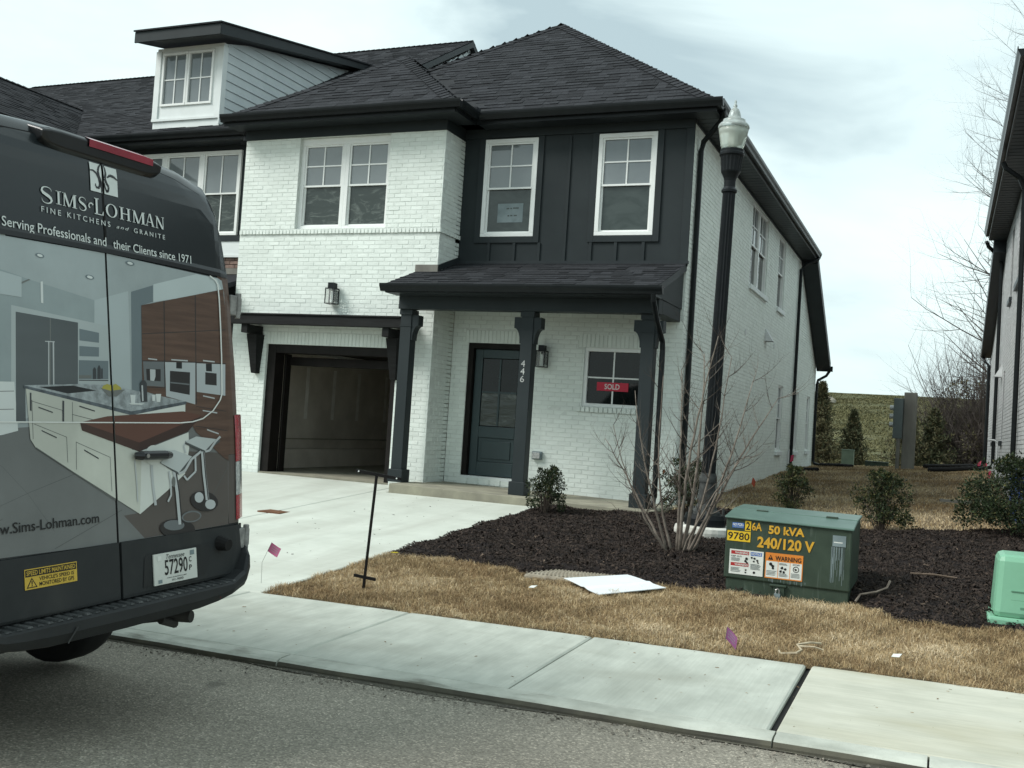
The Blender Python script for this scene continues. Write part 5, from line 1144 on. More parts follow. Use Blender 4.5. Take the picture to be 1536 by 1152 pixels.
def serif_word(par,items,m='vinyl_white'):
    mb=MB()
    for ch,w0,w1,h0,h1 in items:
        for pl in serif(ch): mb.add([(vx(w0+(w1-w0)*a,h0+(h1-h0)*b,LT),w0+(w1-w0)*a,h0+(h1-h0)*b) for a,b in pl],[tuple(range(len(pl)))],m)
    mb.build('lettering',par)
serif_word(doors[-1],[('S',-.373,-.300,2.435,2.511),('I',-.290,-.252,2.443,2.504),('M',-.250,-.167,2.443,2.504),('S',-.158,-.106,2.441,2.505),('L',-.062,-.004,2.440,2.516)])
serif_word(doors[1],[('O',.008,.084,2.443,2.505),('H',.096,.171,2.443,2.504),('M',.180,.268,2.443,2.504),('A',.268,.333,2.443,2.506),('N',.338,.405,2.443,2.504)])
mb=MB(); cs=[(-.068+.0,2.478)]; pts=[(-.070,2.479),(-.076,2.485),(-.086,2.486),(-.094,2.480),(-.095,2.470),(-.088,2.463)]
for i in range(len(pts)-1):
    (a,b),(c,d)=pts[i],pts[i+1]; l=math.hypot(c-a,d-b); nx,ny=-(d-b)/l*.0032,(c-a)/l*.0032
    mb.add([(vx(0,2.47,LT),p,q) for p,q in ((a+nx,b+ny),(c+nx,d+ny),(c-nx,d-ny),(a-nx,b-ny))],[(0,1,2,3)],'vinyl_white')
mb.build('lettering',doors[-1])
# emblem: white square with dark scrolls
for sd_,wa,wb in ((-1,-.078,-.007),(1,.007,.092)):
    mb=MB(); q=[(wa,2.547),(wb,2.547),(wb,2.682),(wa,2.682)]; skin(mb,q,.0165,'vinyl_white')
    def scr(pts,wd):
        for i in range(len(pts)-1):
            (a,b),(c,d)=pts[i],pts[i+1]; l=math.hypot(c-a,d-b) or 1; t0,t1=wd*(.4+.6*math.sin(math.pi*i/(len(pts)-1))),wd*(.4+.6*math.sin(math.pi*(i+1)/(len(pts)-1))); nx,ny=-(d-b)/l,(c-a)/l
            if min(a,c)<wa-.004 or max(a,c)>wb+.004: continue
            mb.add([(vx(p,q,.0172),p,q) for p,q in ((a+nx*t0/2,b+ny*t0/2),(c+nx*t1/2,d+ny*t1/2),(c-nx*t1/2,d-ny*t1/2),(a-nx*t0/2,b-ny*t0/2))],[(0,1,2,3)],'van_glossblack')
    if sd_<0:
        scr([(-.078,2.643),(-.06,2.645),(-.04,2.635),(-.026,2.615),(-.020,2.59),(-.024,2.572),(-.036,2.566),(-.047,2.572),(-.048,2.585)],.014)
        scr([(-.009,2.683),(-.022,2.668),(-.030,2.648),(-.026,2.625),(-.016,2.605),(-.010,2.58),(-.012,2.548)],.0145); scr([(-.030,2.640),(-.020,2.62),(-.012,2.60)],.006)
    else:
        scr([(.010,2.683),(.016,2.665),(.018,2.645),(.012,2.62),(.020,2.60),(.034,2.585),(.030,2.562),(.016,2.558)],.0145); scr([(.026,2.628),(.045,2.642),(.068,2.640),(.092,2.628)],.0145); scr([(.008,2.60),(.012,2.575),(.020,2.562),(.030,2.57)],.011)
    mb.build('emblem',doors[sd_])
# handle, plate, stickers
D1=doors[1]
mb=MB(); mb.tube([(vx(.13,1.318,.03),.115,1.318),(vx(.16,1.318,.05),.14,1.320),(vx(.3,1.318,.05),.30,1.318),(vx(.35,1.318,.03),.352,1.314)],[.017,.022,.022,.018],'van_glossblack',n=10); mb.build('handle',D1)
mb=MB(); mb.tube([(vx(.155,1.32,.072),.155,1.320),(vx(.155,1.32,.076),.155,1.320)],.010,'steel_rim',n=12); mb.build('lock',D1)
mb=MB(); q=[(.135,.700),(.575,.705),(.612,.752),(.618,.858),(.185,.852),(.150,.838)]; skin(mb,q,.0275,'bumper_plastic'); mb.build('plate_recess',D1)
mb=MB(); skin(mb,[(.20,.698),(.505,.698),(.505,.845),(.20,.845)],.036,'plate_white')
for (a,b),(c,d) in zip([(.20,.698),(.505,.698),(.505,.845),(.20,.845)],[(.505,.698),(.505,.845),(.20,.845),(.20,.698)]): mb.add([(vx(a,b,.036),a,b),(vx(c,d,.036),c,d),(vx(c,d,.03),c,d),(vx(a,b,.03),a,b)],[(0,1,2,3)],'plate_white')
lp=mb.build('licence_plate',D1)
PO=.0375
def plt(s,w0,w1,h0,h1,m="ink_black",par=None,off=PO,**k): vt(D1,s,w0,w1,h0,h1,m,off=off,**k)
plt('57290',.272,.435,.738,.812,bold=.012); plt('C',.446,.465,.782,.808,bold=.012); plt('P',.446,.465,.742,.768,bold=.012); plt('Tennessee',.285,.415,.815,.837,shear=.3); plt('www.tnvacation.com',.285,.425,.722,.729); plt('H1-9000',.32,.40,.706,.717)
def quad(name,par,w0,w1,h0,h1,off,m):
    mb=MB(); skin(mb,[(w0,h0),(w1,h0),(w1,h1),(w0,h1)],off,m); return mb.build(name,par)
quad("plate_sticker",D1,.455,.487,.815,.838,PO,'label_grey'); quad("plate_sticker",D1,.225,.252,.812,.834,PO,'label_white'); quad("plate_sticker",D1,.225,.252,.705,.722,PO,'label_grey')
DL=doors[-1]
quad('speed_sticker',DL,-.540,-.262,.790,.874,.0272,'sticker_yellow'); quad('sticker_band',DL,-.536,-.266,.842,.870,.0276,'ink_black')
for s,a,b,c,d,m in (('SPEED LIMITS MAINTAINED',-.530,-.272,.847,.866,'sticker_yellow'),("VEHICLE'S SPEED IS",-.466,-.280,.821,.837,'ink_black'),('MONITORED BY GPS',-.466,-.280,.798,.815,'ink_black')): vt(DL,s,a,b,c,d,m,off=.0280,bold=.014)
mb=MB(); mb.add([(vx(w,h,.0279),w,h) for w,h in ((-.532,.796),(-.476,.796),(-.504,.838))],[(0,1,2)],'ink_black'); mb.add([(vx(w,h,.0282),w,h) for w,h in ((-.524,.800),(-.484,.800),(-.504,.830))],[(0,1,2)],'sticker_yellow'); mb.add([(vx(w,h,.0285),w,h) for w,h in ((-.506,.809),(-.502,.809),(-.500,.823),(-.508,.823))],[(0,1,2,3)],'ink_black'); mb.add([(vx(w,h,.0285),w,h) for w,h in ((-.507,.802),(-.501,.802),(-.501,.807),(-.507,.807))],[(0,1,2,3)],'ink_black'); mb.build('warning_triangle',DL)
mb=MB(); mb.tube([(vx(.70,.84,.02),.70,.845),(vx(.70,.84,.085),.70,.840)],[.040,.030],'rubber',n=12); mb.build('door_buffer',D1)
# hinges and tail lights
for sd_ in (1,-1):
    for h in (2.115,.845):
        w=1.0 if h>2 else .955
        mb=MB(); x=vx(w*.93,h); mb.box((x-.03,sd_*(w-.075),h-.055),(x+.022,sd_*(w-.02),h+.055),'hinge_white'); mb.box((x-.055,sd_*(w-.02),h-.047),(x+.012,sd_*(w+.035),h+.047),'hinge_white'); mb.tube([(x+.012,sd_*(w+.0),h-.07),(x+.012,sd_*(w+.0),h+.07)],.017,'hinge_white',n=10); mb.build('hinge',V,bevel=.005)
    def lampstrip(h0,h1,s0,s1,m,name,par=None):
        mb=MB(); hs=np.linspace(h0,h1,9); ss=np.linspace(s0,s1,6); vv=[]
        for h in hs:
            wo=np.interp(h,[p[1] for p in OUT[1:8]],[p[0] for p in OUT[1:8]])
            for s in ss:
                sq=s*.999; w_=wo*min(sq,1.); x_=vx(w_,h) if s<=1 else vx(wo*.999,h)-(s-1)*1.0; vv.append((x_+.018*(1 if s<1 else .3),sd_*(w_+(.026 if s>=.97 else .0)),h))
        n=len(ss); ff=[(i*n+j,i*n+j+1,(i+1)*n+j+1,(i+1)*n+j) for i in range(len(hs)-1) for j in range(n-1)]
        mb.add(vv,ff,m); return mb.build(name,par or V,smooth=True)
    tl=lampstrip(1.26,1.51,.885,1.14,'lamp_red','tail_light'); lampstrip(1.08,1.258,.885,1.14,'lamp_clear','lamp_lens',tl); lampstrip(.95,1.078,.885,1.14,'lamp_red','lamp_lens',tl)
# roof spoiler with the third brake light
SPW=[-.36,-.345,-.31,-.25]+list(np.linspace(-.18,.20,6))+[.27,.33,.37,.385]
tp=lambda w:max(0.,1-(max(abs(w-.012)-.24,0)/.135)**2)**.5
mb=MB(); vs=[]
for w in SPW:
    t=tp(w); vs+=[(-.62,w,2.80),(-.45,w,2.815+.022*t),(-.33,w,2.792+.022*t),(-.225,w,2.762+.026*t),(-.205,w,2.755+.018*t),(-.212,w,2.735-.030*t),(-.235,w,2.728-.047*t),(-.30,w,2.725-.035*t)]
fs=[(i*8+j,i*8+j+1,(i+1)*8+j+1,(i+1)*8+j) for i in range(len(SPW)-1) for j in range(7)]+[tuple(range(7,-1,-1)),tuple(len(SPW)*8-8+j for j in range(8))]
mb.add(vs,fs,'van_glossblack'); sp=mb.build('roof_spoiler',V,smooth=False,bevel=.006)
mb=MB(); SB=np.linspace(-.10,.315,12)
for a,b in zip(SB[:-1],SB[1:]):
    q=lambda w,k:(-.197,w,2.768+.0*k-.012*(1-tp(w))) if k==0 else ((-.199,w,2.755+.018*tp(w)+.008) if k==1 else (-.232,w,2.764+.026*tp(w)+.005))
    lo=lambda w:(-.200,w,2.747-.0*tp(w))
    mb.add([lo(a),lo(b),q(b,1),q(a,1)],[(0,1,2,3)],'lamp_red_bright'); mb.add([q(a,1),q(b,1),q(b,2),q(a,2)],[(0,1,2,3)],'lamp_red_bright')
mb.build('brake_light',sp)
# bumper
mb=MB(); ws=[-1.035,-1.03,-1.0,-.95,-.88,-.75]+list(np.linspace(-.6,.6,9))+[.75,.88,.95,1.0,1.03,1.035]
vs=[]
for w_0 in ws:
    w=w_0*(.945 if abs(w_0)>.7 else 1); a=abs(w_0); t=np.interp(a,[0,.75,.88,.95,1.0,1.03,1.035],[1,.98,.90,.76,.52,.22,.1]); xf=-.10+.24*t
    up=np.interp(a,[0,.78,.90,.97,1.035],[.652,.655,.70,.80,.815]); lo=np.interp(a,[0,.5,.8,1.0,1.035],[.545,.548,.585,.64,.66]); wi=np.interp(a,[0,.8,.9,1.035],[0,0,.03,.10])
    vs+=[(-.06-wi,w*.985,up+.002),(xf-.02,w,up),(xf,w,up-.012),(xf+.006,w,(up+lo)/2),(xf-.01,w,lo+.01),(xf-.05,w*.99,lo-.004),(-.10,w*.97,lo-.004)]
fs=[(i*7+j,i*7+j+1,(i+1)*7+j+1,(i+1)*7+j) for i in range(len(ws)-1) for j in range(6)]; mb.add(vs,fs,'bumper_plastic'); bp_=mb.build('bumper',V,smooth=False)
mb=MB()
for w in np.arange(-.80,.74,.052):
    mb.hexa([(-.01,w,.652),(.125,w,.652),(.125,w+.030,.652),(-.01,w+.030,.652),(-.01,w+.004,.6595),(.122,w+.004,.6595),(.122,w+.026,.6595),(-.01,w+.026,.6595)],'step_wear')
o=mb.build('step_tread',bp_); o['kind']='stuff'
mb=MB(); mb.box((.10,.535,.585),(.1345,.612,.622),'lamp_red'); mb.build('reflector',bp_,bevel=.005)
mb=MB(); mb.add([(.147,-.40,.560),(.147,-.394,.556),(.149,-.345,.618),(.149,-.354,.622)],[(0,1,2,3)],'step_wear'); mb.build('scratch',bp_)
# underbody, exhaust, wheels
mb=MB(); mb.box((-5.4,-.92,.24),(-1.75,.92,.60),'under_grey'); mb.box((-1.30,-.70,.24),(-.95,.70,.40),'under_grey'); mb.box((-1.74,-.72,.42),(-.35,.70,.62),'under_grey'); mb.build('underbody',V)  # set low, with an axle block added, to deepen shade under the van
mb=MB(); mb.tube([(-2.4,.45,.33),(-.5,.50,.40),(-.16,.545,.47),(-.02,.575,.475)],[.030,.031,.031,.031],'under_grey',n=12); mb.tube([(-.10,.55,.43),(-.10,.44,.47)],.02,'under_grey'); mb.build('tail_pipe',V)
for x in (-1.25,-4.87):
    for sd_ in (1,-1):
        c=(x,sd_*.91,.355); mb=MB(); prof=[(.20,-.115),(.30,-.125),(.345,-.105),(.355,-.06),(.355,.06),(.345,.105),(.30,.125),(.20,.115)]
        n=32; vs=[(x+r*math.cos(2*math.pi*j/n),c[1]+o_,c[2]+r*math.sin(2*math.pi*j/n)) for r,o_ in prof for j in range(n)]
        mb.add(vs,[(i*n+j,i*n+(j+1)%n,(i+1)*n+(j+1)%n,(i+1)*n+j) for i in range(7) for j in range(n)],'rubber'); wh_=mb.build('wheel',V,smooth=True)
        mb=MB(); mb.tube([(x,c[1]-.10,.355),(x,c[1]+.10,.355)],.205,'steel_rim',n=24); mb.build('rim',wh_)
mb=MB()
for sd_ in (1,-1):
    mb.add([(-3.75,sd_*1.046,2.28),(-4.55,sd_*1.02,1.98),(-4.75,sd_*1.035,1.5),(-3.75,sd_*1.055,1.45)],[(0,1,2,3)],'pane_black')
mb.build('side_window',V)
mb=MB(); mb.add([(-4.22,-.86,2.64),(-4.22,.86,2.64),(-5.04,.93,1.70),(-5.04,-.93,1.70)],[(0,1,2,3)],'pane_black'); mb.build('windscreen',V)
# ------------------------------------------------------------------ street lamp
lx,ly=1.10,-2.95; lz=float(zmulch(np.array(lx),np.array(ly)))
T_=thing('street_lamp',(lx,ly,lz),'black fluted street lamp with an acorn globe on a white concrete pad','street lamp',rot=(0,math.radians(.9),0))
mb=MB(); prof=[(.33,-.25),(.345,.06),(.335,.105),(.30,.12),(.0,.12)]; mb.lathe((lx,ly,lz),prof,'pad_white',28); mb.build('pad',T_)
mb=MB(); mb.lathe((lx,ly,lz),[(.235,.12),(.24,.20),(.225,.25),(.0,.25)],'lamp_iron',24); mb.lathe((lx,ly,lz),[(.17,.25),(.165,.28),(.13,.31),(.10,.37),(.093,.60),(.10,.62),(.10,.66),(.086,.72),(.0,.72)],'lamp_dirty',24); mb.build('base',T_,smooth=False)
mb=MB()
for k in range(5):
    a=k*1.26; mb.tube([(lx+.2*math.cos(a),ly+.2*math.sin(a),lz+.24),(lx+.2*math.cos(a),ly+.2*math.sin(a),lz+.32)],.016,'lamp_dirty',6)
mb.build('anchor_bolt',T_)['kind']='stuff'
mb=MB(); n=28; fl=[(.082,.70),(.080,1.8),(.074,3.96)]
mb.lathe((lx,ly,lz),fl,'lamp_iron',n,flute=(0,2),fl=.16); mb.build('shaft',T_)
mb=MB(); mb.lathe((lx,ly,lz),[(.074,3.96),(.088,3.97),(.090,3.995),(.078,4.01),(.066,4.03),(.066,4.10),(.072,4.13),(.090,4.17),(.108,4.20),(.112,4.215)],'lamp_iron',28)
mb.lathe((lx,ly,lz),[(.112,4.216),(.114,4.25),(.122,4.33),(.131,4.385)],'lamp_iron',36,flute=(0,3),fl=.07); mb.lathe((lx,ly,lz),[(.131,4.386),(.142,4.40),(.142,4.425),(.135,4.435),(.135,4.465),(.0,4.466)],'lamp_iron',28); mb.build('fitter',T_)
gz=4.466
mb=MB(); mb.lathe((lx,ly,lz),[(.10,gz),(.126,gz+.015),(.136,gz+.05),(.150,gz+.12),(.163,gz+.19),(.172,gz+.245)],'lamp_glass',48,flute=(1,5),fl=.045); gl=mb.build('globe',T_,smooth=True)
mb=MB(); mb.lathe((lx,ly,lz),[(.172,gz+.245),(.180,gz+.255),(.178,gz+.28),(.160,gz+.305),(.135,gz+.315),(.132,gz+.335),(.128,gz+.35),(.078,gz+.365),(.072,gz+.40),(.062,gz+.44),(.045,gz+.475),(.022,gz+.495),(.018,gz+.505),(.026,gz+.515),(.018,gz+.53),(.010,gz+.545),(.016,gz+.56),(.006,gz+.585),(.0,gz+.59)],'lamp_cap',40); mb.build('globe_cap',T_,smooth=True)
mb=MB(); mb.tube([(lx,ly,lz+gz+.01),(lx,ly,lz+gz+.20)],[.05,.04],'vinyl_white',12); mb.build('bulb',T_)
# ------------------------------------------------------------------ transformer
tz=-.40; X0,X1,Y0,Y1=1.87,2.94,-5.70,-4.86
TRN=thing('transformer_box',(2.4,-5.3,tz),'dark green electrical transformer cabinet with yellow stencilled numbers and warning stickers','transformer')
mb=MB(); mb.box((X0+.02,Y0+.015,tz-.1),(X1-.03,Y1,-.222),'trans_green'); mb.build('base',TRN,bevel=.008)
zt0,zt1=.305,.30
mb=MB(); mb.hexa([(X0,Y0,-.232),(X1-.02,Y0,-.24),(X1-.02,Y1+.01,-.24),(X0,Y1+.01,-.232),(X0,Y0,.298),(X1-.02,Y0,.285),(X1-.02,Y1+.01,.315),(X0,Y1+.01,.325)],'trans_green'); mb.build('cabinet',TRN,bevel=.012)
mb=MB(); ym=-5.36
mb.hexa([(X0-.012,Y0-.022,.285),(X1-.005,Y0-.022,.271),(X1-.005,ym,.312),(X0-.012,ym,.322),(X0-.012,Y0-.016,.303),(X1-.005,Y0-.016,.289),(X1-.005,ym,.334),(X0-.012,ym,.344)],'trans_top'); mb.build('lid',TRN,bevel=.008)
mb=MB(); mb.hexa([(X0-.012,ym+.012,.316),(X1-.005,ym+.012,.306),(X1-.005,Y1+.03,.330),(X0-.012,Y1+.03,.338),(X0-.012,ym+.012,.349),(X1-.005,ym+.012,.339),(X1-.005,Y1+.03,.352),(X0-.012,Y1+.03,.36)],'trans_top'); mb.build('top_plate',TRN,bevel=.008)
for x in (2.12,2.72):
    mb=MB(); mb.box((x-.05,ym-.012,.326),(x+.05,ym+.02,.352),'trans_green'); mb.build('hinge',TRN,bevel=.004)
mb=MB(); mb.box((2.27,Y0-.02,-.262),(2.41,Y0+.02,-.243),'trans_green'); mb.box((2.30,Y0-.012,-.34),(2.395,Y0+.02,-.262),'trans_green'); mb.build('latch',TRN,bevel=.005)
mb=MB(); mb.box((2.315,Y0-.045,-.365),(2.365,Y0-.02,-.315),'label_grey'); mb.tube([(2.325,Y0-.032,-.315),(2.325,Y0-.032,-.285),(2.34,Y0-.032,-.272),(2.355,Y0-.032,-.285),(2.355,Y0-.032,-.315)],.006,'steel_rim',6); mb.build('padlock',TRN)
yf=Y0-.004
def lab(name,x0,x1,z0,z1,m,k=0): 
    mb=MB(); mb.add([(x0,yf-.0006*k,z0),(x1,yf-.0006*k,z0),(x1,yf-.0006*k,z1),(x0,yf-.0006*k,z1)],[(0,1,2,3)],m); return mb.build(name,TRN)
def tt(s,x0,x1,z0,z1,m,k=2,**a):
    mb=MB(); text(mb,s,(x0,yf-.0006*k,z0),(1,0,0),(0,0,1),x1-x0,z1-z0,m,**a); return mb.build('lettering',TRN)
lab('blue_sticker',1.925,2.025,.205,.250,'label_blue'); tt("NO PCB's",1.93,2.02,.222,.246,'label_white',bold=.02); lab('sticker_line',1.935,2.012,.210,.216,'label_grey',1)
lab('yellow_sticker',2.035,2.085,.185,.272,'label_yellow'); tt('2',2.043,2.077,.195,.263,'ink_black',bold=.02); tt('6A',2.093,2.178,.195,.265,'stencil_yellow',bold=.02)
tt('50 kVA',2.235,2.535,.180,.253,'stencil_yellow',bold=.034); tt('240/120 V',2.145,2.62,.055,.150,'stencil_yellow',bold=.034)
lab('yellow_sticker',1.885,2.085,.090,.178,'label_yellow'); tt('9780',1.893,2.076,.103,.166,'ink_black',bold=.012)
lab('notice_label',1.915,2.205,-.192,.020,'label_white'); 
for (a,b,c,d,m) in ((1.928,2.082,-.022,.008,'label_red'),(1.928,2.082,-.122,-.094,'label_red'),(2.095,2.192,-.022,.008,'label_blue')): lab('label_band',a,b,c,d,m,1)
tt('WARNING',1.962,2.075,-.016,.002,'label_white',3,bold=.02); tt('WARNING',1.962,2.075,-.117,-.100,'label_white',3,bold=.02); tt('NOTICE',2.102,2.186,-.016,.003,'label_white',3,bold=.02); tt('KEEP OUT!',1.93,2.02,-.045,-.032,'ink_black',3,bold=.01)
mb=MB(); rr=random.Random(3)
def lines(mb,x0,x1,zs,h=.0045,m='meter_grey'):
    for z in zs: mb.add([(x0,yf-.0018,z),(x0+(x1-x0)*rr.uniform(.7,1),yf-.0018,z),(x0+(x1-x0)*rr.uniform(.7,1),yf-.0018,z+h),(x0,yf-.0018,z+h)],[(0,1,2,3)],m)
lines(mb,1.93,2.02,(-.058,-.068,-.078,-.140,-.150,-.160,-.172)); lines(mb,2.098,2.19,(-.098,-.108,-.118,-.128,-.138))
def blob(mb,x,z,r,m='ink_black',n=9):
    mb.add([(x+r*rr.uniform(.6,1.1)*math.cos(2*math.pi*i/n),yf-.002,z+r*rr.uniform(.6,1.1)*math.sin(2*math.pi*i/n)) for i in range(n)],[tuple(range(n))],m)
for x,z,r in ((2.062,-.055,.014),(2.055,-.075,.012),(2.068,-.088,.010),(2.105,-.04,.010),(2.13,-.045,.011),(2.155,-.06,.012),(2.125,-.07,.010),(2.16,-.078,.009),(2.06,-.150,.010),(2.058,-.172,.009),(2.13,-.165,.012)): blob(mb,x,z,r)
mb.build('pictogram',TRN)
lab('warning_label',2.222,2.535,-.195,.022,'label_orange'); tt('WARNING',2.305,2.52,-.040,.000,'ink_black',3,bold=.02)
mb=MB(); mb.add([(2.243,yf-.0012,-.038),(2.288,yf-.0012,-.038),(2.2655,yf-.0012,.004)],[(0,1,2)],'ink_black'); mb.add([(2.263,yf-.0018,-.026),(2.268,yf-.0018,-.026),(2.269,yf-.0018,-.009),(2.262,yf-.0018,-.009)],[(0,1,2,3)],'label_orange'); mb.build('warning_triangle',TRN)
for a,b in ((2.230,2.328),(2.333,2.428),(2.433,2.527)): lab('label_panel',a,b,-.186,-.050,'label_white',1)
mb=MB(); tt('STOP!',2.452,2.508,-.068,-.055,'ink_black',3,bold=.02)
for x,z,r in ((2.27,-.075,.016),(2.285,-.09,.017),(2.29,-.108,.013),(2.365,-.098,.014),(2.39,-.108,.014),(2.355,-.128,.013),(2.38,-.133,.014)): blob(mb,x,z,r)
n=18; mb.add([(2.48+.026*math.cos(2*math.pi*i/n),yf-.002,-.100+.026*math.sin(2*math.pi*i/n)) for i in range(n)]+[(2.48+.020*math.cos(2*math.pi*i/n),yf-.002,-.100+.020*math.sin(2*math.pi*i/n)) for i in range(n)],[(i,(i+1)%n,n+(i+1)%n,n+i) for i in range(n)],'ink_black'); blob(mb,2.478,-.102,.012)
lines(mb,2.236,2.322,(-.135,-.146,-.157,-.168)); lines(mb,2.34,2.42,(-.064,-.073,-.150,-.160,-.170)); lines(mb,2.44,2.52,(-.140,-.150,-.160,-.170)); mb.build('pictogram',TRN)
lab('name_plate',2.765,2.872,.130,.222,'label_grey'); lab('plate_line',2.775,2.845,.160,.168,'label_white',1)
mb=MB()
for i in range(38):
    x=rr.choice((rr.uniform(2.76,2.87),rr.uniform(2.76,2.87),rr.uniform(2.20,2.66))); z1=.125 if x>2.74 else -.20; l=rr.uniform(.08,.33) if x>2.74 else rr.uniform(.02,.035); w=rr.uniform(.0008,.0022)
    mb.add([(x-w,yf+.0035,z1-l if x>2.74 else z1-l),(x+w,yf+.0035,z1-l),(x+w*1.3,yf+.0035,z1),(x-w*1.3,yf+.0035,z1)],[(0,1,2,3)],'label_grey')
o=mb.build('drip_mark',TRN); o['kind']='stuff'
# ------------------------------------------------------------------ pale green pedestal
px0,px1,py0,py1,pz=3.985,4.62,-5.90,-5.35,-.33
PD=thing('utility_pedestal',(4.3,-5.6,pz),'pale green plastic utility pedestal with rounded lid at the right edge','pedestal')
mb=MB(); mb.hexa([(px0+.005,py0,pz+.06),(px1,py0,pz+.06),(px1,py1,pz+.06),(px0+.005,py1,pz+.06),(px0+.03,py0+.05,.215),(px1-.03,py0+.05,.215),(px1-.03,py1-.05,.215),(px0+.03,py1-.05,.215)],'pedestal_green'); mb.build('hood',PD,bevel=.05)
mb=MB(); mb.box((px0-.03,py0-.03,pz-.08),(px1+.03,py1+.03,pz+.07),'pedestal_green'); mb.build('base_skirt',PD,bevel=.02)
mb=MB()
for z in (-.06,.0-.13): mb.box((px0+.13,py0+.015,z),(px1-.13,py0+.034,z+.008),'pedestal_dark')
mb.build('groove',PD)
mb=MB(); mb.box((px0+.195,py0+.008,-.25),(px0+.275,py0+.022,-.17),'pedestal_dark'); mb.tube([(px0+.235,py0+.012,-.21),(px0+.235,py0-.002,-.21)],.012,'label_grey',10); mb.build('lock_plate',PD,bevel=.004)
# ------------------------------------------------------------------ sign frame
sx,sy=-.853,-7.17; sz=float(G(sx,sy))
SG=thing('sign_frame',(sx,sy,sz),'black T shaped iron sign frame without its board, standing in the tan grass','sign frame')
Tt=Vector((.055,0,1)).normalized(); h=lambda t: Vector((sx,sy,sz))+Tt*t
mb=MB(); a=h(-.06);b=h(.965)
mb.hexa([(a.x-.009,a.y-.009,a.z),(a.x+.009,a.y-.009,a.z),(a.x+.009,a.y+.009,a.z),(a.x-.009,a.y+.009,a.z),(b.x-.009,b.y-.009,b.z),(b.x+.009,b.y-.009,b.z),(b.x+.009,b.y+.009,b.z),(b.x-.009,b.y+.009,b.z)],'iron_sign'); mb.build('rod',SG)
def bar(c,du,dz,l0,l1,t,name):
    mb=MB(); u=Vector((.995,-.02,dz)); p=c-u*l0;q=c+u*l1
    mb.hexa([(p.x,p.y-.01,p.z-t),(q.x,q.y-.01,q.z-t),(q.x,q.y+.01,q.z-t),(p.x,p.y+.01,p.z-t),(p.x,p.y-.01,p.z+t),(q.x,q.y-.01,q.z+t),(q.x,q.y+.01,q.z+t),(p.x,p.y+.01,p.z+t)],'iron_sign'); return mb.build(name,SG)
bar(h(.975),0,-.085,.205,.235,.013,'top_bar'); bar(h(.105),0,-.06,.105,.105,.012,'step_bar')
for s in (-.17,.20):
    mb=MB(); c=h(.975)+Vector((s,-.012,-.085*s)); mb.tube([c,c+Vector((0,-.004,0))],.007,'vinyl_white',8); mb.build('hole',SG)
# ------------------------------------------------------------------ marker flags
def flag(x,y,z,hh,lean,m,label,wd,ht,dirx,curl,group='small marker flags on wires',name='marker_flag',tilt=0.):
    t=thing(name,(x,y,z),label,'marker flag',group)
    top=Vector((x+lean[0],y+lean[1],z+hh)); mid=Vector((x+lean[0]*.15-.02*(hh>.2),y+lean[1]*.2,z+hh*.5))
    mb=MB(); mb.tube([(x,y,z-.03),mid,top],.0016,'wire',5); mb.build('wire',t)
    mb=MB(); n=6; vs=[]; ax=(top-mid).normalized()
    for i in range(n+1):
        a=i/n; off=Vector((dirx[0]*wd*a,dirx[1]*wd*a+.012*math.sin(a*3.2),dirx[2]*wd*a+curl*math.sin(a*2.6)))
        for j in (0,1): p=top-ax*(ht*j)+off+Vector((0,tilt*j,0)); vs.append(p)
    for q in (0,.0012): 
        mb.add([v+Vector((0,q,0)) for v in vs],[(2*i,2*i+1,2*i+3,2*i+2) for i in range(n)],m)
    f=mb.build('flag_sheet',t)
    if hh>.15 or wd>.1:
        mb=MB()
        for k in range(3):
            for i in range(1,n-1):
                a=vs[2*i]*(1-.25-.22*k)+vs[2*i+1]*(.25+.22*k); b=vs[2*i+2]*(1-.25-.22*k)+vs[2*i+3]*(.25+.22*k); dz=Vector((0,-.002,.004)); mb.add([a+Vector((0,-.002,0)),b+Vector((0,-.002,0)),b+dz,a+dz],[(0,1,2,3)],'label_grey')
        mb.build('print_line',t)
    return t
flag(-1.72,-7.40,float(G(-1.7,-7.4)),.36,(.075,0,0),'flag_pink','pink marker flag on a bent wire at the corner of the driveway',.115,.085,(.95,-.1,-.30),-.012)
flag(2.27,-7.60,float(G(2.3,-7.6)),.17,(.01,-.01,0),'flag_purple','purple marker flag drooping over the grass edge of the sidewalk',.105,.085,(.75,-.25,-.62),.0)
flag(.30,4.9,float(G(.3,4.9)),.22,(.0,0,0),'flag_orange','orange marker flag beside the side wall of the white house',.10,.12,(.55,.0,-.75),.0)
flag(.18,11.4,float(G(.1,11.4))-.02,.42,(0,0,0),'flag_red','red marker flag tied at the white pipe by the downspout',.09,.16,(-.8,.0,-.3),.0)
flag(4.52,15.9,float(G(4.5,15.9)),.22,(0,0,0),'flag_red','pink red flag at the rear downspout of the right house',.12,.13,(-.7,.0,-.5),.0)
flag(4.50,11.0,float(G(4.5,11.)),.24,(0,0,0),'flag_red','pink red flag at the front downspout of the right house',.12,.13,(-.7,.0,-.3),.0)
flag(4.50,8.8,float(G(4.5,8.8)),.24,(0,0,0),'flag_red','pink red flag under the white pipe of the right house',.07,.17,(-.7,.0,-.3),.0)
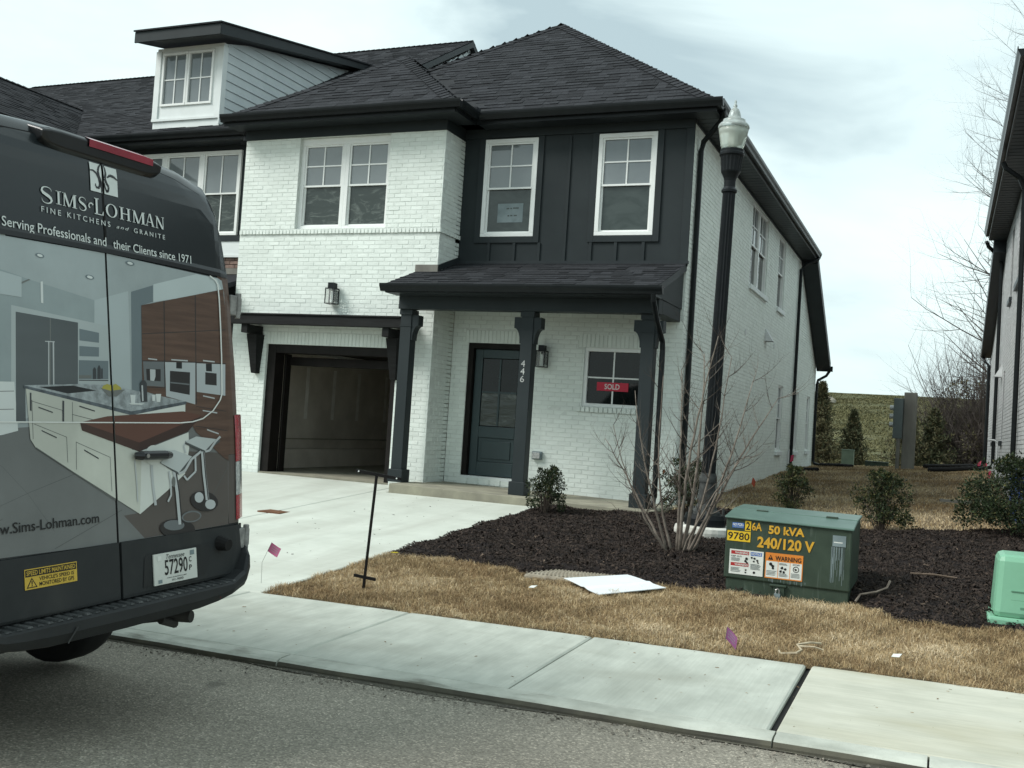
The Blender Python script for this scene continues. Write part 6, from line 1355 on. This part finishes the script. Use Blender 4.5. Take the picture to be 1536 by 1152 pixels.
# ------------------------------------------------------------------ things lying about
def ray_sheet(): pass
q=[(.56,-6.13),(1.02,-5.74),(1.44,-5.98),(1.00,-6.48)]; mb=MB(); n=12; vs=[]
for i in range(n+1):
    a=i/n
    for j in range(n+1):
        b=j/n; x=q[0][0]*(1-a)*(1-b)+q[1][0]*a*(1-b)+q[2][0]*a*b+q[3][0]*(1-a)*b; y=q[0][1]*(1-a)*(1-b)+q[1][1]*a*(1-b)+q[2][1]*a*b+q[3][1]*(1-a)*b
        z=float(G(x,y))+.040+.014*math.cos(b*3.1)+(.009 if .52<b<.66 else 0)+.010*a; vs.append((x,y,z))
mb.add(vs,[(i*(n+1)+j,(i+1)*(n+1)+j,(i+1)*(n+1)+j+1,i*(n+1)+j+1) for i in range(n) for j in range(n)],'sheet_white')
o=mb.build('metal_sheet',org=(1.,-6.1,float(G(1.,-6.1)))); s=o.modifiers.new('s','SOLIDIFY'); s.thickness=.006; tag(o,'bent white metal sheet lying on the grass in front of the mulch bed','sheet')
lid=thing('vault_lid',(.52,-5.92,-.40),'tan grey textured utility vault lid half sunk between grass and mulch','vault lid')
mb=MB(); c=[(.12,-6.02),(.34,-5.72),(1.00,-5.68),(.98,-6.02)]; zt=lambda x,y: float(G(x,y))+.045
mb.hexa([(x,y,zt(x,y)-.2) for x,y in (c[0],c[3],c[2],c[1])]+[(x,y,zt(x,y)) for x,y in (c[0],c[3],c[2],c[1])],'lid_tan'); mb.build('lid_plate',lid,bevel=.03)
mb=MB()
for i in range(22):
    for j in range(7):
        a,b=(i+.5)/22,(j+.5)/7; x=c[0][0]*(1-a)*(1-b)+c[3][0]*a*(1-b)+c[2][0]*a*b+c[1][0]*(1-a)*b; y=c[0][1]*(1-a)*(1-b)+c[3][1]*a*(1-b)+c[2][1]*a*b+c[1][1]*(1-a)*b
        mb.box((x-.008,y-.008,zt(x,y)),(x+.008,y+.008,zt(x,y)+.005),'lid_tan')
o=mb.build('stud',lid); o['kind']='stuff'
mb=MB(); z=float(zdrive(-4.08,-3.93)); mb.box((-4.25,-4.09,z-.03),(-3.92,-3.77,z+.006),'rust'); o=mb.build('drain_cover',org=(-4.08,-3.93,z)); tag(o,'rusty brown square cover set into the driveway','drain cover')
def debris(name,pts,r,m,label,cat,org):
    mb=MB(); mb.tube(pts,r,m,5); o=mb.build(name,org=org); return tag(o,label,cat,'pale cord strands on the grass' if name=='cord' else None)
g=lambda x,y,dz=.03:(x,y,float(zlot(np.array(x),np.array(y)))+dz)
debris('cord',[g(2.86,-7.20,.05),g(2.80,-7.30,.07),g(2.72,-7.36,.06),g(2.76,-7.46,.05),g(2.74,-7.56,.05),g(2.64,-7.58,.04),g(2.62,-7.52,.04)],.008,'cord_pale','pale frayed cord lying in a curl on the tan grass','cord',g(2.75,-7.4,0))
debris('cord',[g(2.74,-7.40,.06),g(2.84,-7.42,.07),g(2.90,-7.40,.05)],.006,'cord_pale','short pale strand crossing the curled cord on the grass','cord',g(2.8,-7.4,0))
debris('root',[g(2.97,-5.70,.05),g(3.0,-5.62,.10),g(3.12,-5.55,.12),g(3.20,-5.47,.15),g(3.22,-5.42,.20)],.010,'bark_grey','bent grey root poking out beside the transformer cabinet','root',g(3.,-5.6,0))
debris('stick',[g(3.35,-4.4,.09),g(3.55,-4.42,.11),g(3.75,-4.40,.10)],.010,'mulch_pale','pale stick lying on the dark mulch','stick',g(3.5,-4.4,0))
for (x,y,l) in ((3.36,-7.36,'white paper scrap on the grass at the right'),(.43,-6.55,'white paper scrap on the grass left of the metal sheet')):
    mb=MB(); z=g(x,y,.06)[2]; mb.add([(x-.03,y-.02,z),(x+.02,y-.025,z+.004),(x+.035,y+.02,z+.02),(x-.02,y+.02,z+.012)],[(0,1,2,3)],'label_white'); o=mb.build('paper_scrap',org=(x,y,z)); tag(o,l,'paper scrap','paper scraps on the grass'); s=o.modifiers.new('s','SOLIDIFY'); s.thickness=.003
mb=MB(); x,y=-1.30,-5.86; z=g(x,y,.06)[2]
for k in range(9):
    a=k*.7; mb.add([(x,y,z+.01),(x+.03*math.cos(a-.25),y+.03*math.sin(a-.25),z+.018),(x+.045*math.cos(a),y+.045*math.sin(a),z+.015),(x+.03*math.cos(a+.25),y+.03*math.sin(a+.25),z+.018)],[(0,1,2,3)],'flower_yellow')
o=mb.build('dandelion',org=(x,y,z)); tag(o,'small yellow flower at the edge of driveway and grass','flower')
for pts,l in (([(.3,11.6,.30),(.55,11.3,.27),(.80,11.0,.26)],'black corrugated drain hose from the middle downspout of the white house'),([(.3,16.3,.33),(.75,15.9,.31),(1.25,15.3,.30)],'black drain hose from the rear downspout of the white house'),([(4.3,16.2,.60),(3.7,15.4,.55),(3.1,14.9,.52)],'black drain hose from the rear downspout of the right house'),([(4.3,10.9,.63),(3.7,11.3,.54),(3.25,11.4,.50)],'black drain hose from the front downspout of the right house')):
    mb=MB(); n=18; P_=[Vector(pts[0]).lerp(Vector(pts[1]),i/n*2) if i<=n//2 else Vector(pts[1]).lerp(Vector(pts[2]),i/n*2-1) for i in range(n+1)]
    for p in P_: p.z=max(p.z,float(zlot(np.array(p.x),np.array(p.y)))+.05)
    mb.tube(P_,[.058 if i%2 else .050 for i in range(n+1)],'rubber',8); o=mb.build('drain_hose',org=tuple(P_[0])); tag(o,l,'drain hose','black drain hoses from the downspouts')
mb=MB(); mb.box((3.55,3.9,float(G(3.5,4))+.03),(4.05,3.98,float(G(3.5,4))+.075),'post_grey'); o=mb.build('plank',org=(3.8,3.9,float(G(3.8,4)))); tag(o,'grey plank on the side yard grass by the right shrub','plank')
# meter post and small boxes behind
mx_,my_=2.72,14.; mz_=float(G(mx_,my_))
MP=thing('meter_post',(mx_,my_,mz_),'grey post with a dark meter cabinet standing between the two houses','meter post')
mb=MB(); mb.box((mx_-.16,my_-.12,mz_-.2),(mx_+.16,my_+.12,mz_+2.0),'post_grey'); mb.build('post',MP,bevel=.02)
mb=MB(); mb.box((mx_-.40,my_-.22,mz_+.78),(mx_-.165,my_+.18,mz_+1.83),'meter_grey'); cb=mb.build('meter_cabinet',MP,bevel=.012)
for z in (1.14,1.36,1.58):
    mb=MB(); mb.tube([(mx_-.402,my_-.02,mz_+z),(mx_-.50,my_-.02,mz_+z)],.065,'lamp_clear',14); mb.build('meter',cb)
mb=MB(); mb.tube([(mx_-.25,my_-.16,mz_-.1),(mx_-.25,my_-.16,mz_+.78)],.05,'post_grey',10); mb.build('conduit',MP)
for x,y,a,b,h_,l,m in ((.95,17.4,.17,.17,.47,'small grey green cabinet behind the side yard','box_green'),(1.75,17.8,.32,.17,.13,'low dark green vault box behind the side yard','trans_green')):
    z=float(G(x,y)); t=thing('utility_box',(x,y,z),l,'utility box','utility boxes behind the side yard'); mb=MB(); mb.box((x-a,y-b,z-.1),(x+a,y+b,z+h_),m); mb.build('cabinet',t,bevel=.01); mb=MB(); mb.box((x-a-.012,y-b-.012,z+h_+.001),(x+a+.012,y+b+.012,z+h_+.03),m); mb.build('lid',t,bevel=.008)
mb=MB(); bz=float(G(-3.6,54.)); mb.lathe((-3.6,54.,bz),[(.0,-.4),(.55,-.3),(.80,.05),(.66,.25),(.40,.36),(.0,.40)],'rock',11); mb.v=[(x+.12*math.sin(z*9+x*3),y,z+.06*math.sin(x*5)) for x,y,z in mb.v]; o=mb.build('boulder',org=(-3.6,54.,bz)); tag(o,'pale boulder on the hillside beside the white house','boulder')
bx,by=4.62,1.3; bz=float(G(bx,by)); t=thing('storage_bin',(bx,by,bz),'blue bin against the wall of the right house, mostly behind the shrub','bin'); mb=MB(); mb.hexa([(bx-.14,by-.2,bz),(bx+.24,by-.2,bz),(bx+.24,by+.2,bz),(bx-.14,by+.2,bz),(bx-.17,by-.24,bz+.78),(bx+.27,by-.24,bz+.78),(bx+.27,by+.24,bz+.78),(bx-.17,by+.24,bz+.78)],'blue_bin'); mb.build('tub',t); mb=MB(); mb.box((bx-.12,by-.2,bz+.782),(bx+.28,by+.27,bz+.83),'blue_bin'); mb.build('lid',t,bevel=.01)
# ------------------------------------------------------------------ plants
def leaves(n,centers,rad,size,mats,w,aspect=.5,up=.35,shell=.4):
    """leaf quads spread through several clump spheres"""
    c=np.array(centers)[RNG.integers(0,len(centers),n)]; r=np.array(rad) if hasattr(rad,'__len__') else rad
    d=RNG.normal(0,1,(n,3)); d/=np.linalg.norm(d,axis=1)[:,None]; rr=(shell+(1-shell)*RNG.random(n))
    p=c[:,:3]+d*(rr*c[:,3])[:,None]*np.array([1,1,c.shape[1]>4 and 1 or 1.])
    t=d+RNG.normal(0,.6,(n,3))+np.array([0,0,up]); t/=np.linalg.norm(t,axis=1)[:,None]
    s=np.cross(t,RNG.normal(0,1,(n,3))); s/=np.linalg.norm(s,axis=1)[:,None]; nn=np.cross(t,s)
    l=size*RNG.uniform(.6,1.3,n); L_=t*l[:,None]; S_=s*(l*aspect*.5)[:,None]; B_=nn*(l*.14)[:,None]
    V_=np.stack([p,p+L_*.5+S_+B_,p+L_,p+L_*.5-S_+B_],1).reshape(-1,3); F_=np.arange(n)[:,None]*4+np.array([[0,1,2]]); F2=np.arange(n)[:,None]*4+np.array([[0,2,3]])
    mi=RNG.choice(len(mats),n,p=w); return V_,np.concatenate([F_,F2]),np.concatenate([mi,mi])
def shrub(name,x,y,w,h,n,label,seed,size=.035,olive=.12,z=None,cat='shrub',gap=.0):
    rn=random.Random(seed); z=float(zmulch(np.array(x),np.array(y))) if z is None else z
    t=thing(name,(x,y,z),label,cat,'evergreen shrubs planted by the houses'); cl=[]; mb=MB()
    for k in range(34):
        a=rn.uniform(0,6.28); f=rn.uniform(.1,1.); hh=h*rn.uniform(.25,.93); rd=w*.5*f*math.sin(math.pi*min(.95,.25+.6*hh/h))**.6; cx,cy,cz=x+rd*math.cos(a),y+rd*math.sin(a),z+hh
        cl.append((cx,cy,cz,w*rn.uniform(.10,.19)))
        mb.tube([(x+.03*math.cos(a),y+.03*math.sin(a),z-.03),((x+cx)/2,(y+cy)/2,z+hh*.55),(cx,cy,cz),(cx+.02,cy,cz+w*.15)],[.0055,.0045,.003,.0015],'twig_brown',5)
    for k in range(8):
        a=rn.uniform(0,6.28); cl.append((x+w*.42*math.cos(a),y+w*.42*math.sin(a),z+h*rn.uniform(.12,.4),w*.13))
    for k in range(5):
        a=rn.uniform(0,6.28); cl.append((x+w*.25*math.cos(a),y+w*.25*math.sin(a),z+h*rn.uniform(.9,1.04),w*.07))
    mb.build('stem',t)
    v,f,mi=leaves(int(n*2.3),cl,None,size*.92,['leaf_dark','leaf_olive'],w_(olive),aspect=.55); link('foliage',fast_mesh('foliage',v-np.array(ROOTLOC[t.name]),f,['leaf_dark','leaf_olive'],mi),t,'stuff'); return t
def w_(o): return [1-o,o]
shrub('shrub',-1.06,-2.42,.48,.54,1700,'small dark green shrub in front of the porch step',1,.032,.10)
shrub('shrub',.52,-1.45,.62,.66,1900,'dark green shrub behind the bare bush, between porch post and street lamp',2,.034,.08)
shrub('shrub',1.72,-.35,.50,.62,1400,'olive green shrub seen above the left part of the transformer cabinet',3,.036,.45)
shrub('shrub',2.90,-1.22,.74,.72,2600,'olive tipped green shrub right of the transformer cabinet',4,.036,.32)
shrub('shrub',4.45,-.75,1.35,.84,7000,'large dense dark green shrub by the right house, at the right edge',5,.040,.10)
# bare multi-stemmed bush
tx,ty=1.16,-4.28; tz_=float(zmulch(np.array(tx),np.array(ty)))
BU=thing('bare_bush',(tx,ty,tz_),'leafless multi stemmed bush with thin grey branches in the mulch','bush')
def branch(mb,p,d,l,r,rn,depth,m,sides=6,curl=.0,segs=6,upk=.25):
    P_=[Vector(p)]; d=Vector(d).normalized(); R_=[r]
    for i in range(segs):
        d=(d+Vector((rn.uniform(-1,1),rn.uniform(-1,1),rn.uniform(-.6,1)))*.10+Vector((0,0,upk*.35))).normalized(); P_.append(P_[-1]+d*l/segs); R_.append(r*(1-.78*(i+1)/segs))
    mb.tube(P_,R_,m,sides if depth>1 else 4,cap=False)
    if depth>0:
        for i in range(1,segs+1):
            for s in range(rn.choice((0,1,1,2)) if i<segs else 1):
                dd=(P_[i]-P_[i-1]).normalized(); side=Vector((rn.uniform(-1,1),rn.uniform(-1,1),rn.uniform(-.2,.4))); side=(side-dd*side.dot(dd))
                if side.length<.1: continue
                nd=(dd*.75+side.normalized()*.85).normalized(); branch(mb,P_[i],nd,l*rn.uniform(.32,.55),R_[i]*.62,rn,depth-1,m,sides,segs=4,upk=upk)
rn=random.Random(21)
# stem feet and tops: metres in the plane of the bush (x offset, y offset, z), read as arcs leaning outwards
STEMS=[((-.17,.02),(-.62,.1,.45),(-.98,.05,.88),.013,.9),((-.15,.0),(-.42,-.1,.62),(-.62,-.1,1.30),.013,1.),((-.10,.03),(-.34,.12,.58),(-.36,.15,1.45),.013,1.),((-.05,.02),(-.10,.1,.75),(-.16,.15,1.50),.014,1.),
 ((-.02,-.02),(.06,-.05,.85),(.30,-.1,1.78),.017,1.2),((.00,.03),(.10,.1,.80),(.08,.2,1.65),.018,1.2),((.04,.0),(.26,.0,.62),(.42,.05,1.62),.014,1.),((.06,-.02),(.44,-.12,.62),(.70,-.1,1.42),.015,1.),((.10,.0),(.52,.05,.70),(.95,.1,1.30),.014,1.),((.02,-.05),(.34,-.2,.45),(.82,-.25,.95),.011,.8),((-.12,-.05),(-.5,-.2,.4),(-.78,-.3,1.0),.011,.8)]
for (fx,fy),m_,t_,r,br in STEMS:
    m_=(m_[0]*.9,m_[1],m_[2]*1.22); t_=(t_[0]*.92,t_[1],t_[2]*1.24)
    mb=MB(); a=Vector((tx+fx,ty+fy,tz_-.04)); m1=Vector((tx+m_[0],ty+m_[1],tz_+m_[2])); e_=Vector((tx+t_[0],ty+t_[1],tz_+t_[2])); c1=m1*2-(a+e_)/2; P_=[];n=14
    for i in range(n+1):
        t=i/n; P_.append(a*(1-t)**2+c1*2*t*(1-t)+e_*t*t+Vector((rn.uniform(-1,1),rn.uniform(-1,1),0))*.007)
    mb.tube(P_,[1.25*r*(1-.80*i/n) for i in range(n+1)],'bark_grey',7)
    for i in range(4,n+1):
        for _ in range(rn.choice((0,1,2,2))):
            dd=(P_[i]-P_[i-1]).normalized(); side=Vector((rn.uniform(-1,1),rn.uniform(-.7,.7),rn.uniform(-.1,.3))); side=side-dd*side.dot(dd); nd=(dd*.55+side.normalized()*.8).normalized()
            branch(mb,P_[i],nd,rn.uniform(.20,.60)*br*(1.15-.4*i/n),max(.0035,r*(1-.8*i/n)*.6),rn,1,'bark_grey' if rn.random()<.5 else 'twig_brown',5,segs=5,upk=.45)
    mb.build('stem',BU,smooth=True)
mb=MB(); q=(tx-.22,ty-.05,tz_+.80); mb.add([(q[0]-.012,q[1],q[2]-.03),(q[0]+.014,q[1],q[2]-.01),(q[0]+.012,q[1],q[2]+.022),(q[0]-.012,q[1],q[2]+.012)],[(0,1,2,3)],'rust')
mb.build('dead_leaf',BU)
# conifers and thicket at the foot of the hill
def conifer(x,y,h,w,n,label,seed,mats=('needle','needle_olive'),pw=.35):
    rn=random.Random(seed); z=float(G(x,y)); t=thing('evergreen_tree',(x,y,z),label,'tree','evergreens at the foot of the hill'); mb=MB(); mb.tube([(x,y,z-.1),(x+.03,y,z+h*.5),(x,y,z+h*.97)],[.07,.04,.008],'twig_brown',6); cl=[]
    for k in range(150):
        f=k/150; a=k*2.4+rn.uniform(-.3,.3); rd=w*.5*(1-f)**.8*rn.uniform(.30,1.3); zz=z+.05+h*.95*f
        mb.tube([(x,y,zz-.08),(x+rd*math.cos(a),y+rd*math.sin(a),zz+.04)],[.010,.003],'twig_brown',4,cap=False)
        for q in (.35,.65,.95): cl.append((x+rd*q*math.cos(a),y+rd*q*math.sin(a),zz+.03*q,w*(.06+.05*(1-f))))
    mb.build('trunk',t); v,f,mi=leaves(int(n*1.7),cl,None,.12,['needle','needle_olive'],[1-pw,pw],aspect=.32,up=.8,shell=.05); link('crown',fast_mesh('crown',v-np.array(ROOTLOC[t.name]),f,list(mats),mi),t,'stuff'); return t
conifer(.55,24.,2.0,1.15,3600,'pointed green evergreen standing alone on the slope between the houses',1)
conifer(-.55,23.5,3.0,1.7,5200,'tall brownish evergreen close to the rear corner of the white house',2,pw=.7)
conifer(2.35,24.,2.4,1.5,3600,'brownish evergreen half hidden behind the meter post',3,pw=.6)
conifer(3.2,24.5,2.1,1.7,4200,'broad dark evergreen just right of the meter post',4,pw=.35)
def thicket(x,y,h,w,nst,label,seed,leafy,depth=2,name='bare_bush',cat='bush',group='leafless thicket at the foot of the hill',m='twig_far',r0=.03):
    rn=random.Random(seed); z=float(G(x,y)); t=thing(name,(x,y,z),label,cat,group); mb=MB()
    for k in range(nst):
        a=rn.uniform(0,6.28); d=Vector((math.cos(a)*rn.uniform(.1,.75),math.sin(a)*rn.uniform(.1,.75),1)); branch(mb,(x+rn.uniform(-.25,.25)*w,y+rn.uniform(-.25,.25)*w,z),d,h*rn.uniform(.6,1.05),r0*rn.uniform(.6,1.1),rn,depth,m,4,segs=6,upk=.12)
    mb.build('branches',t)['kind']='stuff'
    if leafy:
        cl=[(x+rn.uniform(-.5,.5)*w,y+rn.uniform(-.5,.5)*w,z+h*rn.uniform(.05,.6),w*.13) for _ in range(26)]; v,f,mi=leaves(leafy,cl,None,.12,['needle','twig_brown'],[.35,.65],aspect=.3); link('foliage',fast_mesh('foliage',v-np.array(ROOTLOC[t.name]),f,['needle_olive','twig_far'],mi),t,'stuff')
    return t
thicket(5.0,25.5,4.9,3.0,80,'dense leafless thicket beside the rear of the right house',31,5200)
thicket(4.0,26.5,3.7,2.6,70,'lower leafless thicket on the slope behind the meter post',32,4200)
thicket(6.0,28.5,5.2,3.0,50,'tall leafless thicket furthest right behind the right house',33,4200)
def big_tree(x,y,h,label,seed,name='bare_tree'):
    rn=random.Random(seed); z=float(G(x,y)); t=thing(name,(x,y,z),label,'tree'); mb=MB()
    P_=[Vector((x,y,z-.3))]; n=12
    for i in range(n): P_.append(P_[-1]+Vector((rn.uniform(-.12,.12),rn.uniform(-.12,.12),h*.9/n)))
    mb.tube(P_,[.26*(1-.9*i/n) for i in range(n+1)],'twig_far',10); mb.build('trunk',t); mb=MB()
    for i in range(2,n+1):
        for k in range(11):
            a=rn.uniform(0,6.28); l=h*.28*(1.12-.62*i/n)*rn.uniform(.75,1.1); branch(mb,P_[i]*1.,Vector((math.cos(a),math.sin(a),rn.uniform(.15,.8))),l,.050*(1.1-.8*i/n),rn,3,'twig_far',4,segs=7,upk=.10)
    mb.build('crown',t)['kind']='stuff'; return t
big_tree(6.9,33.,20.,'tall leafless tree rising behind the eave of the right house',41)
